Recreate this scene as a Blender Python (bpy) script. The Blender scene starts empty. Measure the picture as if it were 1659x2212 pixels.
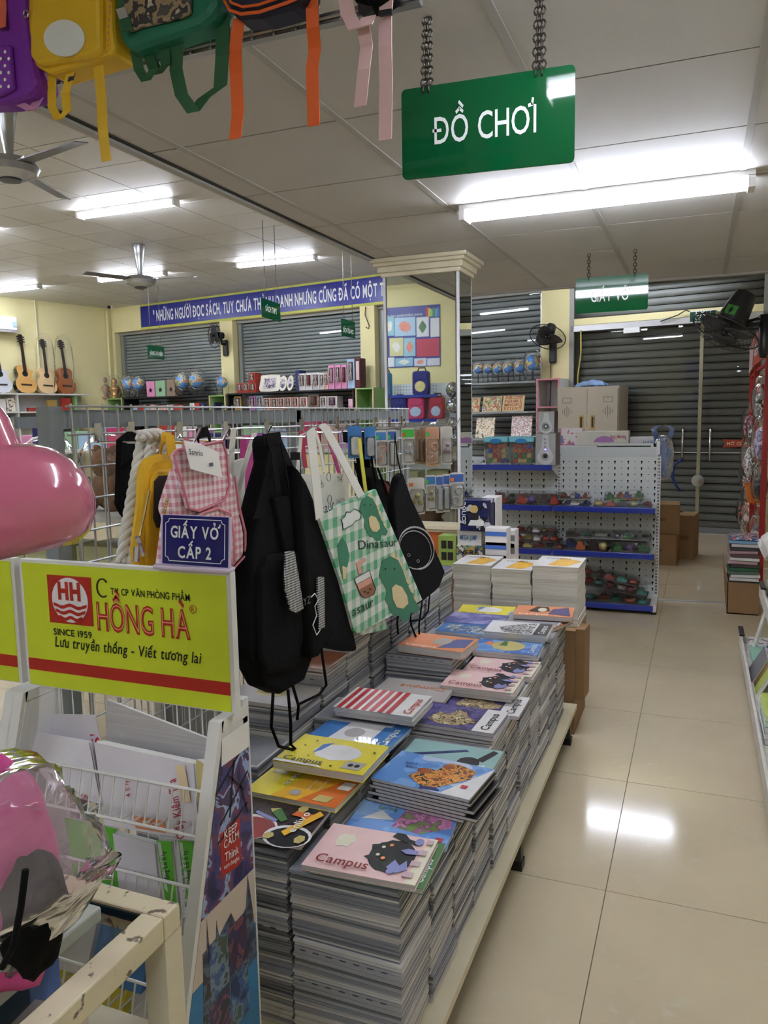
import bpy, bmesh, math, random, unicodedata
from mathutils import Vector, Matrix, noise as mnoise
R = math.radians
rnd = random.Random(7)
SC = bpy.context.scene
COL = SC.collection
V = Vector
# ---------------------------------------------------------------- camera
CAM = V((0.0, 0.0, 1.517))
YAW, PIT, ROL, FPX, IW, IH = 0.38347876, -0.12068174, -0.01877667, 1691.255, 1659.0, 2212.0
_f = V((-math.sin(YAW) * math.cos(PIT), math.cos(YAW) * math.cos(PIT), math.sin(PIT)))
_r0 = V((math.cos(YAW), math.sin(YAW), 0)); _u0 = _r0.cross(_f)
_r = _r0 * math.cos(ROL) + _u0 * math.sin(ROL)
_u = _u0 * math.cos(ROL) - _r0 * math.sin(ROL)
cd = bpy.data.cameras.new('camera'); cam = bpy.data.objects.new('camera', cd); COL.objects.link(cam)
cd.sensor_fit = 'HORIZONTAL'; cd.sensor_width = 36; cd.lens = FPX / IW * 36; cd.clip_start = 0.02; cd.clip_end = 100
cam.matrix_world = Matrix(((_r.x, _u.x, -_f.x, CAM.x), (_r.y, _u.y, -_f.y, CAM.y), (_r.z, _u.z, -_f.z, CAM.z), (0, 0, 0, 1)))
SC.camera = cam
# ---------------------------------------------------------------- world and exposure
w = bpy.data.worlds.new('world'); SC.world = w; w.use_nodes = True
w.node_tree.nodes['Background'].inputs[0].default_value = (0.8, 0.85, 0.9, 1)
w.node_tree.nodes['Background'].inputs[1].default_value = 0.05
SC.view_settings.view_transform = 'Standard'; SC.view_settings.look = 'None'
SC.view_settings.gamma = 1.0; SC.view_settings.use_curve_mapping = False
SC.view_settings.exposure = 1.35
cy = SC.cycles; cy.max_bounces = 5; cy.diffuse_bounces = 3; cy.glossy_bounces = 2; cy.transmission_bounces = 2; cy.transparent_max_bounces = 8; cy.use_adaptive_sampling = True; cy.adaptive_threshold = 0.05; cy.caustics_reflective = False; cy.caustics_refractive = False
TUBE_POWER = 30.0          # emission strength of the fluorescent tubes
# ---------------------------------------------------------------- measuring helpers: a point of the place from where it is seen and one known plane
def ray(x, y): return _f * FPX + _r * (x - IW / 2) - _u * (y - IH / 2)
def AX(x, y, X): d = ray(x, y); return CAM + d * ((X - CAM.x) / d.x)
def AY(x, y, Y): d = ray(x, y); return CAM + d * ((Y - CAM.y) / d.y)
def AZ(x, y, Z): d = ray(x, y); return CAM + d * ((Z - CAM.z) / d.z)
WA = R(9.5)                                                     # the far wall is turned by 9.5 degrees
WM = Matrix.Translation((0, 10.45, 0)) @ Matrix.Rotation(-WA, 4, 'Z')   # its frame: x along it, y into it, z up
WI = WM.inverted()
def PW(x, y, d=0.0):
    a = WI @ CAM; b = WI.to_3x3() @ ray(x, y); t = (-d - a.y) / b.y
    return a + b * t
# ---------------------------------------------------------------- materials
def lin(c):
    return tuple(((v / 255) / 12.92 if v / 255 <= 0.04045 else ((v / 255 + 0.055) / 1.055) ** 2.4) for v in c)
MATS = {}
def mat(name, c, rough=0.6, metal=0.0, var=0.06, ns=6.0, bump=0.0, bs=40.0, coat=0.0, spec=0.5, stretch=None):
    if name in MATS: return MATS[name]
    m = bpy.data.materials.new(name); m.use_nodes = True; nt = m.node_tree; b = nt.nodes['Principled BSDF']
    L = lin(c); b.inputs['Roughness'].default_value = rough; b.inputs['Metallic'].default_value = metal
    b.inputs['Coat Weight'].default_value = coat; b.inputs['Specular IOR Level'].default_value = spec
    tc = nt.nodes.new('ShaderNodeTexCoord'); n = nt.nodes.new('ShaderNodeTexNoise'); r = nt.nodes.new('ShaderNodeValToRGB')
    n.inputs['Scale'].default_value = ns; n.inputs['Detail'].default_value = 4
    src = tc.outputs['Object']
    if stretch:
        mp = nt.nodes.new('ShaderNodeMapping'); mp.inputs['Scale'].default_value = stretch; nt.links.new(src, mp.inputs['Vector']); src = mp.outputs['Vector']
    nt.links.new(src, n.inputs['Vector'])
    e = r.color_ramp.elements; e[0].position = 0.3; e[1].position = 0.7
    e[0].color = tuple(v * (1 - var) for v in L) + (1,); e[1].color = tuple(min(1, v * (1 + var)) for v in L) + (1,)
    nt.links.new(n.outputs['Fac'], r.inputs['Fac']); nt.links.new(r.outputs['Color'], b.inputs['Base Color'])
    if bump:
        n2 = nt.nodes.new('ShaderNodeTexNoise'); n2.inputs['Scale'].default_value = bs; n2.inputs['Detail'].default_value = 3
        bp = nt.nodes.new('ShaderNodeBump'); bp.inputs['Strength'].default_value = bump; bp.inputs['Distance'].default_value = 0.01
        nt.links.new(src, n2.inputs['Vector']); nt.links.new(n2.outputs['Fac'], bp.inputs['Height']); nt.links.new(bp.outputs['Normal'], b.inputs['Normal'])
    MATS[name] = m; return m
def emat(name, c, s):
    if name in MATS: return MATS[name]
    m = bpy.data.materials.new(name); m.use_nodes = True; b = m.node_tree.nodes['Principled BSDF']
    b.inputs['Base Color'].default_value = lin(c) + (1,); b.inputs['Emission Color'].default_value = lin(c) + (1,); b.inputs['Emission Strength'].default_value = s
    MATS[name] = m; return m
def clear(name, tint=(255, 255, 255), gloss=0.15, rough=0.05, ior=1.45, bump=0.0, bs=20.0, haze=0.0, hazec=(255, 255, 255)):
    """thin clear sheet: transparent plus a Fresnel-weighted gloss, optionally a little milky"""
    if name in MATS: return MATS[name]
    m = bpy.data.materials.new(name); m.use_nodes = True; nt = m.node_tree; nt.nodes.clear()
    o = nt.nodes.new('ShaderNodeOutputMaterial'); t = nt.nodes.new('ShaderNodeBsdfTransparent'); g = nt.nodes.new('ShaderNodeBsdfGlossy')
    t.inputs[0].default_value = lin(tint) + (1,); g.inputs['Roughness'].default_value = rough
    fr = nt.nodes.new('ShaderNodeFresnel'); fr.inputs[0].default_value = ior
    ad = nt.nodes.new('ShaderNodeMath'); ad.operation = 'ADD'; ad.use_clamp = True; ad.inputs[1].default_value = gloss
    mx = nt.nodes.new('ShaderNodeMixShader'); nt.links.new(fr.outputs[0], ad.inputs[0]); nt.links.new(ad.outputs[0], mx.inputs[0])
    base = t.outputs[0]
    if haze:
        d = nt.nodes.new('ShaderNodeBsdfDiffuse'); d.inputs[0].default_value = lin(hazec) + (1,); m2 = nt.nodes.new('ShaderNodeMixShader'); m2.inputs[0].default_value = haze
        nt.links.new(t.outputs[0], m2.inputs[1]); nt.links.new(d.outputs[0], m2.inputs[2]); base = m2.outputs[0]
    nt.links.new(base, mx.inputs[1]); nt.links.new(g.outputs[0], mx.inputs[2]); nt.links.new(mx.outputs[0], o.inputs[0])
    if bump:
        tc = nt.nodes.new('ShaderNodeTexCoord'); n2 = nt.nodes.new('ShaderNodeTexNoise'); n2.inputs['Scale'].default_value = bs; n2.inputs['Detail'].default_value = 2; n2.inputs['Distortion'].default_value = 1.5
        bp = nt.nodes.new('ShaderNodeBump'); bp.inputs['Strength'].default_value = bump; bp.inputs['Distance'].default_value = 0.02
        nt.links.new(tc.outputs['Object'], n2.inputs['Vector']); nt.links.new(n2.outputs['Fac'], bp.inputs['Height'])
        nt.links.new(bp.outputs['Normal'], g.inputs['Normal']); nt.links.new(bp.outputs['Normal'], fr.inputs['Normal'])
    MATS[name] = m; return m
def ramp_mat(name, cols, scale=4.0, rough=0.4, detail=3.0, kind='noise', coat=0.0, metal=0.0, stretch=(1, 1, 1), dist=0.0, const=True):
    """a patchwork of flat colours picked by a noise or voronoi pattern (prints, toys, maps, pictures)"""
    if name in MATS: return MATS[name]
    m = bpy.data.materials.new(name); m.use_nodes = True; nt = m.node_tree; b = nt.nodes['Principled BSDF']
    b.inputs['Roughness'].default_value = rough; b.inputs['Coat Weight'].default_value = coat; b.inputs['Metallic'].default_value = metal
    tc = nt.nodes.new('ShaderNodeTexCoord'); mp = nt.nodes.new('ShaderNodeMapping'); mp.inputs['Scale'].default_value = stretch
    nt.links.new(tc.outputs['Object'], mp.inputs['Vector'])
    r = nt.nodes.new('ShaderNodeValToRGB'); r.color_ramp.interpolation = 'CONSTANT' if const else 'LINEAR'
    if kind == 'noise':
        n = nt.nodes.new('ShaderNodeTexNoise'); n.inputs['Scale'].default_value = scale; n.inputs['Detail'].default_value = detail; n.inputs['Distortion'].default_value = dist
        nt.links.new(n.outputs['Fac'], r.inputs['Fac']); lo, hi = 0.34, 0.66
    else:
        n = nt.nodes.new('ShaderNodeTexVoronoi'); n.inputs['Scale'].default_value = scale
        sp = nt.nodes.new('ShaderNodeSeparateColor'); nt.links.new(n.outputs['Color'], sp.inputs[0]); nt.links.new(sp.outputs[0], r.inputs['Fac']); lo, hi = 0.0, 1.0
    nt.links.new(mp.outputs['Vector'], n.inputs['Vector'])
    k = len(cols); e = r.color_ramp.elements
    while len(e) < k: e.new(0.5)
    for i, c in enumerate(cols):
        e[i].position = lo + (hi - lo) * i / k if (i and const) else (lo + (hi - lo) * i / max(1, k - 1) if not const else 0.0); e[i].color = lin(c) + (1,)
    nt.links.new(r.outputs['Color'], b.inputs['Base Color'])
    MATS[name] = m; return m
# ---------------------------------------------------------------- mesh helpers
def frame_of(d):
    d = d.normalized(); a = V((0, 0, 1)) if abs(d.z) < 0.9 else V((1, 0, 0))
    u = d.cross(a).normalized(); return u, d.cross(u).normalized()
class MB:
    def __init__(s, xf=None): s.v = []; s.f = []; s.xf = xf
    def add(s, vs, fs):
        k = len(s.v); s.v += [(s.xf @ V(p)) if s.xf else V(p) for p in vs]; s.f += [tuple(i + k for i in q) for q in fs]; return s
    def box(s, x0, x1, y0, y1, z0, z1):
        return s.add([(x, y, z) for z in (z0, z1) for y in (y0, y1) for x in (x0, x1)], [(0, 2, 3, 1), (4, 5, 7, 6), (0, 1, 5, 4), (2, 6, 7, 3), (0, 4, 6, 2), (1, 3, 7, 5)])
    def obox(s, c, u, v, w):
        c, u, v, w = V(c), V(u), V(v), V(w)
        if u.cross(v).dot(w) < 0: w = -w
        return s.add([c + u * a + v * b + w * d for d in (-1, 1) for b in (-1, 1) for a in (-1, 1)], [(0, 2, 3, 1), (4, 5, 7, 6), (0, 1, 5, 4), (2, 6, 7, 3), (0, 4, 6, 2), (1, 3, 7, 5)])
    def hexa(s, b4, t4):
        return s.add(list(b4) + list(t4), [(3, 2, 1, 0), (4, 5, 6, 7), (0, 1, 5, 4), (1, 2, 6, 5), (2, 3, 7, 6), (3, 0, 4, 7)])
    def prism(s, pts, o, u, v, t):
        """polygon pts (2d, in axes u,v at o) thickened along u x v by t"""
        o, u, v = V(o), V(u), V(v); n = u.cross(v).normalized() * t; k = len(pts)
        a = [o + u * p[0] + v * p[1] for p in pts]
        if sum(pts[i][0] * pts[(i + 1) % k][1] - pts[(i + 1) % k][0] * pts[i][1] for i in range(k)) < 0: a.reverse()
        if t == 0: return s.add(a, [tuple(range(k))])
        return s.add(a + [p + n for p in a], [tuple(range(k))[::-1], tuple(range(k, 2 * k))] + [(i, (i + 1) % k, k + (i + 1) % k, k + i) for i in range(k)])
    def poly3(s, pts, n, t):
        """planar 3d polygon thickened by t along n"""
        n = V(n).normalized() * t; pts = [V(p) for p in pts]; k = len(pts); nn = V((0, 0, 0))
        for i in range(k): nn += pts[i].cross(pts[(i + 1) % k])
        if nn.dot(n) < 0: pts.reverse()
        return s.add(pts + [p + n for p in pts], [tuple(range(k))[::-1], tuple(range(k, 2 * k))] + [(i, (i + 1) % k, k + (i + 1) % k, k + i) for i in range(k)])
    def tube(s, pts, r, n=6, closed=False, flat=1.0):
        pts = [V(p) for p in pts]; k = len(pts); rings = []; u = None
        rr = r if isinstance(r, (list, tuple)) else [r] * k
        for i, p in enumerate(pts):
            d = (pts[(i + 1) % k] - pts[i - 1]) if closed or 0 < i < k - 1 else (pts[1] - pts[0] if i == 0 else pts[-1] - pts[-2])
            if d.length < 1e-9: d = V((0, 0, 1))
            d.normalize()
            if u is None: u, w_ = frame_of(d)
            else:
                u = (u - d * u.dot(d))
                if u.length < 1e-6: u, w_ = frame_of(d)
                u.normalize(); 
            w_ = d.cross(u)
            rings.append([p + u * math.cos(2 * math.pi * j / n) * rr[i] + w_ * math.sin(2 * math.pi * j / n) * rr[i] * flat for j in range(n)])
        vs = [q for g in rings for q in g]; fs = []
        for i in range(k if closed else k - 1):
            a = i * n; b = ((i + 1) % k) * n
            fs += [(a + j, a + (j + 1) % n, b + (j + 1) % n, b + j) for j in range(n)]
        if not closed: fs += [tuple(range(n))[::-1], tuple(range((k - 1) * n, k * n))]
        return s.add(vs, fs)
    def cyl(s, a, b, r0, r1=None, n=12): return s.tube([a, b], [r0, r0 if r1 is None else r1], n)
    def lathe(s, prof, c=(0, 0, 0), ax=(0, 0, 1), n=20, cap=True):
        ax = V(ax).normalized(); u, w_ = frame_of(ax); c = V(c); k = len(prof)
        vs = [c + ax * h + (u * math.cos(2 * math.pi * j / n) + w_ * math.sin(2 * math.pi * j / n)) * r for r, h in prof for j in range(n)]
        fs = [(i * n + j, i * n + (j + 1) % n, (i + 1) * n + (j + 1) % n, (i + 1) * n + j) for i in range(k - 1) for j in range(n)]
        if cap: fs += [tuple(range(n))[::-1], tuple(range((k - 1) * n, k * n))]
        return s.add(vs, fs)
    def ball(s, c, r, n=12, sc=(1, 1, 1)):
        m = max(4, n // 2); pr = [(math.sin(math.pi * i / m), -math.cos(math.pi * i / m)) for i in range(m + 1)]
        pr[0] = (1e-3, -1); pr[-1] = (1e-3, 1); k = len(s.v); t = MB(); t.lathe(pr, n=n)
        return s.add([V((p.x * sc[0], p.y * sc[1], p.z * sc[2])) * r + V(c) for p in t.v], t.f)
    def surf(s, fn, nu, nv, close=False):
        vs = [fn(i / nu, j / nv) for i in range(nu + 1) for j in range(nv + 1)]
        return s.add(vs, [(i * (nv + 1) + j, (i + 1) * (nv + 1) + j, (i + 1) * (nv + 1) + j + 1, i * (nv + 1) + j + 1) for i in range(nu) for j in range(nv)])
    def ribbon(s, pts, wd, t=0.0015):
        """flat strap along pts; wd a vector (or list of vectors) across it"""
        pts = [V(p) for p in pts]; k = len(pts); wl = [V(x) for x in wd] if isinstance(wd, list) else [V(wd)] * k; vs = []
        for i, p in enumerate(pts):
            d = pts[min(i + 1, k - 1)] - pts[max(i - 1, 0)]; n = d.cross(wl[i]); n = n.normalized() * t if n.length > 1e-9 else V((0, 0, t))
            vs += [p - wl[i] - n, p + wl[i] - n, p + wl[i] + n, p - wl[i] + n]
        fs = [(4 * i + j, 4 * i + (j + 1) % 4, 4 * i + 4 + (j + 1) % 4, 4 * i + 4 + j) for i in range(k - 1) for j in range(4)]
        return s.add(vs, fs + [(3, 2, 1, 0), (4 * k - 4, 4 * k - 3, 4 * k - 2, 4 * k - 1)])
    def merge(s, o): return s.add(o.v, o.f)
    def obj(s, name, m, parent=None, smooth=False, bev=0.0, sub=0, loc=None, solid=0.0):
        off = OFF.get(parent) if parent else None
        if parent is None:
            if loc is None:
                xs = [p.x for p in s.v]; ys = [p.y for p in s.v]; loc = V(((min(xs) + max(xs)) / 2, (min(ys) + max(ys)) / 2, min(p.z for p in s.v)))
            off = V(loc)
        me = bpy.data.meshes.new(name); me.from_pydata([p - off for p in s.v], [], s.f); me.validate(); me.update()
        me.materials.append(MATS[m] if isinstance(m, str) else m)
        o = bpy.data.objects.new(name, me); COL.objects.link(o)
        if parent: o.parent = parent
        else: o.location = off
        OFF[o] = off
        if smooth:
            for p in me.polygons: p.use_smooth = True
            if smooth == 'a':
                try: me.set_sharp_from_angle(angle=R(40))
                except Exception: pass
        if solid: md = o.modifiers.new('s', 'SOLIDIFY'); md.thickness = solid; md.offset = 0
        if bev: md = o.modifiers.new('b', 'BEVEL'); md.width = bev; md.segments = 2; md.limit_method = 'ANGLE'
        if sub: md = o.modifiers.new('u', 'SUBSURF'); md.levels = sub; md.render_levels = sub
        return o
OFF = {}
def tag(o, label, cat, group=None):
    o['label'] = label; o['category'] = cat
    if group: o['group'] = group
    return o
def thing(name, label, cat, loc, group=None):
    o = bpy.data.objects.new(name, None); COL.objects.link(o); o.location = V(loc); o.empty_display_size = 0.05; OFF[o] = V(loc)
    return tag(o, label, cat, group)
def struct(o): o['kind'] = 'structure'; return o
def stuff(o): o['kind'] = 'stuff'; return o
def dup(root, loc, rotz=0.0, label=None, group=None, rot=None):
    r = root.copy(); COL.objects.link(r); r.location = V(loc); r.rotation_euler = rot or (0, 0, rotz)
    if label: r['label'] = label
    if group: r['group'] = group
    for ch in list(root.children):
        c = ch.copy(); COL.objects.link(c); c.parent = r
        for g in list(ch.children):
            d = g.copy(); COL.objects.link(d); d.parent = c
    return r
def copy_part(o, parent, loc, rot=(0, 0, 0)):
    c = o.copy(); COL.objects.link(c); c.parent = parent; c.location = loc; c.rotation_euler = rot; return c
def arc(cx, cy, r, a0, a1, n=12, ry=None):
    return [(cx + r * math.cos(R(a0 + (a1 - a0) * i / n)), cy + (ry or r) * math.sin(R(a0 + (a1 - a0) * i / n))) for i in range(n + 1)]
def rrect(x0, y0, x1, y1, r, n=4):
    return arc(x1 - r, y1 - r, r, 0, 90, n) + arc(x0 + r, y1 - r, r, 90, 180, n) + arc(x0 + r, y0 + r, r, 180, 270, n) + arc(x1 - r, y0 + r, r, 270, 360, n)
def stroke2(pts, wd, closed=False):
    """outline quads of a 2d polyline of width wd -> list of polygons"""
    out = []; P = pts + [pts[0]] if closed else pts
    for a, b in zip(P, P[1:]):
        dx, dy = b[0] - a[0], b[1] - a[1]; l = math.hypot(dx, dy) or 1; nx, ny = -dy / l * wd / 2, dx / l * wd / 2; ex, ey = dx / l * wd * 0.25, dy / l * wd * 0.25
        out.append([(a[0] + nx - ex, a[1] + ny - ey), (a[0] - nx - ex, a[1] - ny - ey), (b[0] - nx + ex, b[1] - ny + ey), (b[0] + nx + ex, b[1] + ny + ey)])
    return out
def flat(mb, polys, o, u, v, t=0.0004):
    for i, p in enumerate(polys): mb.prism(p, V(o) + V(u).cross(V(v)).normalized() * (i % 7) * t * 0.03, u, v, t)
    return mb
# ---------------------------------------------------------------- lettering
_gl = {}
def glyph(ch, bold):
    k = (ch, bold)
    if k in _gl: return _gl[k]
    c = bpy.data.curves.new('glyph', 'FONT'); c.body = ch; c.offset = bold; c.resolution_u = 3
    o = bpy.data.objects.new('glyph', c); me = bpy.data.meshes.new_from_object(o)
    vs = [(q.co.x, q.co.y) for q in me.vertices]; fs = [tuple(p.vertices) for p in me.polygons]
    bpy.data.objects.remove(o); bpy.data.curves.remove(c); bpy.data.meshes.remove(me)
    _gl[k] = (vs, fs, min([q[0] for q in vs] or [0]), max([q[0] for q in vs] or [0.3])); return _gl[k]
def text(mb, s, o, u, v, size, bold=0.0, sx=1.0, gap=0.1, width=None, slant=0.0, center=False, sh=0.0):
    """writing on a surface: letters of the built-in typeface, with the accents put on as strokes"""
    o, u, v = V(o), V(u).normalized(), V(v).normalized(); n = u.cross(v).normalized() * 0.0006; x = 0.0; out = []
    for ch in s:
        if ch == ' ': x += 0.32; continue
        bar = ch in 'Đđ'; d = unicodedata.normalize('NFD', ch.replace('Đ', 'D').replace('đ', 'd')); b = d[0]; acc = d[1:]
        vs, fs, x0, x1 = glyph(b, bold); out.append((vs, fs, x - x0)); wd = x1 - x0; cx = x + wd / 2; top = max(q[1] for q in vs); th = 0.075 + bold * 1.6
        st = []
        if bar: st.append([(x - 0.06, top * 0.5), (x + wd * 0.45, top * 0.5)] if ch == 'Đ' else [(x + wd * 0.4, top * 0.85), (x + wd + 0.05, top * 0.85)])
        h = top + 0.055
        for a in acc:
            if a == '\u0302': st.append([(cx - 0.14, h), (cx, h + 0.09), (cx + 0.14, h)]); h += 0.12
            elif a == '\u0306': st.append([(cx - 0.13, h + 0.12), (cx - 0.07, h + 0.02), (cx + 0.07, h + 0.02), (cx + 0.13, h + 0.1)]); h += 0.13
            elif a == '\u031b': st.append([(x + wd - 0.04, top * 0.97), (x + wd + 0.1, top * 1.0), (x + wd + 0.13, top * 1.2)])
        for a in acc:
            if a == '\u0300': st.append([(cx - 0.1 + (0.08 if h > top + 0.1 else 0), h + 0.13), (cx + 0.06 + (0.08 if h > top + 0.1 else 0), h + 0.01)])
            elif a == '\u0301': st.append([(cx - 0.06 + (0.08 if h > top + 0.1 else 0), h + 0.01), (cx + 0.1 + (0.08 if h > top + 0.1 else 0), h + 0.13)])
            elif a == '\u0303': st.append([(cx - 0.15, h + 0.02), (cx - 0.06, h + 0.1), (cx + 0.06, h + 0.04), (cx + 0.15, h + 0.12)])
            elif a == '\u0309': st.append([(cx - 0.07, h + 0.14), (cx + 0.04, h + 0.16), (cx + 0.06, h + 0.08), (cx, h + 0.02)])
            elif a == '\u0323': st.append([(cx - 0.03, -0.14), (cx + 0.03, -0.14)])
        for q in st:
            for p in stroke2(q, th): out.append((p, [(0, 1, 2, 3)], 0))
        x += wd + gap + (0.06 if '\u031b' in acc else 0)
    x -= gap; k = sx if width is None else width / (x * size)
    ofs = -x / 2 if center else 0.0
    for vs, fs, dx in out: mb.add([o + u * ((p[0] + dx + ofs) * size * k + slant * p[1] * size) + v * ((p[1] + sh * (p[0] + dx)) * size) + n for p in vs], fs)
    return x * size * k
# ================================================================ THE SETTING
ZL, ZR = 3.65, 2.45                      # the high ceiling on the left, the low ceiling over the aisle
XE, YE = -1.84, 6.05                     # the low ceiling's left and far edges
mat('wall_yellow', (232, 222, 168), 0.75, var=0.05, ns=1.2, bump=0.08, bs=30)
mat('wall_cream', (226, 218, 180), 0.75, var=0.04, ns=2)
mat('grout', (120, 110, 92), 0.8)
mat('panel_gray', (196, 192, 186), 0.6, var=0.03, ns=3)
mat('seam_dark', (58, 55, 50), 0.9)
mat('tbar', (178, 175, 168), 0.55, var=0.02)
mat('white_paint', (232, 232, 230), 0.45, var=0.02)
mat('black_plastic', (22, 22, 24), 0.4, var=0.1)
mat('black_cloth', (11, 11, 12), 0.9, var=0.25, ns=30, bump=0.2, bs=120, spec=0.15)
mat('chrome', (215, 215, 218), 0.18, metal=1.0, var=0.02)
mat('steel', (165, 166, 168), 0.35, metal=0.9, var=0.05, ns=20)
mat('alu', (205, 206, 208), 0.35, metal=0.7, var=0.02)
mat('mirror', (232, 238, 236), 0.015, metal=1.0, var=0.0)
mat('carton', (146, 114, 78), 0.85, var=0.08, ns=5, bump=0.05)
mat('carton_in', (150, 114, 76), 0.9, var=0.08, ns=5)
mat('paper_white', (238, 236, 232), 0.6, var=0.03, ns=20)
mat('blue_metal', (30, 52, 150), 0.28, var=0.05, coat=0.5)
mat('red_paint', (168, 28, 24), 0.4, var=0.05)
mat('sign_green', (10, 82, 44), 0.04, var=0.03, spec=0.6)
mat('sign_white', (236, 240, 238), 0.4, var=0.0)
mat('cable', (70, 66, 60), 0.6)
clear('glass', (250, 253, 252), 0.0, 0.0)
clear('plastic', (255, 255, 255), 0.03, 0.10, ior=1.09, bump=0.5, bs=14, haze=0.015)
clear('plastic_fine', (255, 255, 255), 0.02, 0.08, bump=0.5, bs=40, haze=0.0)
clear('blister', (255, 255, 255), 0.04, 0.08, bump=0.3, bs=50, haze=0.0)
# floor tile: glossy beige porcelain with pale flecks
def tile_material():
    m = mat('floor_tile', (206, 191, 162), 0.10, var=0.05, ns=3.0, coat=0.0, spec=0.3); nt = m.node_tree; b = nt.nodes['Principled BSDF']
    tc = nt.nodes['Texture Coordinate']; gi = nt.nodes.new('ShaderNodeNewGeometry')
    n = nt.nodes.new('ShaderNodeTexNoise'); n.inputs['Scale'].default_value = 16; n.inputs['Detail'].default_value = 5; n.inputs['Distortion'].default_value = 1.2
    r = nt.nodes.new('ShaderNodeValToRGB'); r.color_ramp.elements[0].position = 0.60; r.color_ramp.elements[1].position = 0.70
    mx = nt.nodes.new('ShaderNodeMix'); mx.data_type = 'RGBA'; mx.inputs['B'].default_value = lin((206, 197, 172)) + (1,)
    src = b.inputs['Base Color'].links[0].from_socket
    nt.links.new(gi.outputs['Position'], n.inputs['Vector']); nt.links.new(n.outputs['Fac'], r.inputs['Fac']); nt.links.new(r.outputs['Color'], mx.inputs['Factor'])
    nt.links.new(src, mx.inputs['A']); nt.links.new(mx.outputs['Result'], b.inputs['Base Color'])
    nz = [x for x in nt.nodes if x.type == 'TEX_NOISE'][0]; nt.links.new(gi.outputs['Position'], nz.inputs['Vector'])
    return m
tile_material()
def emboss(name, c, sx, sy, strength):
    """pressed gypsum panel: a woven pattern in relief"""
    m = mat(name, c, 0.5, var=0.03, ns=2); nt = m.node_tree; b = nt.nodes['Principled BSDF']; gi = nt.nodes.new('ShaderNodeNewGeometry')
    mp = nt.nodes.new('ShaderNodeMapping'); mp.inputs['Scale'].default_value = (sx, sy, 1); mp.inputs['Rotation'].default_value = (0, 0, R(45) if sx == sy else R(30))
    ck = nt.nodes.new('ShaderNodeTexChecker'); ck.inputs['Scale'].default_value = 1.0; nt.links.new(gi.outputs['Position'], mp.inputs['Vector']); nt.links.new(mp.outputs['Vector'], ck.inputs['Vector'])
    bp = nt.nodes.new('ShaderNodeBump'); bp.inputs['Strength'].default_value = strength; bp.inputs['Distance'].default_value = 0.006
    nt.links.new(ck.outputs['Fac'], bp.inputs['Height']); nt.links.new(bp.outputs['Normal'], b.inputs['Normal']); return m
emboss('panel_weave', (205, 202, 196), 26, 44, 0.55)
emboss('panel_dot', (206, 204, 198), 30, 30, 0.45)

fl = struct(MB().box(-12.2, 1.4, -3.3, 12.6, -0.12, -0.004).obj('floor', 'grout', loc=(0, 0, 0)))
tile0 = MB().box(0.0015, 0.7985, 0.0015, 0.7985, -0.012, 0).obj('tile', 'floor_tile', fl)
first = True
for i in range(-14, 2):
    for j in range(-3, 13):
        p = (-0.2385 + 0.8 * i, 2.426 + 0.8 * j, 0)
        if first: tile0.location = p; first = False
        elif p[0] < 0.7: copy_part(tile0, fl, p)
# low ceiling over the aisle
c1 = struct(MB().box(XE, 1.4, -3.3, YE, ZR + 0.008, ZR + 0.15).obj('ceiling_right', 'seam_dark', loc=(0, 0, ZR)))
PX, PY = 0.6045, 0.6075
pw = MB().box(0.012, PX - 0.012, 0.004, PY - 0.004, ZR, ZR + 0.012).obj('panel', 'panel_weave', c1)
pg = MB().box(0.012, PX - 0.012, 0.004, PY - 0.004, ZR, ZR + 0.012).obj('panel', 'panel_gray', c1)
fw = fg = True
for i in range(-1, 5):
    for j in range(-4, 7):
        x0 = -1.685 + PX * i; y0 = 2.37 + PY * (j - 1)
        if i < 0:
            (MB().box(XE + 0.012, x0 + PX - 0.012, y0 + 0.004, min(y0 + PY, YE) - 0.004, ZR, ZR + 0.012)).obj('panel', 'panel_gray', c1); continue
        if y0 + PY > YE + 0.1: continue
        wv = (i >= 2) or (i == 1 and j >= 3)
        src, isf = (pw, fw) if wv else (pg, fg)
        if isf: src.location = (x0, y0, 0)
        else: copy_part(src, c1, (x0, y0, 0))
        if wv: fw = False
        else: fg = False
tb = MB().box(-0.012, 0.012, -3.3, YE, ZR - 0.003, ZR + 0.01).obj('ceiling_bar', 'tbar', c1)
for i in range(0, 5): (tb if i == 0 else copy_part(tb, c1, (0, 0, 0))).location.x = -1.685 + PX * i
MB().box(XE - 0.02, XE + 0.012, -3.3, YE, ZR - 0.014, ZR + 0.03).obj('edge_trim', 'tbar', c1)
MB().box(XE + 0.012, XE + 0.03, -3.3, YE, ZR - 0.004, ZR + 0.02).obj('edge_groove', 'seam_dark', c1)
MB().box(XE, 1.4, YE - 0.03, YE + 0.02, ZR - 0.012, ZR + 0.03).obj('edge_trim', 'tbar', c1)
struct(MB().box(XE - 0.03, XE, -3.3, YE, ZR + 0.03, ZL).obj('wall_step_left', 'wall_cream'))
struct(MB().box(XE - 0.03, 1.4, YE, YE + 0.03, ZR + 0.03, ZL).obj('wall_step_far', 'wall_cream'))
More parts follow.
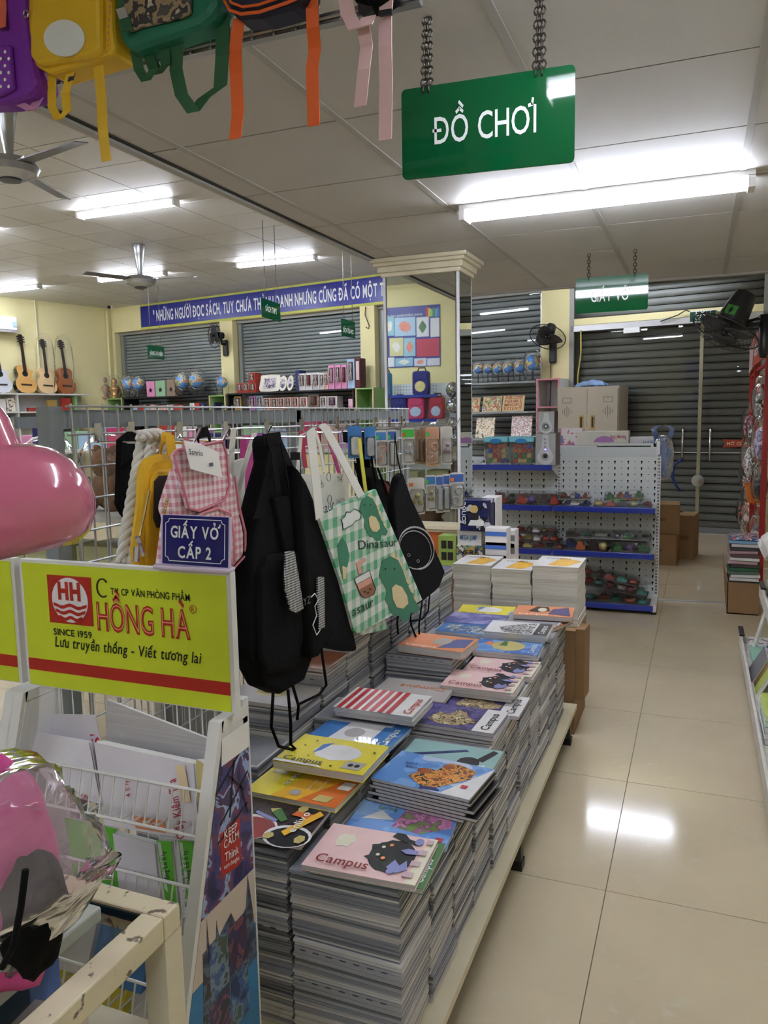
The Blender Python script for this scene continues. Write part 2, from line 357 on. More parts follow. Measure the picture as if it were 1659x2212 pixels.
# high ceiling
c2 = struct(MB().box(-12.2, 1.4, -3.3, 12.6, ZL + 0.008, ZL + 0.15).obj('ceiling_left', 'tbar', loc=(0, 0, ZL)))
Q = 0.605
pd = MB().box(0.006, Q - 0.006, 0.006, Q - 0.006, ZL, ZL + 0.012).obj('panel', 'panel_dot', c2); first = True
for i in range(-9, 8):
    for j in range(-4, 11):
        x0, y0 = -6.12 + Q * i, 6.135 + Q * j
        if x0 + Q > XE or y0 + x0 * 0.167 > 10.7: continue
        if first: pd.location = (x0, y0, 0); first = False
        else: copy_part(pd, c2, (x0, y0, 0))
MB().box(-12, XE, -3.3, 3.7, ZL, ZL + 0.01).obj('panel_field', 'panel_dot', c2)
# walls
wf = MB(WM)
T = 0.30
for a, b, z0, z1 in ((-11.2, -10.508, 0, ZL), (-10.508, -7.832, 3.2, ZL), (-7.832, -7.547, 0, ZL), (-7.547, -4.952, 3.2, ZL), (-4.952, -4.692, 0, ZL), (-4.692, -2.045, 3.2, ZL), (-2.045, -1.66, 0, ZL), (-1.66, 0.72, 3.2, ZL), (0.72, 1.6, 0, ZL), (-10.508, -7.832, 0, 0.94), (-7.547, -4.952, 0, 0.94), (-4.692, -2.045, 0, 0.28)):
    wf.box(a, b, 0, T, z0, z1)
wall_far = struct(wf.obj('wall_far', 'wall_yellow'))
P1, P2 = V((-10.455, 12.17, 0)), V((-10.97, 10.13, 0)); dl = (P1 - P2).normalized(); nl = V((-dl.y, dl.x, 0))
wl = struct(MB().hexa([P1 + dl * 0.3, P1 + dl * 0.3 + nl * 0.15, P1 - dl * 15.6 + nl * 0.15, P1 - dl * 15.6], [p + V((0, 0, ZL)) for p in (P1 + dl * 0.3, P1 + dl * 0.3 + nl * 0.15, P1 - dl * 15.6 + nl * 0.15, P1 - dl * 15.6)]).obj('wall_left', 'wall_yellow'))
struct(MB().box(-14.5, 1.5, -3.45, -3.3, 0, ZL).obj('wall_back', 'wall_yellow'))
struct(MB().box(1.4, 1.5, -3.3, 10.4, 0, ZL).obj('wall_right', 'wall_cream'))
struct(MB().obox(V((-10.44, 12.1, 1.8)), (0.02, 0, 0), (0, 0.02, 0), (0, 0, 1.8)).obj('trim_1', 'wall_yellow'))
pp = P1 - dl * 1.5
struct(MB().tube([pp + V((0.02, 0, 2.0)), pp + V((0.02, 0, ZL))], 0.018, 6).obj('trim_2', 'wall_cream'))
a = AZ(1425, 1307, 0.0); b = AZ(1562, 1297, 0.0)
struct(MB().obox((a + b) / 2 + V((-0.4, 0, 0.004)), (b - a) * 0.5 + V((0.9, -0.06, 0)), (0, 0.018, 0), (0, 0, 0.005)).obj('trim_3', 'alu'))

# roll-up shutters, one slat at a time
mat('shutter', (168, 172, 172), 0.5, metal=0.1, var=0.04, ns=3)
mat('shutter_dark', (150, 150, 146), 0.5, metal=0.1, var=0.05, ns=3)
def shutter(s0, s1, z0, z1, pitch, label, y=0.19, m='shutter'):
    t = thing('roll_shutter', label, 'shutter', WM @ V(((s0 + s1) / 2, y, z0)), 'roll-up shutters of the far wall')
    prof = [(0.012, 0), (0, pitch * 0.16), (-0.004, pitch * 0.4), (-0.002, pitch * 0.7), (0.006, pitch * 0.82), (0.014, pitch * 0.88), (0.022, pitch * 0.88), (0.022, 0)]
    n = int((z1 - z0) / pitch); mb = MB(WM); k = len(prof)
    mb.add([(s, y + p[0], z0 + p[1]) for s in (s0, s1) for p in prof], [tuple(range(k)), tuple(range(k, 2 * k))[::-1]] + [(i, k + i, k + (i + 1) % k, (i + 1) % k) for i in range(k)])
    o = mb.obj('slat', m, t)
    for i in range(1, n): copy_part(o, t, (0, 0, pitch * i))
    for s in (s0 - 0.035, s1 + 0.035): MB(WM).box(s - 0.035, s + 0.035, y - 0.05, y + 0.03, z0, z1).obj('guide_rail', 'alu', t)
    MB(WM).box(s0, s1, y + 0.03, y + 0.05, z0, z1).obj('backing', 'seam_dark', t)
    return t
shutter(-10.43, -7.9, 0.95, 3.2, 0.058, 'grey roll-up shutter beside the guitars under the start of the blue banner')
shutter(-7.47, -5.02, 0.95, 3.2, 0.058, 'grey roll-up shutter behind the pink doll boxes under the blue banner')
shutter(-4.62, -2.11, 0.3, 3.2, 0.080, 'grey roll-up shutter behind the row of bagged globes right of mirror pillar')
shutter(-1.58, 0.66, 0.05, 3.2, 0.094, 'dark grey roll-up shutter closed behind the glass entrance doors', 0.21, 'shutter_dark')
# shop windows in front of the shutters
for k, (a, b, z) in enumerate(((-10.5, -7.84, 0.95), (-7.54, -4.96, 0.95), (-4.69, -2.05, 0.3))):
    wd = struct(MB(WM).box(a, b, 0.10, 0.14, z, z + 0.05).obj('window_%d' % (k + 1), 'alu')); MB(WM).box(a, b, 0.10, 0.14, 3.15, 3.2).obj('window_head', 'shutter_dark', wd); MB(WM).prism([(a, z + 0.05), (b, z + 0.05), (b, 3.15), (a, 3.15)], (0, 0.12, 0), (1, 0, 0), (0, 0, 1), 0).obj('glass_pane', 'glass', wd)
# glass entrance
mat('stile', (150, 146, 118), 0.4, metal=0.3)
dr = struct(MB(WM).box(-1.64, 0.7, 0.0, 0.07, 2.585, 2.66).obj('door_1', 'alu'))
MB(WM).box(-1.66, 0.7, 0.01, 0.12, 2.665, 2.75).obj('transom_box', 'wall_yellow', dr)
for s in (-1.63, 0.69): MB(WM).box(s - 0.03, s + 0.03, 0.0, 0.07, 0, 3.2).obj('jamb', mat('jamb_gray', (150, 150, 144), 0.45, metal=0.3), dr)
for s0, s1, z0, z1 in ((-1.6, -0.02, 0.03, 2.58), (0.0, 0.66, 0.03, 2.58), (-1.6, 0.66, 2.76, 3.2)):
    MB(WM).prism([(s0, z0), (s1, z0), (s1, z1), (s0, z1)], (0, 0.035, 0), (1, 0, 0), (0, 0, 1), 0).obj('glass_pane', 'glass', dr)
MB(WM).box(-0.03, 0.012, 0.015, 0.05, 0.03, 2.58).obj('meeting_stile', 'stile', dr)
MB(WM).box(-0.95, -0.75, -0.005, 0.06, 2.52, 2.585).obj('door_closer', 'white_paint', dr)
for s in (-0.19, 0.13):
    h = MB(WM); h.tube([(s, 0.02, 1.30), (s, -0.05, 1.29), (s, -0.05, 0.92), (s, 0.02, 0.91)], 0.016, 8); h.obj('door_handle', 'chrome', dr, smooth=True)
MB(WM).lathe([(0.075, -0.01), (0.075, 0.012), (0.01, 0.014)], (-0.005, 0.0, 0.66), (0, -1, 0), 20).obj('lock_plate', 'chrome', dr)
MB(WM).box(-1.6, 0.66, 0.02, 0.035, 1.0, 1.012).obj('door_rail', 'alu', dr)
mat('arrow_red', (178, 62, 30), 0.5)
for x, sg in ((0.26, 1), (-0.32, -1)):
    q = [(0, 0.05), (0.03, 0), (0, -0.05), (0.22, -0.04), (0.22, -0.075), (0.34, 0), (0.22, 0.075), (0.22, 0.04)]
    MB(WM).prism([(p[0] * sg, p[1]) for p in q], (x, 0.028, 1.12), (1, 0, 0), (0, 0, 1), 0.002).obj('arrow_sticker', 'arrow_red', dr)
    tm = MB(WM); text(tm, 'MỞ CỬA' if sg > 0 else 'CỬA', (x + (0.05 if sg > 0 else -0.2), 0.024, 1.10), (1, 0, 0), (0, 0, 1), 0.055, 0.01); tm.obj('arrow_lettering', 'wall_cream', dr)
lk = tag(MB(WM).tube([(-0.18, -0.06, 0.93), (-0.27, -0.07, 0.86), (-0.30, -0.07, 0.72), (-0.25, -0.07, 0.6), (-0.2, -0.07, 0.53)], 0.016, 6).obj('lock_cable', mat('lock_blue', (28, 52, 120), 0.35), smooth=True), 'blue cable lock hanging from the glass door handle', 'lock')

# ---------------------------------------------------------------- fluorescent lamps
emat('tube_light', (236, 241, 255), TUBE_POWER)
def lamp(x, y, z, label, L=1.2, group='fluorescent battens on the ceilings', offs=(-0.027, 0.027), rr=0.016):
    t = thing('tube_lamp', label, 'lamp', (x, y, z), group)
    MB().box(x - L / 2, x + L / 2, y - 0.05, y + 0.05, z - 0.022, z).obj('housing', 'white_paint', t)
    for dy in offs: MB().cyl((x - L / 2 + 0.025, y + dy, z - 0.045), (x + L / 2 - 0.025, y + dy, z - 0.045), rr, n=10).obj('tube', 'tube_light', t, smooth=True)
    for s in (-1, 1): MB().box(x + s * (L / 2 - 0.012) - 0.013, x + s * (L / 2 - 0.012) + 0.013, y - 0.05, y + 0.05, z - 0.066, z - 0.02).obj('end_cap', 'white_paint', t)
    return t
lamp(-0.425, 3.55, ZR, 'long glowing tube lamp on the low ceiling behind the largest green sign')
lamp(0.16, 1.42, ZR, 'glowing tube lamp on the low ceiling just above the picture', offs=(0.0,), rr=0.012); lamp(-0.425, -1.3, ZR, 'unseen glowing tube lamp added behind the viewer for reflections')  # the second lamp, behind the viewer, is added for its reflections
lamp(-5.35, 6.57, ZL, 'glowing tube lamp nearest the silver fan at the upper left')
lamp(-5.35, 9.55, ZL, 'glowing tube lamp on the high ceiling above the blue banner')
lamp(-7.75, 9.55, ZL, 'glowing tube lamp partly hidden behind the smaller ceiling fan')
lamp(-10.1, 9.55, ZL, 'glowing tube lamp above the guitars cut by the left picture edge')
for x, y, lb in ((-7.75, 6.57, 'second row, middle'), (-10.1, 6.57, 'second row, by the left wall'), (-5.35, 3.6, 'third row, beside the near fan'), (-7.75, 3.6, 'third row, middle'), (-5.35, 0.6, 'fourth row, near the low ceiling'), (-7.75, 0.6, 'fourth row, middle'), (-3.4, 0.6, 'fourth row, at the step'), (-5.35, -1.9, 'last row, by the back wall')):
    lamp(x, y, ZL, 'glowing tube lamp on the high ceiling outside the picture, ' + lb)
lamp(-3.2, 8.3, ZL, 'glowing tube lamp on the high ceiling hidden behind the low ceiling'); lamp(-0.75, 9.75, ZL, 'glowing tube lamp on the high ceiling hidden near the entrance')
# ================================================================ THE FAR WALL: banner, signs, fans, shelves
mat('banner_blue', (38, 44, 140), 0.3, var=0.04); mat('banner_edge', (196, 200, 90), 0.5)
b0 = thing('wall_banner', 'long blue banner with white Vietnamese slogan in a lime border', 'banner', WM @ V((-6, -0.01, 3.24)))
MB(WM).box(-9.77, -2.1, -0.012, 0, 3.205, 3.645).obj('border', 'banner_edge', b0); MB(WM).box(-9.745, -2.12, -0.02, -0.012, 3.242, 3.612).obj('field', 'banner_blue', b0)
tm = MB(WM); text(tm, '" NHỮNG NGƯỜI ĐỌC SÁCH, TUY CHƯA THÀNH DANH NHƯNG CŨNG ĐÃ CÓ MỘT T', (-9.42, -0.0205, 3.325), (1, 0, 0), (0, 0, 1), 0.27, 0.022, width=4.92, gap=0.12); tm.obj('lettering', 'sign_white', b0)

def chain(mb, a, b, n, r=0.009, t=0.0022):
    a, b = V(a), V(b); d = (b - a) / n; u, w_ = frame_of(d)
    for i in range(n):
        c = a + d * (i + 0.5); x = u if i % 2 else w_; L = d.length * 0.72
        mb.tube([c + d.normalized() * L * math.cos(k * math.pi / 4) + x * r * math.sin(k * math.pi / 4) for k in range(8)], t, 4, closed=True)
def hang_sign(label, P, u, W_, H_, words, tsize, tx, tz, tops, links, th=0.004, strand=0.0, wd=None, wire=False):
    """P lower left corner, u along it; tops = [(distance along sign, top point)]"""
    P = V(P); u = V(u).normalized(); v = V((0, 0, 1)); n = u.cross(v)
    t = thing('hanging_sign', label, 'sign', P + u * W_ / 2, 'green hanging aisle signs')
    MB().prism(rrect(0, 0, W_, H_, 0.012), P - n * th, u, v, th).obj('board', 'sign_green', t)
    tm = MB(); text(tm, words, P + u * tx + v * tz + n * 0.0004, u, v, tsize, 0.006 if not wire else 0.02, width=wd); tm.obj('lettering', 'sign_white', t)
    for s, top in tops:
        base = P + u * s + v * (H_ - 0.012); m = MB()
        if wire: m.tube([base, V(top)], 0.004, 4)
        else:
            for k in ((-strand, strand) if strand else (0,)): chain(m, V(top) + u * k * 0.4, base + u * k, links)
        m.obj('chain' if not wire else 'hanging_wire', mat('chain_steel', (92, 86, 80), 0.4, metal=0.8), t)
    return t
hang_sign('largest green hanging sign reading ĐỒ CHƠI on two chains', (-0.690, 1.872, 2.090), (1, 0, -0.03), 0.412, 0.208, 'ĐỒ CHƠI', 0.088, 0.083, 0.074, [(0.065, (-0.622, 1.872, 2.447)), (0.332, (-0.357, 1.872, 2.447))], 12, strand=0.007, wd=0.243)
p = AY(1243, 678, 4.87); q = AY(1400, 668, 4.87)
hang_sign('green hanging sign reading GIẤY VỞ in front of the entrance shutter', p, q - p, 0.41, 0.205, 'GIẤY VỞ', 0.088, 0.09, 0.062, [(0.075, (p.x + 0.075, 4.87, ZR - 0.003)), (0.335, (p.x + 0.335, 4.87, ZR - 0.003))], 8, strand=0.0, wd=0.215)
for label, X, a, c, wds, tz, ts in (('small green hanging sign reading SÁCH THPT before the blue banner', -4.45, (566, 684), (608, 697), 'SÁCH THPT', 0.075, 0.085), ('small green hanging sign reading SÁCH TIỂU HỌC beside the mirror pillar', -4.05, (738, 725), (765, 731), 'SÁCH TIỂU HỌC', 0.05, 0.075), ('smallest green hanging sign reading HÀNG LƯU NIỆM before the left shutter', -8.0, (320, 774), (354, 777), 'HÀNG LƯU NIỆM', 0.06, 0.08)):
    p = AX(*a, X); q = AX(*c, X)
    hang_sign(label, p, V((0, 1, (q.z - p.z) / (q.y - p.y))), 0.41, 0.205, wds, ts, 0.05 if len(wds) > 9 else 0.08, tz, [(0.08, (X, p.y + 0.08, ZL)), (0.33, (X, p.y + 0.33, ZL))], 1, wire=True, wd=0.31 if len(wds) > 9 else 0.25)
# exit sign
ex = thing('exit_sign', 'dark green EXIT sign on the beam above the glass doors', 'sign', WM @ V((0, -0.05, 2.57)))
p = PW(1490, 698, 0.03); q = PW(1548, 690, 0.03); zt = PW(1490, 673, 0.03).z
mat('exit_green', (18, 66, 48), 0.35)
MB(WM).box(p.x, q.x, -0.05, -0.01, p.z, zt).obj('casing', 'white_paint', ex); MB(WM).box(p.x + 0.004, q.x - 0.008, -0.053, -0.05, p.z + 0.012, zt - 0.012).obj('face', 'exit_green', ex)
tm = MB(WM); text(tm, 'EXIT', (p.x + 0.07, -0.0535, p.z + 0.075), (1, 0, 0), (0, 0, 1), 0.085, 0.01, width=0.19); text(tm, 'LỐI RA', (p.x + 0.07, -0.0535, p.z + 0.03), (1, 0, 0), (0, 0, 1), 0.036, 0.0, width=0.19, gap=0.2); tm.obj('lettering', 'sign_white', ex)
tag(MB(WM).tube([(p.x, -0.03, zt), (p.x - 0.05, -0.04, zt + 0.02), (p.x - 0.14, -0.03, zt - 0.03), (p.x - 0.35, -0.02, zt - 0.09)], 0.008, 5).obj('power_cable', 'cable', smooth=True), 'short loose cable running from the EXIT sign along the beam', 'cable')
tag(MB(WM).tube([(-1.5, -0.02, 2.6), (-1.49, -0.03, 2.3), (-1.53, -0.03, 2.0), (-1.52, -0.03, 1.75)], 0.01, 5).obj('power_cable', mat('cable_yellow', (196, 176, 90), 0.6), smooth=True), 'yellow cable hanging down the left edge of the glass front', 'cable')
p = PW(1189, 760, 0.02)
tag(MB(WM).tube([(p.x, -0.02, p.z), (p.x + 0.01, -0.02, 1.9), (p.x - 0.02, -0.03, 1.2)], 0.006, 5).obj('power_cable', 'cable', smooth=True), 'thin dark cable running down the yellow pier below the wall fan', 'cable')
p = PW(790, 663, 0.01)
tag(MB(WM).tube([(p.x, -0.015, p.z), (p.x - 0.01, -0.02, p.z - 0.12), (p.x + 0.06, -0.02, p.z - 0.28), (p.x + 0.05, -0.02, p.z - 0.33), (p.x, -0.02, p.z - 0.3)], 0.007, 5).obj('power_cable', 'cable', smooth=True), 'loose curled wire dangling on the yellow pier left of mirror pillar', 'cable')

def fan_head(t, c, n, r, pre=''):
    """guard, blades, hub and motor of a fan whose front faces n"""
    c, n = V(c), V(n).normalized(); u, w_ = frame_of(n); ring = lambda rr, h: [c + n * h + (u * math.cos(k * math.pi / 14) + w_ * math.sin(k * math.pi / 14)) * rr for k in range(28)]
    MB().tube(ring(r, 0), r * 0.025, 5, closed=True).obj('guard_rim', 'black_plastic', t, smooth=True)
    for side in (1, -1):
        g = MB()
        for k in range(36):
            a = k * math.pi / 18; d = u * math.cos(a) + w_ * math.sin(a)
            g.tube([c + d * r * 0.2 + n * side * r * 0.30, c + d * r * 0.72 + n * side * r * 0.27, c + d * r], r * 0.006, 3)
        g.tube(ring(r * 0.62, side * r * 0.28), r * 0.007, 3, closed=True)
        stuff(g.obj('guard_wires', 'black_plastic', t))
    MB().lathe([(r * 0.22, 0), (r * 0.22, r * 0.02), (r * 0.05, r * 0.03)], c + n * r * 0.3, n, 16).obj('badge', 'black_plastic', t)
    MB().lathe([(r * 0.1, -r * 0.3), (r * 0.1, r * 0.12), (r * 0.03, r * 0.16)], c, n, 12).obj('hub', 'black_plastic', t)
    for k in range(3):
        a = k * 2.094 + 0.5; d = u * math.cos(a) + w_ * math.sin(a); e = n.cross(d); pts = []
        m = MB().surf(lambda s, q: c + d * r * (0.1 + 0.75 * s) + e * r * (q - 0.5) * (0.25 + 0.6 * math.sin(math.pi * min(1, s * 0.75 + 0.25))) + n * r * (0.10 * (q - 0.5)), 6, 4)
        m.obj('blade', mat('fan_blade', (52, 52, 54), 0.35), t, smooth=True, solid=0.003)
    MB().lathe([(r * 0.12, -r * 0.85), (r * 0.26, -r * 0.8), (r * 0.30, -r * 0.5), (r * 0.30, -r * 0.33), (r * 0.15, -r * 0.28)], c, n, 16).obj('motor_housing', 'black_plastic', t, smooth='a')
for label, pc, s0, nn in (('black wall fan on the yellow pier between the two banner shutters', (463, 725), -7.69, V((-0.35, -1, -0.05))), ('black wall fan tilted down on the yellow pier left of the entrance', (1183, 728), -1.87, V((-0.05, -0.62, -0.78)))):
    c = PW(pc[0], pc[1], 0.33); t = thing('wall_fan', label, 'fan', WM @ V((s0, 0, c.z - 0.3)), 'wall fans'); cw = WM @ c
    fan_head(t, cw, WM.to_3x3() @ nn, 0.205 if s0 < -3 else 0.235)
    MB(WM).box(s0 - 0.05, s0 + 0.05, -0.06, 0, c.z - 0.32, c.z - 0.05).obj('bracket', 'black_plastic', t, bev=0.02)
    MB().tube([WM @ V((s0, -0.04, c.z - 0.12)), WM @ V((s0, -0.12, c.z - 0.12)), cw - (WM.to_3x3() @ nn).normalized() * 0.12], 0.022, 8).obj('arm', 'black_plastic', t, smooth=True)
# the nearer fan at the right, seen from behind its guard
t = thing('wall_fan', 'large black wall fan with green label tilted over the red rack', 'fan', AY(1650, 720, 5.6), 'wall fans')
c = AY(1567, 716, 5.5); n = (AY(1567, 716, 5.5) - AY(1603, 652, 5.5)).normalized() + ray(1567, 716).normalized() * -0.27; fan_head(t, c, n, 0.215)
n = n.normalized(); m = MB(); a, b = c - n * 0.06, c - n * 0.26
MB().tube([a, a - n * 0.05, b], [0.085, 0.09, 0.07], 14).obj('motor_casing', 'black_plastic', t, smooth='a')
u, w_ = frame_of(n); side = V((-0.35, -0.93, 0.1)); side = (side - n * side.dot(n)).normalized(); MB().obox((a + b) / 2 + side * 0.084 + n * 0.05, side.cross(n) * 0.035, n * 0.032, side * 0.003).obj('green_label', mat('label_green', (62, 122, 50), 0.3), t)
pm = AY(1610, 700, 5.6); MB().tube([pm, AY(1659, 690, 5.65), AY(1700, 690, 5.7)], [0.02, 0.035, 0.035], 8).obj('arm', 'black_plastic', t, smooth=True)
q = AY(1651, 735, 5.62); MB().tube([q + V((0, 0, 0.16)), q + V((0.0, 0, -0.06)), q + V((-0.005, 0, -0.11))], [0.036, 0.034, 0.02], 8).obj('bracket', 'black_plastic', t, smooth=True)
q2 = AY(1690, 735, 5.72); MB().box(q2.x, 1.4, q2.y - 0.03, q2.y + 0.03, q2.z + 0.05, q2.z + 0.11).obj('wall_bar', 'black_plastic', t)

# ceiling fans
mat('fan_silver', (172, 174, 176), 0.28, metal=0.85); mat('fan_wing', (104, 104, 106), 0.4, metal=0.3)
def ceiling_fan(x, y, drop, label, a0, L):
    t = thing('ceiling_fan', label, 'fan', (x, y, ZL), 'silver ceiling fans')
    MB().lathe([(0.075, 0), (0.08, -0.03), (0.06, -0.12), (0.03, -drop + 0.06), (0.045, -drop + 0.02)], (x, y, ZL), n=16).obj('downrod', 'fan_silver', t, smooth='a')
    MB().lathe([(0.05, 0.04), (0.16, 0.015), (0.19, -0.03), (0.17, -0.07), (0.10, -0.1), (0.085, -0.105)], (x, y, ZL - drop), n=24).obj('motor', 'fan_silver', t, smooth='a')
    MB().lathe([(0.08, -0.1), (0.07, -0.115), (0.02, -0.118)], (x, y, ZL - drop), n=20).obj('cap', mat('fan_cap', (60, 58, 56), 0.3), t, smooth='a')
    for k in range(3):
        a = a0 + k * 2.0944; d = V((math.cos(a), math.sin(a), 0)); e = V((-d.y, d.x, 0)); c = V((x, y, ZL - drop - 0.01))
        MB().surf(lambda s, q: c + d * (0.17 + (L - 0.17) * s) + e * (q - 0.5) * (0.13 - 0.03 * s) + V((0, 0, 0.02 * (q - 0.5) - 0.01)), 6, 2).obj('blade', 'fan_wing', t, solid=0.006)
        MB().obox(c + d * 0.17, d * 0.05, e * 0.03, V((0, 0, 0.008))).obj('blade_iron', 'fan_silver', t)
ceiling_fan(-4.34, 4.17, 0.40, 'silver ceiling fan cut by the left picture edge below the purple backpack', R(-12), 0.78)
ceiling_fan(-6.38, 8.02, 0.40, 'smaller silver ceiling fan in front of a glowing tube lamp', R(10), 0.72)
# surveillance camera in the corner
p = PW(238, 664, 0.25); t = thing('security_camera', 'small white dome camera at the ceiling corner by the banner', 'camera', WM @ p)
MB(WM).tube([(p.x, p.y, ZL), (p.x, p.y, p.z + 0.05)], 0.03, 8).obj('mount', 'white_paint', t); MB(WM).ball((p.x, p.y, p.z + 0.02), 0.055, 12).obj('dome', 'white_paint', t, smooth=True); MB(WM).ball((p.x + 0.015, p.y - 0.035, p.z), 0.035, 10).obj('lens', 'black_plastic', t, smooth=True)

# ---------------------------------------------------------------- shelves along the far wall
mat('shelf_black', (30, 30, 32), 0.5); mat('shelf_green', (140, 178, 110), 0.5, var=0.03); mat('wood_pale', (206, 180, 140), 0.6, var=0.06, ns=8); mat('shelf_white', (214, 214, 210), 0.5, var=0.03); mat('pink_edge', (196, 130, 140), 0.5)
TOP = 1.955
def board_shelf(s0, s1, zs, m, label, d=0.38, ends=True):
    t = thing('wall_shelf', label, 'shelf', WM @ V(((s0 + s1) / 2, -d / 2, 0)))
    for z in zs: MB(WM).box(s0, s1, -d, -0.01, z - 0.025, z).obj('board', m, t)
    if ends:
        for s in (s0 + 0.012, s1 - 0.012): MB(WM).box(s - 0.012, s + 0.012, -d + 0.02, -0.01, 0, max(zs) - 0.025).obj('side_panel', m, t)
    return t
board_shelf(-9.95, -7.82, (TOP, 1.70, 1.35), 'shelf_black', 'black wall shelf carrying globes and star gift boxes below the left shutter')
board_shelf(-7.40, -4.86, (TOP, 1.66, 1.30), 'shelf_black', 'black wall shelf carrying the doll boxes below the middle shutter')
def cube_shelf(s0, s1, top, label, m='shelf_green', back='shelf_white', d=0.37, rows=3, h=0.30, edge='wood_pale'):
    t = thing('cube_shelf', label, 'shelf', WM @ V(((s0 + s1) / 2, -d / 2, 0)))
    for s in (s0 + 0.01, s1 - 0.01): MB(WM).box(s - 0.01, s + 0.01, -d, -0.01, 0, top).obj('side_panel', m, t)
    for s in (s0 + 0.01, s1 - 0.01): MB(WM).box(s - 0.011, s + 0.011, -d - 0.006, -d, 0, top).obj('edge_band', edge, t)
    for k in range(rows): MB(WM).box(s0 + 0.02, s1 - 0.02, -d, -0.01, top - 0.02 - k * h, top - k * h).obj('board', edge if edge != 'wood_pale' else m, t)
    MB(WM).box(s0, s1, -0.02, -0.008, 0, top).obj('back_panel', back, t); return t
cube_shelf(-10.40, -9.99, TOP, 'green and white cube shelf carrying gold statuettes in the corner', d=0.36)
cube_shelf(-7.80, -7.43, TOP - 0.02, 'narrow green cube shelf below the small lone globe')
cube_shelf(-4.82, -4.50, TOP, 'narrow green cube shelf left of the mirror pillar', back='shelf_green')
a = PW(1158, 822, 0.38); b = PW(1208, 820, 0.38)
cube_shelf(a.x, b.x, TOP + 0.02, 'tall white and pink cube shelf left of the steel locker', m='shelf_white', edge='pink_edge', h=0.36, rows=5)
mat('shelf_gray', (150, 156, 156), 0.5)
board_shelf(-3.9, a.x - 0.01, (TOP, 1.56, 1.2, 0.9), 'shelf_gray', 'white wall shelf with globes above alphabet puzzle boards', ends=False)
def wrect(x0, x1, y0, y1, d):
    xc = (x0 + x1) / 2; return PW(x0, (y0 + y1) / 2, d).x, PW(x1, (y0 + y1) / 2, d).x, PW(xc, y1, d).z, PW(xc, y0, d).z
mat('map_sea', (84, 140, 205), 0.25)
ramp_mat('globe_map', [(70, 130, 205), (84, 145, 215), (78, 138, 210), (206, 196, 120), (190, 120, 120), (120, 170, 100)], 9, 0.25, detail=4)
def wrap_bag(c, rx, rz, seed, nn=14, tie=True, ry=None):
    """crumpled clear bag around c"""
    m = MB(); ry = ry or rx
    def fn(s, q):
        th = 2 * math.pi * q; ph = math.pi * s; r_ = 1 + 0.22 * mnoise.noise(V((math.cos(th) * 2.2 + seed, math.sin(th) * 2.2, s * 4))) + 0.10 * mnoise.noise(V((math.cos(th) * 6 + seed, math.sin(th) * 6, s * 11)))
        prof = max(0.05, math.sin(ph) ** 0.6)
        return V(c) + V((math.cos(th) * rx * prof * r_, math.sin(th) * ry * prof * r_, -rz * math.cos(ph) * (1.12 if s > 0.5 and tie else 1)))
    return m.surf(fn, 10, nn)
def globe(px, py, rp, d, zb, label, ringc='white_paint', seed=0):
    c = PW(px, py, d); r_ = abs(PW(px + rp, py, d).x - c.x); t = thing('desk_globe', label, 'globe', WM @ V((c.x, -d, zb)), 'desk globes in clear bags')
    cw = V((c.x, -d, zb + r_ * 1.55)) if c.z < zb + r_ * 1.3 else V(c)
    MB(WM).ball(cw, r_, 18).obj('sphere', 'globe_map', t, smooth=True)
    MB(WM).tube([cw + V((0.6 * r_ * 0 + math.sin(R(k)) * -r_ * 1.12, 0, math.cos(R(k)) * r_ * 1.12)) for k in range(-15, 176, 19)], r_ * 0.06, 5).obj('meridian_arm', ringc, t, smooth=True)
    MB(WM).lathe([(r_ * 0.62, 0), (r_ * 0.55, r_ * 0.1), (r_ * 0.1, r_ * 0.16), (r_ * 0.08, max(r_ * 0.2, cw.z - zb - r_ * 1.05))], (c.x, -d, zb), n=14).obj('base', 'black_plastic', t, smooth='a')
    wrap_bag(WM @ V((c.x, -d, (zb + cw.z + r_ * 1.3) / 2)), r_ * 1.25, (cw.z + r_ * 1.5 - zb) / 2, seed).obj('plastic_wrap', 'plastic', t, smooth=True)
for i, (x, y, r_, lb) in enumerate(((278, 829, 9.5, 'bagged globe at the left end of the black shelf'), (299, 829, 9.5, 'bagged globe just left of the pink star box'), (395, 824, 12, 'bagged globe just right of the brown star box'), (424, 822, 12, 'bagged globe with bluest side right of the star boxes'), (480, 826, 9, 'small lone bagged globe on the narrow green cube shelf'))):
    globe(x, y, r_, 0.2, TOP if i < 4 else TOP - 0.02, lb, seed=i * 3.1)
for i, (x, y, r_, lb) in enumerate(((1033, 797, 10, 'leftmost bagged globe beside the mirror pillar'), (1054, 797, 9.5, 'second bagged globe from the mirror pillar'), (1076, 796, 10, 'third bagged globe from the mirror pillar'), (1098, 795, 11, 'bagged globe with white meridian arm in the middle of the right row'), (1123, 793, 11.5, 'bagged globe left of the biggest globe'), (1151, 783, 16, 'biggest bagged globe at the right end of the row'))):
    globe(x, y, r_, 0.2, TOP, lb, seed=20 + i * 2.3)
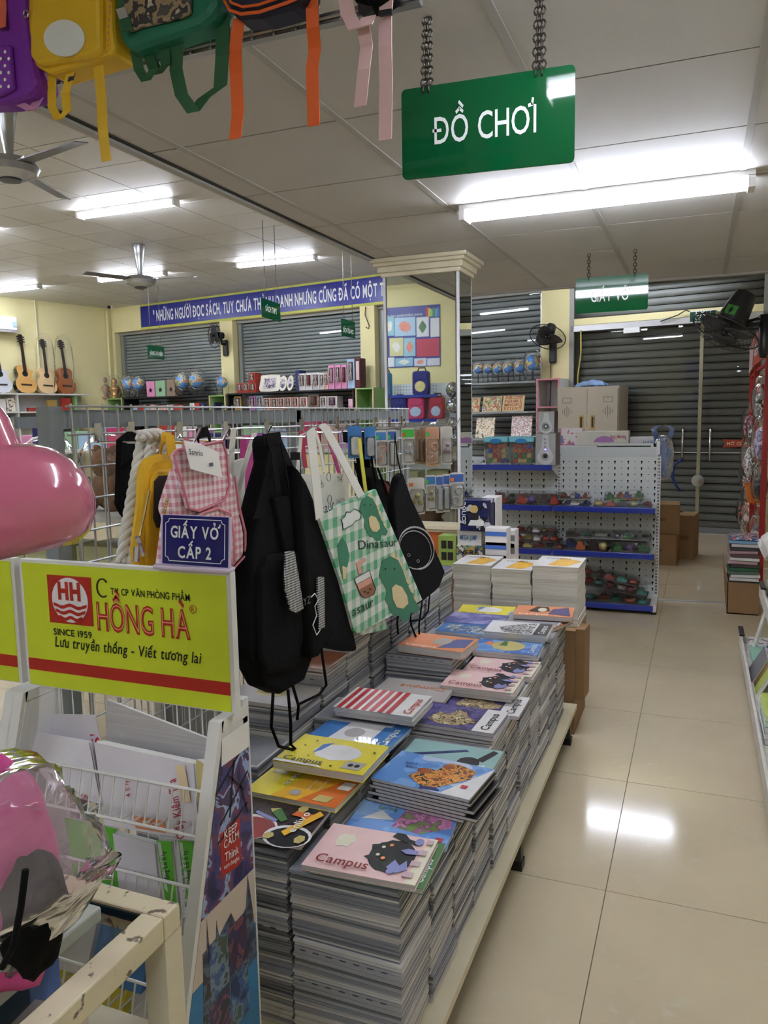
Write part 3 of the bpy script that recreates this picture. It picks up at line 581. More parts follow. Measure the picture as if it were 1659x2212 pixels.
def carton_box(name, label, cat, x0, x1, y0, y1, d, dep, m, group=None, win=None, fig=None, zb=None):
    s0, s1, z0, z1 = wrect(x0, x1, y0, y1, d)
    if zb is not None: z1 = zb + (z1 - z0); z0 = zb
    t = thing(name, label, cat, WM @ V(((s0 + s1) / 2, -d + dep / 2, z0)), group); g = (s1 - s0) * 0.03
    MB(WM).box(s0 + g, s1 - g, -d, -d + dep, z0, z1).obj('carton', m, t)
    if win:
        w0, w1, h0, h1 = s0 + (s1 - s0) * 0.2, s1 - (s1 - s0) * 0.2, z0 + (z1 - z0) * 0.28, z1 - (z1 - z0) * 0.1
        MB(WM).box(w0, w1, -d - 0.003, -d, h0, h1).obj('window', win, t)
        if fig:
            c = V(((w0 + w1) / 2, -d - 0.004, h0)); h = h1 - h0; ww = w1 - w0
            MB(WM).lathe([(ww * 0.36, 0), (ww * 0.22, h * 0.4), (ww * 0.12, h * 0.55), (ww * 0.26, h * 0.72), (ww * 0.2, h * 0.9), (ww * 0.05, h * 0.95)], c, n=10).obj('doll', fig, t, smooth=True)
            MB(WM).box(w0, w1, -d - 0.06, -d - 0.055, h0, h1).obj('window_film', 'plastic_fine', t)
    return t
mat('box_pink', (226, 150, 190), 0.4); mat('box_red', (176, 60, 48), 0.4); mat('box_lblue', (168, 196, 222), 0.4); mat('box_white', (226, 222, 220), 0.45); mat('box_navy', (34, 40, 96), 0.4); mat('box_wine', (92, 34, 42), 0.35); mat('box_gold', (176, 146, 82), 0.4); mat('box_purple', (186, 130, 196), 0.4); mat('box_blush', (224, 176, 160), 0.4); mat('box_dark', (46, 38, 40), 0.45); mat('win_dark', (70, 48, 56), 0.3); mat('doll_pale', (214, 196, 190), 0.5); mat('doll_red', (150, 40, 44), 0.5); mat('box_green', (150, 190, 150), 0.4); mat('box_brown', (150, 128, 112), 0.45)
DB = 'gift and doll boxes on the wall shelves'
Zt, Zb = TOP + 0.001, 1.661
for lb, x0, x1, y0, y1, m, win, fig, zb in (
    ('small red doll box at the left end of the row', 510, 524, 822, 843, 'box_red', 'win_dark', 'doll_pale', Zt), ('small red doll box second from the left of the row', 524, 538, 822, 843, 'box_red', 'win_dark', 'doll_pale', Zt), ('small red doll box under another red box', 538, 553, 822, 843, 'box_red', 'win_dark', 'doll_pale', Zt),
    ('dark blue upright carton behind the white doll boxes', 638, 648, 797, 841, 'box_navy', None, None, Zt),
    ('white doll box leftmost in the white row', 645, 659, 803, 840, 'box_white', 'win_dark', 'doll_pale', Zt), ('white doll box with a red figure', 659, 674, 803, 840, 'box_white', 'win_dark', 'doll_red', Zt), ('white doll box third in the white row', 674, 690, 803, 840, 'box_white', 'win_dark', 'doll_pale', Zt), ('narrow white doll box fourth in the white row', 690, 700, 803, 839, 'box_white', 'win_dark', 'doll_pale', Zt), ('narrow white doll box next to the tall pink boxes', 700, 709, 803, 839, 'box_blush', 'win_dark', 'doll_pale', Zt),
    ('tall pink doll box leftmost of three', 709, 722, 786, 838, 'box_pink', 'win_dark', 'doll_pale', Zt), ('tall pink doll box in the middle of three', 723, 736, 786, 838, 'box_pink', 'win_dark', 'doll_pale', Zt), ('tall pink doll box rightmost of three', 737, 749, 786, 838, 'box_pink', 'win_dark', 'doll_red', Zt),
    ('tallest pale blue doll box beside the yellow pier', 750, 766, 773, 837, 'box_lblue', 'win_dark', 'doll_pale', Zt), ('dark red tall doll box touching the yellow pier', 767, 778, 771, 836, 'box_wine', 'doll_pale', None, Zt),
    ('gold gift box with handle at the lower left', 506, 521, 852, 884, 'box_gold', 'win_dark', 'doll_pale', Zb), ('dark gift bag box beside the gold box', 523, 536, 852, 884, 'box_dark', None, None, Zb), ('purple gift box with heart window', 537, 552, 853, 884, 'box_purple', 'win_dark', 'doll_pale', Zb), ('pale blue gift box beside the purple one', 553, 568, 853, 884, 'box_lblue', 'win_dark', 'doll_pale', Zb),
    ('blush doll box first of five below', 569, 584, 857, 884, 'box_blush', 'win_dark', 'doll_pale', Zb), ('blush doll box second of five below', 585, 599, 857, 884, 'box_blush', 'win_dark', 'doll_pale', Zb), ('blush doll box third of five below', 600, 614, 857, 884, 'box_blush', 'win_dark', 'doll_pale', Zb), ('blush doll box fourth of five below', 615, 629, 857, 884, 'box_blush', 'win_dark', 'doll_pale', Zb), ('blush doll box last of five below', 630, 645, 857, 884, 'box_blush', 'win_dark', 'doll_pale', Zb),
    ('white box with dark red toy on the lower shelf', 648, 664, 857, 884, 'box_white', 'doll_red', 'doll_pale', Zb), ('large clear-fronted toy box on the lower shelf', 666, 689, 853, 884, 'box_brown', 'win_dark', 'doll_red', Zb), ('white box with a pale figure on the lower shelf', 691, 705, 857, 884, 'box_white', 'win_dark', 'doll_pale', Zb), ('wide white box with purple figure on the lower shelf', 706, 729, 857, 884, 'box_white', 'win_dark', 'box_purple', Zb), ('small pink box at the right end of the lower shelf', 752, 765, 864, 884, 'box_pink', 'doll_pale', None, Zb)):
    carton_box('doll_box', lb, 'box', x0, x1, y0, y1, 0.30, 0.16, m, DB, win, fig, zb)
s0, s1, z0, z1 = wrect(536, 551, 800, 821, 0.30)
carton_box('doll_box', 'small red doll box stacked on another red box', 'box', 536, 551, 800, 821, 0.30, 0.16, 'box_red', DB, 'win_dark', 'doll_pale', Zt + 0.165)
for lb, x0, x1, y0, m in (('pink gift box with a black star', 316, 334, 819, 'box_pink'), ('pale green gift box with a black star', 335, 357, 818, 'box_green'), ('brown gift box with a black star', 360, 378, 817, 'box_brown')):
    t = carton_box('gift_box', lb, 'box', x0, x1, y0, 853, 0.25, 0.2, m, 'star gift boxes on the black shelf', zb=Zt); s0, s1, z0, z1 = wrect(x0, x1, y0, 853, 0.25)
    st = [(math.sin(k * math.pi / 5) * (0.05 if k % 2 == 0 else 0.022), math.cos(k * math.pi / 5) * (0.05 if k % 2 == 0 else 0.022)) for k in range(10)]
    MB(WM).prism(st, ((s0 + s1) / 2, -0.2505, Zt + 0.12), (1, 0, 0), (0, 0, 1), 0.004).obj('star', 'black_plastic', t)
x = 286
k = 0
for wpx, m, h in ((10, 'box_lblue', 12), (14, 'box_red', 13), (12, 'box_lblue', 9), (9, 'box_blush', 13), (11, 'box_white', 10), (14, 'box_blush', 11), (14, 'box_white', 12), (22, 'box_red', 11), (12, 'box_dark', 13), (10, 'box_white', 14), (10, 'box_red', 14), (12, 'box_navy', 13), (10, 'box_dark', 14), (12, 'box_navy', 14)):
    carton_box('gift_carton', ('pale blue', 'red', 'blue-grey', 'blush', 'white', 'salmon', 'cream', 'long red', 'black', 'white patterned', 'bright red', 'navy', 'dark', 'teal')[k] + ' low carton on the board under the left globes', 'box', x, x + wpx, 878 - h, 879, 0.28, 0.18, m, 'low cartons under the left globes', zb=1.701); x += wpx + 0.6; k += 1
# silver picture frames
mat('frame_ivory', (226, 220, 206), 0.35, bump=0.6, bs=60)
def photo_frame(label, x0, x1, y0, y1, oval):
    s0, s1, z0, z1 = wrect(x0, x1, y0, y1, 0.24); w_ = s1 - s0; h = z1 - z0; t = thing('standing_photo', label, 'photo', WM @ V(((s0 + s1) / 2, -0.24, Zt)), 'ornate picture frames')
    o = V(((s0 + s1) / 2, -0.24, Zt + h / 2)); u, v = V((1, 0, 0)), V((0, 0.22, 1)).normalized()
    pts = [(math.copysign(abs(math.cos(a)) ** (0.25 if not oval else 1), math.cos(a)) * w_ / 2 * (1 + 0.04 * math.sin(a * 12)), math.copysign(abs(math.sin(a)) ** (0.25 if not oval else 1), math.sin(a)) * h / 2 * (1 + 0.04 * math.cos(a * 12))) for a in [k * math.pi / 18 for k in range(36)]]
    MB(WM).prism(pts, o, u, v, 0.02).obj('moulding', 'frame_ivory', t); MB(WM).prism([(p[0] * 0.62, p[1] * 0.62) for p in pts], o + V((0, -0.02, 0.004)), u, v, 0.004).obj('photograph', ramp_mat('photo_print', [(60, 56, 70), (150, 140, 150), (206, 196, 200), (90, 80, 96)], 14, 0.3), t)
photo_frame('square ivory picture frame with a dark photo', 563, 606, 805, 842, False); photo_frame('oval ivory picture frame leaning left of another oval', 604, 621, 808, 842, True); photo_frame('narrow oval ivory picture frame turned away', 622, 635, 808, 842, True)
# statuettes and globes in the corner
mat('gold_resin', (170, 130, 76), 0.3, metal=0.5); mat('bust_brown', (168, 138, 110), 0.55)
for lb, x, y0, m in (('brown resin bust wrapped in clear film', 226, 812, 'bust_brown'), ('gold figurine in a clear bag beside the brown bust', 248, 816, 'gold_resin')):
    c = PW(x, 851, 0.2); h = PW(x, y0, 0.2).z - TOP; t = thing('statuette', lb, 'statuette', WM @ V((c.x, -0.2, TOP)), 'resin statuettes')
    MB(WM).lathe([(0.09, 0), (0.09, 0.04), (0.05, 0.06), (0.1, h * 0.4), (0.09, h * 0.55), (0.035, h * 0.66), (0.06, h * 0.78), (0.055, h * 0.92), (0.01, h)], (c.x, -0.2, TOP), n=14).obj('figure', m, t, smooth=True)
    wrap_bag(WM @ V((c.x, -0.2, TOP + h * 0.52)), 0.13, h * 0.56, x).obj('plastic_wrap', 'plastic', t, smooth=True)
globe(174, 825, 10, 0.24, TOP, 'bagged globe beside the rightmost guitar', seed=41); globe(199, 825, 12.5, 0.26, TOP, 'bagged globe between the guitars and the brown bust', seed=44)
# alphabet puzzle boards and tablets on the right wall shelf
ramp_mat('puzzle_print', [(214, 186, 140), (190, 70, 50), (206, 170, 70), (120, 160, 90), (90, 110, 170), (222, 200, 160)], 60, 0.35, kind='vor')
for lb, x0, x1, y0, y1, words in (('wooden puzzle board cut off by the mirror pillar', 1008, 1036, 847, 880, None), ('wooden puzzle board with many small colourful pieces', 1042, 1083, 844, 879, None), ('wooden alphabet puzzle board with capital letters', 1085, 1132, 841, 877, ['ABCDE', 'FGHIKL', 'MNOPQ', 'RSTUVY'])):
    s0, s1, z0, z1 = wrect(x0, x1, y0, y1, 0.28); t = thing('puzzle_board', lb, 'puzzle', WM @ V(((s0 + s1) / 2, -0.28, 1.561)), 'wooden puzzle boards'); h = z1 - z0; o = V((s0, -0.30, 1.562)); v = V((0, 0.3, 1)).normalized()
    MB(WM).prism([(0, 0), (s1 - s0, 0), (s1 - s0, h), (0, h)], o, (1, 0, 0), v, -0.012).obj('board', 'wood_pale', t); MB(WM).prism([(0.012, 0.012), (s1 - s0 - 0.012, 0.012), (s1 - s0 - 0.012, h - 0.012), (0.012, h - 0.012)], o, (1, 0, 0), v, 0.003).obj('picture', 'puzzle_print' if not words else mat('puzzle_gold', (214, 178, 110), 0.4, var=0.15, ns=30), t)
    if words:
        tm = MB(WM)
        for k, wd in enumerate(words): text(tm, wd, o + V((0.03, 0, 0)) + v * (h * 0.78 - k * h * 0.235) + V((0, -0.004, 0)), (1, 0, 0), v, 0.06, 0.02, width=s1 - s0 - 0.06)
        tm.obj('letter_pieces', mat('puzzle_letter', (150, 52, 40), 0.4), t)
for lb, x0, x1, y0, y1, m, dd in (('picture tablet with bright print behind the building blocks', 1030, 1070, 902, 945, ramp_mat('tablet_print_a', [(236, 226, 206), (240, 232, 214), (230, 190, 150), (90, 140, 80)], 40, 0.25), 0.3), ('pink and white animal picture tablet behind the building blocks', 1106, 1150, 898, 945, ramp_mat('tablet_print_b', [(238, 236, 226), (234, 230, 220), (200, 120, 160), (150, 170, 110)], 50, 0.3), 0.3)):
    s0, s1, z0, z1 = wrect(x0, x1, y0, y1, dd); t = thing('picture_tablet', lb, 'board', WM @ V(((s0 + s1) / 2, -dd, 1.2)), 'picture tablets on the right wall shelf'); h = z1 - 1.2; o = V((s0, -dd - 0.05, 1.202)); v = V((0, 0.2, 1)).normalized()
    MB(WM).prism([(0, 0), (s1 - s0, 0), (s1 - s0, h), (0, h)], o, (1, 0, 0), v, -0.012).obj('backing', 'wood_pale', t); MB(WM).prism([(0, 0), (s1 - s0, 0), (s1 - s0, h), (0, h)], o, (1, 0, 0), v, 0.002).obj('print', m, t)
# ---------------------------------------------------------------- guitars and shelf on the left wall
def PL(x, y, d):
    nn = -nl; o = P1 + nn * d; rr = ray(x, y); return CAM + rr * ((o - CAM).dot(nn) / rr.dot(nn))
LD = 0.36
bk = thing('bookcase', 'white bookcase along the left wall below the guitars', 'bookcase', P1 - dl * 2 - nl * 0.18)
zt = PL(90, 850, LD).z
aa = P1 - nl * 0.02 - dl * 0.72; bb = P1 - nl * 0.02 - dl * 4.2
for z in (zt, PL(60, 889, LD).z, PL(60, 921, LD).z, 1.0): MB().obox((aa + bb) / 2 - nl * LD / 2 + V((0, 0, z - 0.012)), (aa - bb) / 2, nl * LD / 2, (0, 0, 0.012)).obj('board', 'shelf_white', bk)
for xx in (40, 166):
    pq = PL(xx, 880, LD); MB().obox(V((pq.x, pq.y, 0)) + nl * LD / 2 + V((0, 0, zt / 2 - 0.02)), dl * 0.014, nl * LD / 2, (0, 0, zt / 2 - 0.015)).obj('side_panel', 'shelf_white' if xx < 100 else 'shelf_green', bk)
MB().obox((aa + bb) / 2 + V((0, 0, zt / 2)), (aa - bb) / 2, nl * 0.008, (0, 0, zt / 2)).obj('back_panel', 'shelf_white', bk)
mat('guitar_black', (20, 20, 22), 0.12, coat=1.0); mat('guitar_white', (206, 208, 216), 0.15, coat=1.0); mat('guitar_honey', (206, 160, 92), 0.3, coat=0.6, var=0.05); mat('guitar_pale', (222, 190, 140), 0.35, coat=0.5, var=0.05); mat('guitar_brown', (160, 92, 48), 0.25, coat=0.8, var=0.08); mat('fretboard', (44, 32, 28), 0.4)
def guitar(label, lx, by, hx, hy, topm, sidem, bag=False, cut=True):
    """lower end of the body at pixel (lx,by), head at (hx,hy), on the shelf against the left wall"""
    a = PL(lx, by, 0.24); a.z = zt; b = PL(hx, hy, 0.05); ax = (b - a); L = ax.length; ax.normalize(); nn = -nl; u = ax.cross(nn).normalized(); nn = u.cross(ax).normalized()
    t = thing('guitar', label, 'guitar', a, 'acoustic guitars on the left bookcase'); k = L
    half = [(0, 0.0), (0.10, 0.015), (0.165, 0.07), (0.185, 0.14), (0.17, 0.21), (0.13, 0.27), (0.118, 0.31), (0.135, 0.37), (0.14, 0.42), (0.115, 0.465), (0.05, 0.48)]
    lf = [(-x * k, y * k) for x, y in half]; rt = [(x * k, y * k) for x, y in half]
    if cut: rt = [(x * k, y * k) for x, y in [(0, 0), (0.10, 0.015), (0.165, 0.07), (0.185, 0.14), (0.17, 0.21), (0.13, 0.27), (0.118, 0.31), (0.138, 0.37), (0.145, 0.405), (0.10, 0.395), (0.05, 0.43), (0.045, 0.48)]]
    pts = rt + lf[::-1][:-1]
    MB().prism(pts, a - nn * 0.1, u, ax, 0.094).obj('body', sidem, t); MB().prism([(x * 0.985, y * 0.99 + 0.004) for x, y in pts], a - nn * 0.006, u, ax, 0.004).obj('soundboard', topm, t)
    MB().prism(arc(0, 0, 0.05 * k, 0, 345, 18), a + ax * 0.335 * k - nn * 0.0015, u, ax, 0.001).obj('sound_hole', 'black_plastic', t)
    MB().prism([(-0.09 * k, -0.012), (0.09 * k, -0.012), (0.09 * k, 0.012), (-0.09 * k, 0.012)], a + ax * 0.15 * k, u, ax, 0.008).obj('bridge', 'fretboard', t)
    MB().prism([(-0.028 * k, 0.38 * k), (0.028 * k, 0.38 * k), (0.022 * k, 0.82 * k), (-0.022 * k, 0.82 * k)], a, u, ax, 0.012).obj('neck', 'fretboard', t)
    hd = MB().prism([(-0.026 * k, 0.82 * k), (0.026 * k, 0.82 * k), (0.036 * k, 0.86 * k), (0.034 * k, 0.99 * k), (0, k), (-0.034 * k, 0.99 * k), (-0.036 * k, 0.86 * k)], a - nn * 0.01, u, ax, 0.014).obj('headstock', 'fretboard', t)
    for s in (-1, 1):
        for q in (0.875, 0.915, 0.955): MB().obox(a + u * s * 0.05 * k + ax * q * k, u * 0.016, ax * 0.009, nn * 0.006).obj('tuning_peg', 'black_plastic', hd)
    if bag: wrap_bag(a + ax * L * 0.5, 0.2, L * 0.52, lx, ry=0.1).obj('plastic_wrap', 'plastic', t, smooth=True)
guitar('black and white cutaway guitar cut by the left picture edge', 8, 847, -14, 725, 'guitar_white', 'guitar_black')
guitar('honey-coloured cutaway guitar with black sides', 60, 848, 43, 722, 'guitar_honey', 'guitar_black')
guitar('pale classical guitar in a clear bag', 106, 849, 91, 732, 'guitar_pale', 'guitar_pale', True, False)
guitar('reddish-brown classical guitar at the right end of the row', 148, 850, 130, 734, 'guitar_brown', 'guitar_brown', True, False)
t = thing('air_conditioner', 'white split air conditioner on the left wall above the guitars', 'air conditioner', PL(0, 715, 0.1)); c = PL(40, 700, 0.22); c2_ = c - dl * 0.9
zz0, zz1 = PL(30, 718, 0.2).z, PL(30, 684, 0.2).z
MB().obox((c + c2_) / 2 + nl * 0.11 + V((0, 0, (zz0 + zz1) / 2 - c.z)), dl * 0.45, nl * 0.1, (0, 0, (zz1 - zz0) / 2)).obj('casing', 'white_paint', t, bev=0.03)
MB().obox(c - dl * 0.07 - nl * 0.001 + V((0, 0, (zz0 + zz1) / 2 - c.z)), dl * 0.035, nl * 0.004, (0, 0, 0.04)).obj('energy_label', 'box_lblue', t)
MB().obox((c + c2_) / 2 + nl * 0.07 + V((0, 0, zz0 - c.z + 0.02)), dl * 0.43, nl * 0.06, (0, 0, 0.022)).obj('air_outlet', mat('ac_gray', (150, 150, 150), 0.5), t)
# a few books on the bookcase
zs = [PL(60, 889, LD).z, PL(60, 921, LD).z]
for lb, x0, x1, y0, zi, m, gap in (('calligraphy album upright on the left bookcase', 0, 14, 862, 0, 'box_white', 0), ('white album with brush flowers on the left bookcase', 16, 34, 860, 0, ramp_mat('brush_print', [(226, 220, 206), (222, 214, 198), (96, 84, 70)], 30, 0.5), 0), ('tan box leaning on the left bookcase', 104, 125, 864, 0, 'box_gold', 0), ('small red case on the left bookcase', 62, 92, 881, 0, 'box_red', 0), ('salmon box beside the green end panel', 135, 155, 860, 0, 'box_red', 0), ('blue and white book on the lower left bookcase board', 4, 22, 898, 1, 'box_navy', 0), ('dark box on the lower left bookcase board', 50, 70, 906, 1, 'box_dark', 0), ('gold box on the lower left bookcase board', 72, 88, 902, 1, 'box_gold', 0), ('framed picture on the lower left bookcase board', 102, 122, 900, 1, ramp_mat('wood_print', [(140, 110, 84), (176, 150, 120), (90, 70, 54)], 20, 0.5), 0)):
    p = PL(x0, 880, LD - 0.05); q = PL(x1, 880, LD - 0.05); ztop = PL((x0 + x1) / 2, y0, LD - 0.05).z; z = zs[zi] + 0.001; d = V((q.x - p.x, q.y - p.y, 0)); nn = -nl
    t = MB().obox(V((p.x, p.y, z)) + d / 2 + nl * 0.04 + V((0, 0, (ztop - z) / 2)), d / 2, nl * 0.03, (0, 0, max(0.02, (ztop - z) / 2))).obj('shelf_book', m)
    tag(t, lb, 'book', 'books on the left bookcase')
mat('sign_navy', (22, 30, 110), 0.4)
for i, (x0, x1) in enumerate(((75, 100), (128, 150), (4, 24))):
    p = PL(x0, 915, LD + 0.01); q = PL(x1, 915, LD + 0.01); d = V((q.x - p.x, q.y - p.y, 0)); z = zs[1] + 0.001
    t = thing('shelf_sign', ('blue shelf sign in the middle of the left bookcase', 'blue shelf sign near the mesh post on the left bookcase', 'blue shelf sign at the left picture edge')[i], 'sign', V((p.x, p.y, z)), 'blue shelf signs on the left bookcase')
    MB().obox(V((p.x, p.y, z)) + d / 2 + V((0, 0, 0.05)), d / 2, nl * 0.004, (0, 0, 0.05)).obj('board', 'sign_navy', t); tm = MB(); text(tm, 'THIẾU NHI', V((p.x, p.y, z + 0.035)) + d * 0.12 - nl * 0.006, d, (0, 0, 1), 0.05, 0.01, width=d.length * 0.76); tm.obj('lettering', 'sign_white', t)
# ================================================================ MIRROR PILLAR
mat('plinth_orange', (182, 92, 40), 0.45, var=0.06); mat('mould_cream', (224, 214, 186), 0.5); mat('trim_white', (222, 222, 228), 0.35)
px0, px1, py0, py1 = -1.783, -1.318, 4.482, 4.757
pl = struct(MB().box(px0 + 0.012, px1 - 0.012, py0 + 0.012, py1, 0.0, ZR).obj('column', 'wall_cream'))
MB().box(px0 + 0.02, px1 - 0.02, py0, py0 + 0.008, 0.88, 2.345).obj('mirror_panel', 'mirror', pl); MB().box(px1 - 0.008, px1, py0 + 0.02, py1, 0.88, 2.345).obj('mirror_panel', 'mirror', pl)
MB().box(px0, px0 + 0.008, py0 + 0.02, py1, 0.88, 2.345).obj('mirror_panel', 'mirror', pl)
for x, y, e in ((px0 + 0.004, py0 + 0.004, 0.0075), (px1 - 0.004, py0 + 0.004, 0.0075), (px1 - 0.002, py1, 0.003)): MB().box(x - e, x + e, y - e, y + e, 0.88, 2.345).obj('corner_trim', 'trim_white', pl)
for k, (e, z0, z1) in enumerate(((0.015, 2.345, 2.37), (0.03, 2.37, 2.405), (0.05, 2.405, 2.425), (0.065, 2.425, 2.449))): MB().box(px0 - e, px1 + e, py0 - e, py1 + e, z0, z1).obj('capital_step', 'mould_cream', pl, bev=0.006)
for e, z0, z1 in ((0.02, 0.86, 0.88), (0.035, 0.84, 0.86), (0.02, 0.82, 0.84)): MB().box(px0 - e, px1 + e, py0 - e, py1 + e, z0, z1).obj('base_moulding', 'mould_cream', pl)
MB().box(px0 - 0.012, px1 + 0.012, py0 - 0.012, py1 + 0.012, 0, 0.82).obj('plinth', 'plinth_orange', pl)
# ---------------------------------------------------------------- what the pillar's front mirror shows, built on the back wall
def MR(x, y, Y):
    p = AY(x, y, 2 * py0 - Y); return V((p.x, Y, p.z))
YB = -3.3
po = thing('wall_poster', 'blue publisher poster with book covers on the yellow back wall', 'poster', MR(890, 795, YB))
mat('poster_blue', (52, 54, 140), 0.4)
a, b = MR(790, 797, YB + 0.012), MR(950, 657, YB + 0.012)
MB().box(a.x, b.x, YB, YB + 0.015, a.z, b.z).obj('board', 'poster_blue', po)
tm = MB(); q = MR(912, 678, YB + 0.016); text(tm, 'www.nxbkimdong.com.vn', (q.x, YB + 0.016, q.z - 0.02), (-1, 0, 0), (0, 0, 1), 0.062, 0.008, width=0.62); tm.obj('lettering', 'sign_white', po)
cards = [(833, 851, 684, 726, (150, 200, 214)), (853, 897, 684, 727, (176, 206, 228)), (900, 926, 684, 728, (226, 226, 232)), (930, 949, 686, 728, (224, 224, 228)), (842, 871, 729, 770, (222, 214, 160)), (873, 897, 729, 770, (164, 206, 220)), (900, 949, 730, 771, (196, 62, 84)), (834, 852, 772, 793, (224, 224, 230)), (854, 892, 772, 792, (150, 196, 220)), (895, 921, 773, 791, (210, 216, 232)), (923, 950, 773, 790, (216, 216, 228))]
for i, (x0, x1, y0, y1, c) in enumerate(cards):
    a, b = MR(x0, y1, YB + 0.016), MR(x1, y0, YB + 0.016); MB().box(a.x, b.x, YB + 0.015, YB + 0.019, a.z, b.z).obj('book_cover', mat('cover_%d' % i, c, 0.4, var=0.05), po)
    if i in (0, 1, 2, 4, 5, 8, 9):
        m = MB(); cx, cz = (a.x + b.x) / 2, (a.z + b.z) / 2; ww, hh = (b.x - a.x) * 0.3, (b.z - a.z) * 0.3
        m.prism([(math.cos(k * 0.5236) * ww * (0.8 + 0.3 * ((k * 7 + i) % 3) / 2), math.sin(k * 0.5236) * hh * (0.8 + 0.3 * ((k * 5 + i) % 3) / 2)) for k in range(12)], (cx, YB + 0.0195, cz), (-1, 0, 0), (0, 0, 1), 0.001).obj('cover_drawing', mat('drawing_%d' % (i % 4), ((238, 236, 226), (230, 150, 130), (90, 130, 90), (120, 110, 170))[i % 4], 0.5, var=0.15, ns=20), po)
for k, c in enumerate(((190, 60, 60), (222, 200, 90), (150, 200, 120), (60, 140, 110), (110, 170, 210), (90, 120, 200))):
    a = MR(920 + k * 5, 684, YB + 0.016); b = MR(924.5 + k * 5, 663 + (k * 7) % 5, YB + 0.016); MB().box(a.x, b.x, YB + 0.015, YB + 0.02, a.z, b.z).obj('book_spine', mat('spine_%d' % k, c, 0.4), po)
mat('peg_white', (218, 222, 222), 0.45, var=0.02); mat('hole_dark', (30, 30, 30), 0.9)
gb = thing('peg_shelf', 'white peg shelf with blue rails against the yellow back wall', 'shelf', (MR(890, 900, -2.6).x, -2.7, 0))
a, b = MR(780, 860, -2.95), MR(972, 826, -2.95)
MB().box(a.x, b.x, -3.0, -2.98, 0.05, b.z).obj('pegboard', 'peg_white', gb)
hm = MB()
for i in range(26):
    for j in range(9): hm.box(a.x + 0.03 + i * 0.05, a.x + 0.042 + i * 0.05, -2.979, -2.976, b.z - 0.05 - j * 0.05, b.z - 0.036 - j * 0.05)
stuff(hm.obj('peg_holes', 'hole_dark', gb))
zsh = [MR(890, 854, -2.6).z, MR(935, 906, -2.6).z]
for z in zsh + [0.9]:
    MB().box(a.x, b.x - 0.1, -2.98, -2.62, z - 0.02, z).obj('shelf_board', 'peg_white', gb); MB().box(a.x, b.x - 0.1, -2.63, -2.6, z - 0.035, z + 0.01).obj('price_rail', 'blue_metal', gb)
def small_pack(label, x0, x1, y0, zb, m, m2, Y=-2.75):
    p, q = MR(x0, 860, Y), MR(x1, 860, Y); zt_ = MR((x0 + x1) / 2, y0, Y).z; w_ = q.x - p.x; h = zt_ - zb; c = (p.x + q.x) / 2
    t = thing('school_backpack', label, 'backpack', (c, Y, zb), 'backpacks on the back peg shelf')
    MB().prism(rrect(-w_ / 2, 0, w_ / 2, h, w_ * 0.18), (c, Y, zb + 0.002), (-1, 0, 0), (0, 0, 1), 0.12).obj('body', m, t, bev=0.02)
    MB().prism(arc(0, 0, w_ * 0.32, 0, 345, 20, h * 0.22), (c, Y + 0.12, zb + h * 0.36), (-1, 0, 0), (0, 0, 1), 0.012).obj('front_pocket', m2, t)
    MB().prism(rrect(-w_ * 0.4, h * 0.66, w_ * 0.4, h * 0.97, 0.04), (c, Y + 0.12, zb), (-1, 0, 0), (0, 0, 1), 0.012).obj('flap', m, t)
    MB().tube([(c - 0.07, Y + 0.03, zb + h), (c - 0.05, Y + 0.03, zb + h + 0.05), (c + 0.05, Y + 0.03, zb + h + 0.05), (c + 0.07, Y + 0.03, zb + h)], 0.01, 6).obj('grab_handle', 'black_cloth', t)
mat('pack_navy', (38, 42, 120), 0.6); mat('pack_sky', (44, 122, 176), 0.55); mat('pack_rose', (190, 52, 100), 0.5); mat('pack_crimson', (170, 36, 56), 0.5); mat('pack_yellowprint', (216, 204, 140), 0.5, var=0.15, ns=30); mat('pack_bluegray', (170, 190, 214), 0.5, var=0.12, ns=30)
small_pack('navy backpack with yellow front reflected in the pillar mirror', 896, 931, 802, zsh[0], 'pack_navy', 'pack_yellowprint')
small_pack('sky-blue backpack at the left edge of the pillar mirror', 822, 849, 806, zsh[0], 'pack_sky', 'pack_sky')
small_pack('navy backpack on the second shelf in the pillar mirror', 848, 883, 860, zsh[1], 'pack_navy', 'pack_navy')
small_pack('rose backpack with pale oval in the pillar mirror', 885, 921, 859, zsh[1], 'pack_rose', 'pack_bluegray')
small_pack('crimson backpack with pale oval in the pillar mirror', 931, 962, 857, zsh[1], 'pack_crimson', 'pack_bluegray')
ramp_mat('foil_print', [(90, 90, 110), (190, 190, 206), (60, 60, 70), (200, 196, 150), (120, 120, 150)], 9, 0.2, metal=0.5, dist=1.5)
for i, (y0, y1) in enumerate(((826, 858), (860, 900), (902, 930), (932, 965))):
    p, q = MR(966, y1, -2.5), MR(990, y0, -2.5); c = (p + q) / 2
    tag(MB().ball((c.x, -2.5, c.z), 1.0, 14, ((q.x - p.x) * 0.6, 0.1, (q.z - p.z) * 0.55)).obj('foil_pack', 'foil_print', smooth=True), ('top', 'second', 'third', 'lowest')[i] + ' silvery wrapped pack hanging at the right of the mirror image', 'bag', 'silvery packs on the back peg shelf')

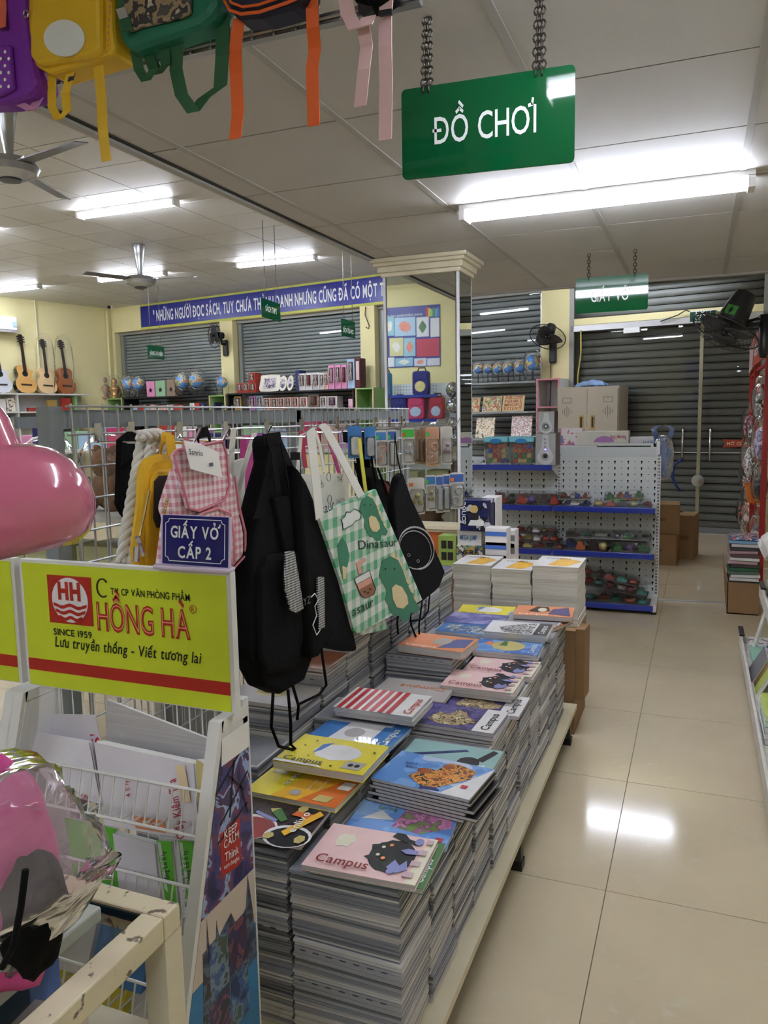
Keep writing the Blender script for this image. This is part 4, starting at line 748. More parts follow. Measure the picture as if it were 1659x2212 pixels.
# ================================================================ TOY GONDOLA
GY, GB = 6.07, 6.40
gx0, gx1 = -1.80, -0.285
zt_ = AY(1315, 986, GB).z
ZS = [AY(1300, 1097, GY).z, AY(1300, 1194, GY).z, AY(1300, 1304, GY).z]; Z0 = AY(1100, 1006, GY).z
gd = thing('gondola_shelf', 'white pegboard gondola with blue-edged shelves full of packed toys', 'shelf', ((gx0 + gx1) / 2, GB, 0))
xm = (gx0 + gx1) / 2
for x0, x1 in ((gx0, xm), (xm, gx1)):
    z = 0.02
    while z < zt_ - 0.05:
        h = min(0.39, zt_ - z); MB().box(x0 + 0.012, x1 - 0.012, GB, GB + 0.02, z, z + h - 0.004).obj('pegboard_panel', 'peg_white', gd); z += h
    hm = MB(); nx = int((x1 - x0) / 0.05)
    for i in range(nx):
        for j in range(22):
            x = x0 + 0.03 + i * 0.05; zz = zt_ - 0.04 - j * 0.05
            if zz < 0.1: continue
            if i % 2 == 0: hm.prism(arc(0, 0, 0.0075, 0, 300, 6), (x, GB - 0.0002, zz), (1, 0, 0), (0, 0, 1), 0.001); hm.box(x - 0.003, x + 0.003, GB - 0.0012, GB - 0.0002, zz - 0.018, zz)
            else: hm.box(x - 0.003, x + 0.003, GB - 0.0012, GB - 0.0002, zz - 0.003, zz + 0.003)
    stuff(hm.obj('peg_holes', 'hole_dark', gd))
for x in (gx0, xm, gx1):
    MB().box(x - 0.015, x + 0.015, GB - 0.02, GB + 0.05, 0.06, zt_ + 0.004).obj('upright', 'white_paint', gd)
    hm = MB()
    for j in range(44): hm.box(x - 0.007, x - 0.002, GB - 0.022, GB - 0.019, 0.1 + j * 0.025, 0.115 + j * 0.025); hm.box(x + 0.002, x + 0.007, GB - 0.022, GB - 0.019, 0.1 + j * 0.025, 0.115 + j * 0.025)
    stuff(hm.obj('upright_slots', 'hole_dark', gd))
    MB().box(x - 0.015, x + 0.015, GY + 0.02, GB, 0.02, 0.075).obj('base_leg', 'white_paint', gd); MB().cyl((x, GY + 0.04, 0), (x, GY + 0.04, 0.02), 0.02, n=10).obj('foot', 'black_plastic', gd)
def rail_shelf(x0, x1, z, dep=None):
    MB().box(x0 + 0.005, x1 - 0.005, GY + 0.01, GB, z - 0.02, z).obj('shelf_board', 'peg_white', gd); MB().box(x0 + 0.004, x1 - 0.004, GY - 0.012, GY + 0.01, z - 0.035, z + 0.008).obj('price_rail', 'blue_metal', gd, bev=0.004)
    for x in (x0 + 0.008, x1 - 0.008): MB().poly3([(x, GY, z - 0.02), (x, GB, z - 0.02), (x, GB, z - 0.12), (x, GY + 0.06, z - 0.04)], (1, 0, 0), 0.003).obj('bracket', 'white_paint', gd)
for z in ZS:
    rail_shelf(gx0, xm, z); rail_shelf(xm, gx1, z)
rail_shelf(gx0, xm, Z0)
MB().box(gx0, gx1, GY + 0.03, GY + 0.04, 0.02, ZS[2] - 0.02).obj('kick_plate', 'white_paint', gd)
# packed toys
TC = {'red': (176, 34, 30), 'gold': (214, 184, 110), 'green': (44, 128, 66), 'blue': (40, 60, 170), 'teal': (60, 160, 150), 'dark': (44, 38, 42), 'white': (222, 220, 216), 'orange': (206, 96, 40), 'purple': (86, 60, 130)}
for k, c in TC.items(): mat('toy_' + k, c, 0.3, coat=0.4)
mat('card_dark', (62, 40, 42), 0.45, var=0.2, ns=20); mat('card_gray', (120, 118, 116), 0.5, var=0.1)
ramp_mat('card_green', [(60, 130, 60), (84, 150, 70), (150, 170, 80), (176, 90, 50)], 25, 0.4)
def toy_pack(label, x0, x1, y, dy, z, h, cols, card='card_dark', tilt=0.0, seed=0, n=5, group='packed toys on the gondola'):
    r_ = random.Random(seed); cx = (x0 + x1) / 2; t = thing('toy_pack', label, 'toy pack', (cx, y, z), group); t.rotation_euler = (0, R(tilt), 0)
    MB().box(x0, x1, y - dy, y + dy, z, z + 0.006).obj('card', card, t)
    for k in range(n):
        x = x0 + (x1 - x0) * (k + 0.5) / n + r_.uniform(-0.01, 0.01); yy = y + r_.uniform(-dy, dy) * 0.4; s = (x1 - x0) / n * 0.42; c = cols[k % len(cols)]
        m = MB()
        kind = r_.randrange(3)
        if kind == 0: m.prism([(-s, 0), (s, 0), (s, h * 0.35), (s * 0.5, h * 0.4), (s * 0.3, h * 0.75), (-s * 0.5, h * 0.75), (-s * 0.7, h * 0.4), (-s, h * 0.35)], (x, yy + dy * 0.25, z + 0.007), (1, 0, 0), (0, 0, 1), dy * 0.55)
        elif kind == 1: m.ball((x, yy, z + h * 0.42), 1.0, 10, (s, dy * 0.45, h * 0.4))
        else: m.lathe([(s, 0), (s, h * 0.4), (s * 0.5, h * 0.55), (s * 0.4, h * 0.8)], (x, yy, z + 0.007), n=10)
        m.obj('toy', 'toy_' + c, t, smooth=(kind == 1))
    b = MB(); b.hexa([(x0 + 0.006, y - dy + 0.006, z + 0.006), (x1 - 0.006, y - dy + 0.006, z + 0.006), (x1 - 0.006, y + dy - 0.006, z + 0.006), (x0 + 0.006, y + dy - 0.006, z + 0.006)], [(x0 + 0.014, y - dy + 0.014, z + h), (x1 - 0.014, y - dy + 0.014, z + h), (x1 - 0.014, y + dy - 0.014, z + h), (x0 + 0.014, y + dy - 0.014, z + h)])
    b.obj('blister', 'blister', t); return t
def gx(px, py=1090): return AY(px, py, GY + 0.12).x
Z1, Z2, Z3 = ZS
toy_pack('long clear pack of red and black toy cars on the top toy shelf', gx(1072), gx(1210), GY + 0.15, 0.13, Z1 + 0.001, 0.10, ['red', 'dark', 'red', 'purple', 'dark', 'red'], n=6, seed=1)
toy_pack('blue and red boxed toy beside the car pack', gx(1214), gx(1276), GY + 0.13, 0.11, Z1 + 0.001, 0.05, ['blue', 'white'], 'toy_blue', seed=2, n=3)
toy_pack('red and white pack lying on the blue boxed toy', gx(1212), gx(1274), GY + 0.14, 0.10, Z1 + 0.053, 0.055, ['red', 'white', 'blue', 'red'], 'card_gray', seed=3, n=4)
toy_pack('dark pack with gold toys at the right of the top shelf', gx(1284), gx(1408), GY + 0.14, 0.12, Z1 + 0.001, 0.055, ['gold', 'red', 'dark', 'gold', 'red'], seed=4)
toy_pack('green printed pack on top of the gold toys', gx(1305), gx(1390), GY + 0.15, 0.10, Z1 + 0.058, 0.06, ['green', 'orange', 'purple', 'green'], 'card_green', tilt=-4, seed=5, n=4)
toy_pack('lower pack of red toys at the left of the middle shelf', gx(1108), gx(1222), GY + 0.14, 0.13, Z2 + 0.001, 0.05, ['red', 'gold', 'red', 'dark'], seed=6)
toy_pack('upper pack of red and gold toys on the middle shelf', gx(1112), gx(1212), GY + 0.15, 0.12, Z2 + 0.054, 0.06, ['red', 'gold', 'white', 'red'], seed=7)
toy_pack('topmost dark red pack on the middle shelf', gx(1116), gx(1200), GY + 0.16, 0.11, Z2 + 0.117, 0.05, ['red', 'dark', 'white', 'gold'], seed=17)
toy_pack('dark pack with blue and brown toys in the middle shelf centre', gx(1225), gx(1318), GY + 0.13, 0.12, Z2 + 0.001, 0.09, ['blue', 'orange', 'dark', 'gold'], seed=8, n=4)
toy_pack('grey-green pack lying across the middle shelf', gx(1222), gx(1408), GY + 0.18, 0.12, Z2 + 0.093, 0.05, ['dark', 'teal', 'white', 'dark', 'green', 'dark'], 'card_gray', seed=9, n=6)
toy_pack('clear pack with green and purple toys at the right of the middle shelf', gx(1322), gx(1406), GY + 0.12, 0.12, Z2 + 0.001, 0.085, ['green', 'purple', 'green'], 'card_gray', seed=10, n=3)
toy_pack('flat teal and red pack at the bottom shelf', gx(1262, 1300), gx(1405, 1300), GY + 0.13, 0.12, Z3 + 0.001, 0.055, ['teal', 'red', 'teal', 'orange', 'teal'], 'card_gray', seed=11)
toy_pack('leaning pack of red and teal toys on the bottom shelf', gx(1258, 1290), gx(1400, 1290), GY + 0.13, 0.12, Z3 + 0.10, 0.06, ['red', 'teal', 'red', 'white', 'red', 'teal'], tilt=10, seed=12, n=6)
toy_pack('upper leaning dark red pack on the bottom shelf', gx(1256, 1270), gx(1380, 1270), GY + 0.16, 0.11, Z3 + 0.17, 0.05, ['red', 'dark', 'red', 'teal'], tilt=10, seed=13)
# speakers and block tubs on the upper blue shelf
mat('speaker_silver', (172, 174, 178), 0.35, metal=0.4); mat('speaker_light', (206, 208, 212), 0.3, metal=0.3); mat('speaker_wood', (88, 62, 52), 0.45, var=0.15, ns=14, stretch=(1, 1, 0.2)); emat('led_violet', (110, 90, 255), 4.0)
def speaker(label, x0, x1, zb, h, dep, big):
    y = GY + 0.03; t = thing('speaker', label, 'speaker', ((x0 + x1) / 2, y + dep / 2, zb), 'silver loudspeakers on the blue shelf'); w_ = x1 - x0; c = (x0 + x1) / 2
    MB().box(x0, x1, y + 0.004, y + dep, zb, zb + h).obj('cabinet', 'speaker_wood', t); MB().box(x0 + 0.001, x1 - 0.001, y, y + 0.004, zb + 0.002, zb + h - 0.002).obj('front', 'speaker_silver', t)
    q = [(-w_ * 0.13, h * 0.94), (w_ * 0.13, h * 0.94), (w_ * 0.2, h * 0.55), (w_ * 0.38, h * 0.32)] + arc(0, h * 0.27, w_ * 0.4, 5, -185, 14) + [(-w_ * 0.38, h * 0.32), (-w_ * 0.2, h * 0.55)]
    MB().prism(q, (c, y, zb), (1, 0, 0), (0, 0, 1), 0.006).obj('face_plate', 'speaker_light', t)
    r_ = w_ * (0.2 if big else 0.27); MB().lathe([(r_, 0), (r_ * 1.08, 0.006), (r_ * 0.85, 0.008), (r_ * 0.8, 0.001)], (c, y - 0.006, zb + h * 0.30), (0, -1, 0), 20).obj('cone_ring', 'speaker_silver', t, smooth='a')
    MB().lathe([(r_ * 0.8, 0), (r_ * 0.4, 0.001), (0.002, 0.003)], (c, y - 0.0065, zb + h * 0.30), (0, -1, 0), 16).obj('cone', 'black_plastic' if big else mat('cone_gray', (70, 70, 72), 0.4), t)
    if big:
        for k in range(3): MB().lathe([(w_ * 0.055, 0), (w_ * 0.05, 0.012), (0.003, 0.013)], (c, y - 0.006, zb + h * (0.83 - k * 0.12)), (0, -1, 0), 12).obj('knob', 'chrome', t, smooth='a')
        MB().ball((c, y - 0.008, zb + h * 0.50), w_ * 0.03, 8).obj('led', 'led_violet', t)
    else: MB().ball((c, y - 0.008, zb + h * 0.30), w_ * 0.09, 10).obj('dust_cap', 'speaker_light', t, smooth=True)
    return t
x0, x1 = AY(1155, 960, GY).x, AY(1199, 960, GY).x; hB = AY(1176, 936, GY).z - Z0
speaker('large silver subwoofer with three knobs and a violet light', x0, x1, Z0 + 0.001, hB, 0.2, True); speaker('small silver loudspeaker standing on the subwoofer', x0 + 0.02, x1 - 0.012, Z0 + 0.002 + hB, AY(1176, 889, GY).z - Z0 - hB, 0.17, False)
clear('tub_clear', (240, 245, 246), 0.06, 0.08, haze=0.05); mat('lid_blue', (120, 196, 214), 0.35); mat('latch_blue', (40, 120, 180), 0.35)
for lb, p0, p1, sd in (('clear tub of building blocks with blue lid next to the mirror pillar', 1043, 1094, 1), ('clear tub of building blocks with blue lid next to the subwoofer', 1097, 1150, 2)):
    x0, x1 = AY(p0, 970, GY).x, AY(p1, 970, GY).x; h = AY(1096, 944, GY).z - Z0; y = GY + 0.04; t = thing('block_tub', lb, 'tub', ((x0 + x1) / 2, y + 0.08, Z0), 'block tubs on the blue shelf'); r_ = random.Random(sd)
    g = 0.012; MB().hexa([(x0 + g, y + g, Z0 + 0.002), (x1 - g, y + g, Z0 + 0.002), (x1 - g, y + 0.16 - g, Z0 + 0.002), (x0 + g, y + 0.16 - g, Z0 + 0.002)], [(x0, y, Z0 + h * 0.8), (x1, y, Z0 + h * 0.8), (x1, y + 0.16, Z0 + h * 0.8), (x0, y + 0.16, Z0 + h * 0.8)]).obj('tub_body', 'tub_clear', t)
    MB().box(x0 - 0.004, x1 + 0.004, y - 0.004, y + 0.164, Z0 + h * 0.8, Z0 + h).obj('lid', 'lid_blue', t, bev=0.012); c = (x0 + x1) / 2; MB().prism(arc(0, 0, 0.045, 0, 345, 14, 0.02), (c, y - 0.004, Z0 + h * 0.85), (1, 0, 0), (0, 0, 1), 0.006).obj('latch', 'latch_blue', t)
    for i in range(4):
        for j in range(4):
            s = (x1 - x0 - 0.05) / 8; x = x0 + 0.026 + s + i * 2 * s; z = Z0 + 0.022 + j * h * 0.175; cc = r_.choice(['red', 'gold', 'green', 'orange', 'orange', 'red', 'gold', 'blue'])
            o = MB().obox((x, y + 0.05 + r_.uniform(0, 0.02), z + 0.012), V((s * 0.98, 0, r_.uniform(-0.006, 0.006))), V((0, 0.025, 0)), V((0, 0, 0.016))).obj('block', 'toy_' + cc, t, bev=0.003)
            MB().cyl((x, y + 0.06, z + 0.028), (x, y + 0.06, z + 0.036), 0.008, n=8).obj('stud', 'toy_' + cc, o)
t = MB().ball((0, 0, 0), 1.0, 12, (0.08, 0.06, 0.13)); t.v = [v + V((AY(1030, 960, GY + 0.1).x, GY + 0.12, Z0 + 0.13)) for v in t.v]
tag(t.obj('toy_bag', 'plastic', smooth=True), 'clear bag with small yellow toys beside the mirror pillar', 'bag')
# things on the far side of the gondola: wrapped panels and long boxes
g2 = thing('back_gondola', 'white pegboard back side rising behind the toy gondola', 'shelf', (gx1, 6.75, 0)); zt2 = AY(1425, 950, 6.7).z
MB().box(-0.31, -0.285, 6.5, 6.53, 0.0, zt2).obj('upright', 'white_paint', g2); MB().box(-1.7, -0.31, 6.52, 6.54, 0.0, zt2 - 0.05).obj('panel', 'peg_white', g2); MB().box(-1.75, -0.285, 6.54, 6.95, 1.13, 1.15).obj('shelf_board', 'peg_white', g2)
mat('film_dark', (52, 60, 60), 0.25, bump=1.0, bs=14); ramp_mat('film_wrap', [(44, 52, 52), (70, 80, 80), (110, 118, 116)], 5, 0.2, dist=2, const=False)
for i, (x0, x1, y0) in enumerate(((1205, 1290, 962), (1292, 1412, 957))):
    p, q = AY(x0, 986, 6.62), AY(x1, y0, 6.62); t = thing('wrapped_board', ('film-wrapped dark board with white frame standing behind the gondola', 'wider film-wrapped dark board with tape behind the gondola')[i], 'board', ((p.x + q.x) / 2, 6.63, 1.15), 'wrapped boards behind the gondola')
    MB().box(p.x, q.x, 6.62, 6.66, 1.151, q.z).obj('wrapped_panel', 'film_wrap', t)
    for a_, b_ in (((p.x, q.x), (q.z - 0.02, q.z)),): MB().box(a_[0], a_[1], 6.61, 6.67, b_[0], b_[1]).obj('frame_rail', 'white_paint', t)
    MB().box(q.x - 0.02, q.x, 6.61, 6.67, 1.151, q.z - 0.02).obj('frame_rail', 'white_paint', t)
for lb, x0, x1, y0, y1, m, words, wc, Yq in (('white box with pink drawings behind the tall speaker pair', 1207, 1258, 925, 962, ramp_mat('print_pinkwhite', [(232, 228, 226), (236, 230, 230), (214, 120, 150), (110, 150, 190)], 16, 0.45), None, None, 6.72), ('long pale box printed Happy Morning', 1246, 1358, 931, 957, mat('box_cream', (230, 226, 214), 0.45), 'Happy Morning', 'pack_rose', 6.70), ('long white box with blue lettering at the right end', 1360, 1430, 944, 962, mat('box_ice', (226, 222, 226), 0.45), 'HAPPY', 'pack_sky', 6.70)):
    p, q = AY(x0, y1, Yq), AY(x1, y0, Yq); t = thing('long_box', lb, 'box', ((p.x + q.x) / 2, Yq + 0.1, 1.15), 'long boxes behind the gondola')
    MB().box(p.x, q.x, Yq, Yq + 0.16, 1.151, q.z).obj('carton', m, t)
    if words: tm = MB(); wd = (q.x - p.x) * (0.3 if len(words) > 6 else 0.5); text(tm, words, (q.x - wd - 0.02, Yq - 0.001, q.z - 0.06), (1, 0, 0), (0, 0, 1), 0.045, 0.015, width=wd); tm.obj('lettering', wc, t)
    if words and len(words) > 6: MB().prism(arc(0, 0, 0.08, 0, 180, 12, 0.05), (p.x + 0.22, Yq - 0.0005, q.z - 0.09), (1, 0, 0), (0, 0, 1), 0.001).obj('rainbow', 'box_purple', t)
c = AY(1415, 990, 6.75)
pb = MB(); pb.merge(wrap_bag((c.x + 0.06, 6.66, c.z), 0.08, 0.17, 3.3, ry=0.05))
for sg in (-1, 1): pb.ribbon([(c.x + 0.06 + sg * 0.04, 6.66, c.z + 0.14), (c.x + 0.06 + sg * 0.07, 6.66, c.z + 0.24), (c.x + 0.06 + sg * 0.03, 6.66, c.z + 0.27)], (0.02, 0, 0))
tag(pb.obj('carrier_bag', clear('bag_blue', (170, 196, 240), 0.12, 0.15, bump=0.8, bs=30, haze=0.35, hazec=(130, 160, 220)), smooth=True), 'crumpled blue carrier bag hanging on the gondola corner', 'bag')
# steel locker by the far wall
mat('locker', (178, 170, 152), 0.45, var=0.02); s0, s1 = PW(1203, 880, 0.48).x, PW(1336, 880, 0.48).x; zt_l = PW(1270, 835, 0.48).z
lc = thing('steel_locker', 'beige steel locker with double doors behind the gondola', 'locker', WM @ V(((s0 + s1) / 2, -0.25, 0)))
MB(WM).box(s0, s1, -0.46, -0.02, 0.0, zt_l).obj('body', 'locker', lc); sm = (s0 + s1) / 2
dd = zt_l - 0.03
for row in range(2):
    zb_ = dd - 0.92 if row == 0 else 0.03; zt__ = dd if row == 0 else dd - 0.95
    for k, (a, b) in enumerate(((s0 + 0.012, sm - 0.002), (sm + 0.002, s1 - 0.012))):
        d = MB(WM).box(a, b, -0.48, -0.46, zb_, zt__).obj('locker_door', 'locker', lc); hx = b - 0.07 if k == 0 else a + 0.07
        MB(WM).box(hx - 0.025, hx + 0.025, -0.486, -0.48, zt__ - 0.5, zt__ - 0.33).obj('handle', mat('brass', (176, 140, 70), 0.35, metal=0.6), d); MB(WM).box(hx - 0.012, hx + 0.012, -0.488, -0.486, zt__ - 0.48, zt__ - 0.35).obj('handle_recess', 'black_plastic', d)
        lx = a + 0.12 if k == 0 else b - 0.12; m = MB(WM)
        for j in range(5): m.box(lx - 0.06 + j * 0.028, lx - 0.052 + j * 0.028, -0.482, -0.48, zt__ - 0.3 - 0.05 * (2 - abs(j - 2)) * 0.5, zt__ - 0.26 + 0.05 * (2 - abs(j - 2)) * 0.5)
        m.box(lx - 0.06, lx + 0.06, -0.482, -0.48, zt__ - 0.17, zt__ - 0.163); m.box(lx - 0.06, lx + 0.06, -0.482, -0.48, zt__ - 0.11, zt__ - 0.103); m.box(lx - 0.06, lx - 0.054, -0.482, -0.48, zt__ - 0.17, zt__ - 0.103); m.box(lx + 0.054, lx + 0.06, -0.482, -0.48, zt__ - 0.17, zt__ - 0.103)
        m.obj('vent_slots', mat('locker_shadow', (120, 112, 98), 0.6), d)
fm = MB(WM)
def fold(s, q): x = s0 + 0.2 + (s1 - s0 - 0.4) * s; y = -0.42 + 0.3 * q; return V((x, y, zt_l + 0.01 + 0.075 * math.sin(math.pi * s) ** 0.5 * math.sin(math.pi * q) ** 0.5 + 0.02 * mnoise.noise(V((x * 14, y * 14, 1)))))
tag(fm.surf(fold, 20, 10).obj('folded_sheet', mat('sheet_blue', (120, 150, 190), 0.3, var=0.25, ns=9, bump=0.6, bs=20), smooth=True, solid=0.006), 'crumpled blue plastic sheet lying on the steel locker', 'plastic sheet')
# cartons on the floor by the entrance
def carton(label, c, w_, d, h, rz, open_=False, tape=True):
    t = thing('carton', label, 'box', c, 'brown cartons'); m = Matrix.Translation(V(c)) @ Matrix.Rotation(rz, 4, 'Z')
    MB(m).box(-w_ / 2, w_ / 2, -d / 2, d / 2, 0, h).obj('box_body', 'carton', t)
    for s in (-1, 1): MB(m).box(-w_ / 2, w_ / 2, 0.002 * s if s > 0 else -d / 2, d / 2 if s > 0 else -0.002, h, h + 0.006).obj('flap', 'carton', t)
    if tape: MB(m).box(-w_ / 2 - 0.001, w_ / 2 + 0.001, -0.03, 0.03, h + 0.006, h + 0.0075).obj('tape', mat('tape', (176, 146, 100), 0.25), t); MB(m).box(-w_ * 0.3, w_ * 0.2, -d / 2 - 0.001, -d / 2, h * 0.45, h * 0.55).obj('print', mat('carton_print', (120, 84, 56), 0.8), t)
    return t
carton('lower brown carton of the pair on the floor behind the gondola', (-0.40, 8.34, 0), 0.46, 0.36, 0.30, R(-4)); carton('upper brown carton of the pair on the floor behind the gondola', (-0.385, 8.35, 0.3085), 0.44, 0.34, 0.29, R(2)); carton('brown carton standing right of the carton pair by the entrance', (-0.085, 8.72, 0), 0.16, 0.36, 0.45, R(-8))
# ================================================================ RIGHT SIDE OF THE AISLE
# red wire-goods racks along the right wall
rk = thing('red_rack', 'red steel rack of bagged small toys by the entrance', 'rack', (0.56, 9.0, 0))
posts = [(0.55, 10.2), (0.505, 8.6), (0.512, 7.3)]
mat('header_red', (182, 74, 58), 0.4); ramp_mat('header_print', [(196, 190, 190), (206, 204, 206), (176, 70, 60), (190, 150, 150)], 2.5, 0.4)
def red_rack(t, a, b, board):
    for x, y in (a, b): MB().box(x - 0.022, x + 0.022, y - 0.022, y + 0.022, 0, 2.1).obj('post', 'red_paint', t); MB().box(1.16, 1.2, y - 0.022, y + 0.022, 0, 2.1).obj('post', 'red_paint', t)
    va, vb = V((a[0], a[1], 0)), V((b[0], b[1], 0)); d = vb - va
    for z in (0.12, 0.62, 1.05, 1.5, 1.9):
        MB().obox((va + vb) / 2 + V((0, 0, z)), d * 0.49, V((0.012, 0, 0)), (0, 0, 0.012)).obj('rail', 'red_paint', t)
        for q in (0.12, 0.5, 0.88): p = va + d * q; MB().box(p.x, p.x + 0.5, p.y - 0.006, p.y + 0.006, z + 0.012, z + 0.026).obj('shelf_arm', 'white_paint', t)
    MB().obox((va + vb) / 2 + V((-0.03, 0, 2.09)), d * 0.5, V((0.006, 0, 0)), (0, 0, 0.145)).obj('header_board', board, t)
red_rack(rk, (0.55, 10.2), (0.507, 8.66), 'header_print')
rk2 = thing('red_rack', 'nearer red rack with red header cut by the right picture edge', 'rack', (0.5, 7.9, 0))
red_rack(rk2, (0.505, 8.58), (0.512, 7.3), 'header_red')
tm = MB(); text(tm, 'GENIUS', (0.469, 8.5, 2.03), (0, -1, 0), (0, 0, 1), 0.15, 0.02, width=1.1); tm.obj('lettering', 'sign_white', rk2)
HP = [('pink and green bagged toys at the top of the red rack', 9.3, 1.33, (214, 110, 140), 0.10), ('white and black bagged toys below the pink ones', 8.9, 1.26, (60, 58, 60), 0.09), ('large clear bag on the red rack', 8.4, 1.02, (206, 206, 210), 0.12), ('red ball in a bag on the red rack', 9.5, 0.92, (190, 40, 44), 0.10), ('pinkish doll bag on the red rack', 9.2, 0.78, (220, 180, 180), 0.11), ('orange basket on the red rack', 8.0, 0.76, (222, 120, 44), 0.0), ('peach bag below the orange basket', 9.0, 0.52, (216, 140, 110), 0.11), ('brown striped bag low on the red rack', 8.6, 0.40, (170, 130, 110), 0.11), ('lowest red toy bag on the red rack', 9.6, 0.34, (176, 70, 60), 0.10), ('dark red toy high on the red rack', 8.1, 1.66, (150, 34, 34), 0.08), ('white shoe-like toy high on the red rack', 7.7, 1.55, (210, 210, 216), 0.09), ('lilac bag on the red rack', 7.6, 1.22, (160, 150, 190), 0.12), ('black and white toy set on the red rack', 7.7, 0.85, (70, 70, 74), 0.10), ('grey cup toy on the red rack', 7.5, 0.42, (110, 104, 112), 0.09)]
for i, (lb, y, z, c, r_) in enumerate(HP):
    y = 7.45 + (y - 7.5) * 1.15; x = 0.505 + 0.02 * math.sin(i * 2.3); t = thing('toy_bag', lb, 'toy bag', (x, y, z - 0.1), 'bagged toys on the red rack')
    if r_ == 0: MB().lathe([(0.055, -0.1), (0.085, 0.06), (0.095, 0.08), (0.085, 0.08), (0.05, -0.09)], (x, y, z), n=14).obj('basket', mat('basket_orange', c, 0.4), t); continue
    def lump(s, q, k=i, x=x, y=y, z=z, r_=r_):
        th = 2 * math.pi * q; ph = math.pi * s; f = 1 + 0.35 * mnoise.noise(V((math.cos(th) * 2 + k * 7, math.sin(th) * 2, s * 3)))
        return V((x + math.cos(th) * math.sin(ph) * r_ * 0.6 * f, y + math.sin(th) * math.sin(ph) * r_ * 1.2 * f, z - math.cos(ph) * r_ * 1.3))
    MB().surf(lump, 8, 12).obj('contents', ramp_mat('bag_fill_%d' % i, [c, tuple(int(v * 0.6) for v in c), tuple(min(255, v + 50) for v in c), (210, 206, 204) if i % 2 else (60, 50, 50)], 14, 0.4), t, smooth=True)
    wrap_bag((x, y, z + 0.03), r_ * 0.85, r_ * 1.7, i * 2.7, ry=r_ * 1.5).obj('plastic_wrap', 'plastic', t, smooth=True)
    MB().tube([(x, y, z + r_ * 1.7), (x, y, z + r_ * 1.7 + 0.1)], 0.004, 4).obj('hanger', 'steel', t)
# carton full of folders
cx0, cx1, cy0, cy1 = 0.225, 0.44, 6.3, 6.66
t = thing('carton', 'open brown carton holding green folders on the right of the aisle', 'box', ((cx0 + cx1) / 2, 6.48, 0), 'brown cartons')
MB().box(cx0, cx1, cy0, cy0 + 0.006, 0, 0.24).obj('front_wall', 'carton', t); MB().box(cx0, cx1, cy1, cy1 + 0.006, 0, 0.24).obj('back_wall', 'carton', t); MB().poly3([(cx0, cy0, 0), (cx0, cy1, 0), (cx0 - 0.03, cy1, 0.40), (cx0 - 0.03, cy0 + 0.08, 0.36), (cx0, cy0, 0.24)], (1, 0, 0), 0.006).obj('side_wall', 'carton', t); MB().box(cx1, cx1 + 0.006, cy0, cy1, 0, 0.24).obj('side_wall', 'carton', t); MB().box(cx0, cx1, cy0, cy1, 0.0, 0.008).obj('bottom', 'carton_in', t)
FC = [(40, 46, 130), (210, 210, 214), (26, 62, 40), (60, 110, 78), (226, 224, 220), (60, 60, 58), (214, 212, 208), (220, 218, 214), (90, 110, 96), (40, 96, 58), (70, 60, 60), (180, 150, 150), (216, 214, 208), (96, 70, 74), (170, 140, 144), (60, 60, 62), (206, 200, 196), (120, 160, 190)]
for i, c in enumerate(FC):
    z = 0.10 + i * 0.0255; sk = 0.012 * math.sin(i * 2.1)
    o = MB().obox((0.335 + sk, 6.47, z + 0.010), (0.1, 0, 0.002 * math.sin(i)), (0, 0.16, 0), (0, 0, 0.0105)).obj('folder', mat('folder_%d' % i, c, 0.45))
    tag(o, ('lowest blue', 'white second', 'dark green third', 'light green fourth', 'cream fifth', 'black sixth', 'white seventh', 'white eighth', 'sage ninth', 'bright green tenth', 'dark eleventh', 'dusty pink twelfth', 'cream thirteenth', 'wine fourteenth', 'rose fifteenth', 'black sixteenth', 'beige seventeenth', 'topmost pale blue')[i] + ' folder in the stack inside the open carton', 'folder', 'folders in the open carton')
o = MB().box(0.232, 0.43, 6.32, 6.62, 0.56, 0.574).obj('magazine', ramp_mat('mag_print', [(214, 214, 220), (70, 130, 180), (200, 80, 110), (230, 226, 220), (60, 90, 150)], 18, 0.25)); tag(o, 'colourful magazine lying on top of the folder stack', 'magazine')
# white metal book rack
rr = thing('book_rack', 'white chipped metal book rack at the right picture edge', 'rack', (0.55, 4.3, 0))
mat('white_worn', (214, 210, 200), 0.5, var=0.10, ns=18)
for y in (3.72, 4.86):
    MB().box(0.285, 0.315, y - 0.015, y + 0.015, 0.03, 0.14).obj('leg', 'white_worn', rr); MB().box(0.28, 0.32, y - 0.02, y + 0.02, 0, 0.03).obj('foot', 'black_plastic', rr)
    MB().tube([(0.315, y, 0.12), (0.40, y, 0.45), (0.62, y, 1.2)], 0.014, 6).obj('leaning_post', 'white_worn', rr); MB().box(0.9, 0.93, y - 0.015, y + 0.015, 0, 1.2).obj('leg', 'white_worn', rr)
for x, z, w_, lip in ((0.27, 0.13, 0.35, 0.05), (0.375, 0.42, 0.40, 0.05)):
    MB().box(x, x + w_, 2.9, 5.2, z - 0.012, z).obj('shelf_board', 'white_worn', rr); MB().box(x - 0.012, x, 2.9, 5.2, z - 0.03, z + lip).obj('shelf_lip', 'white_worn', rr); MB().box(x - 0.016, x + 0.012, 5.0, 5.2, z + lip, z + lip + 0.012).obj('lip_cap', 'black_plastic', rr)
mat('mint', (140, 190, 168), 0.4); mat('book_blue', (60, 84, 150), 0.4); mat('book_pink', (226, 120, 160), 0.4); mat('book_lime', (176, 190, 90), 0.45); mat('book_tan', (186, 150, 104), 0.5); mat('book_gray', (120, 118, 122), 0.5)
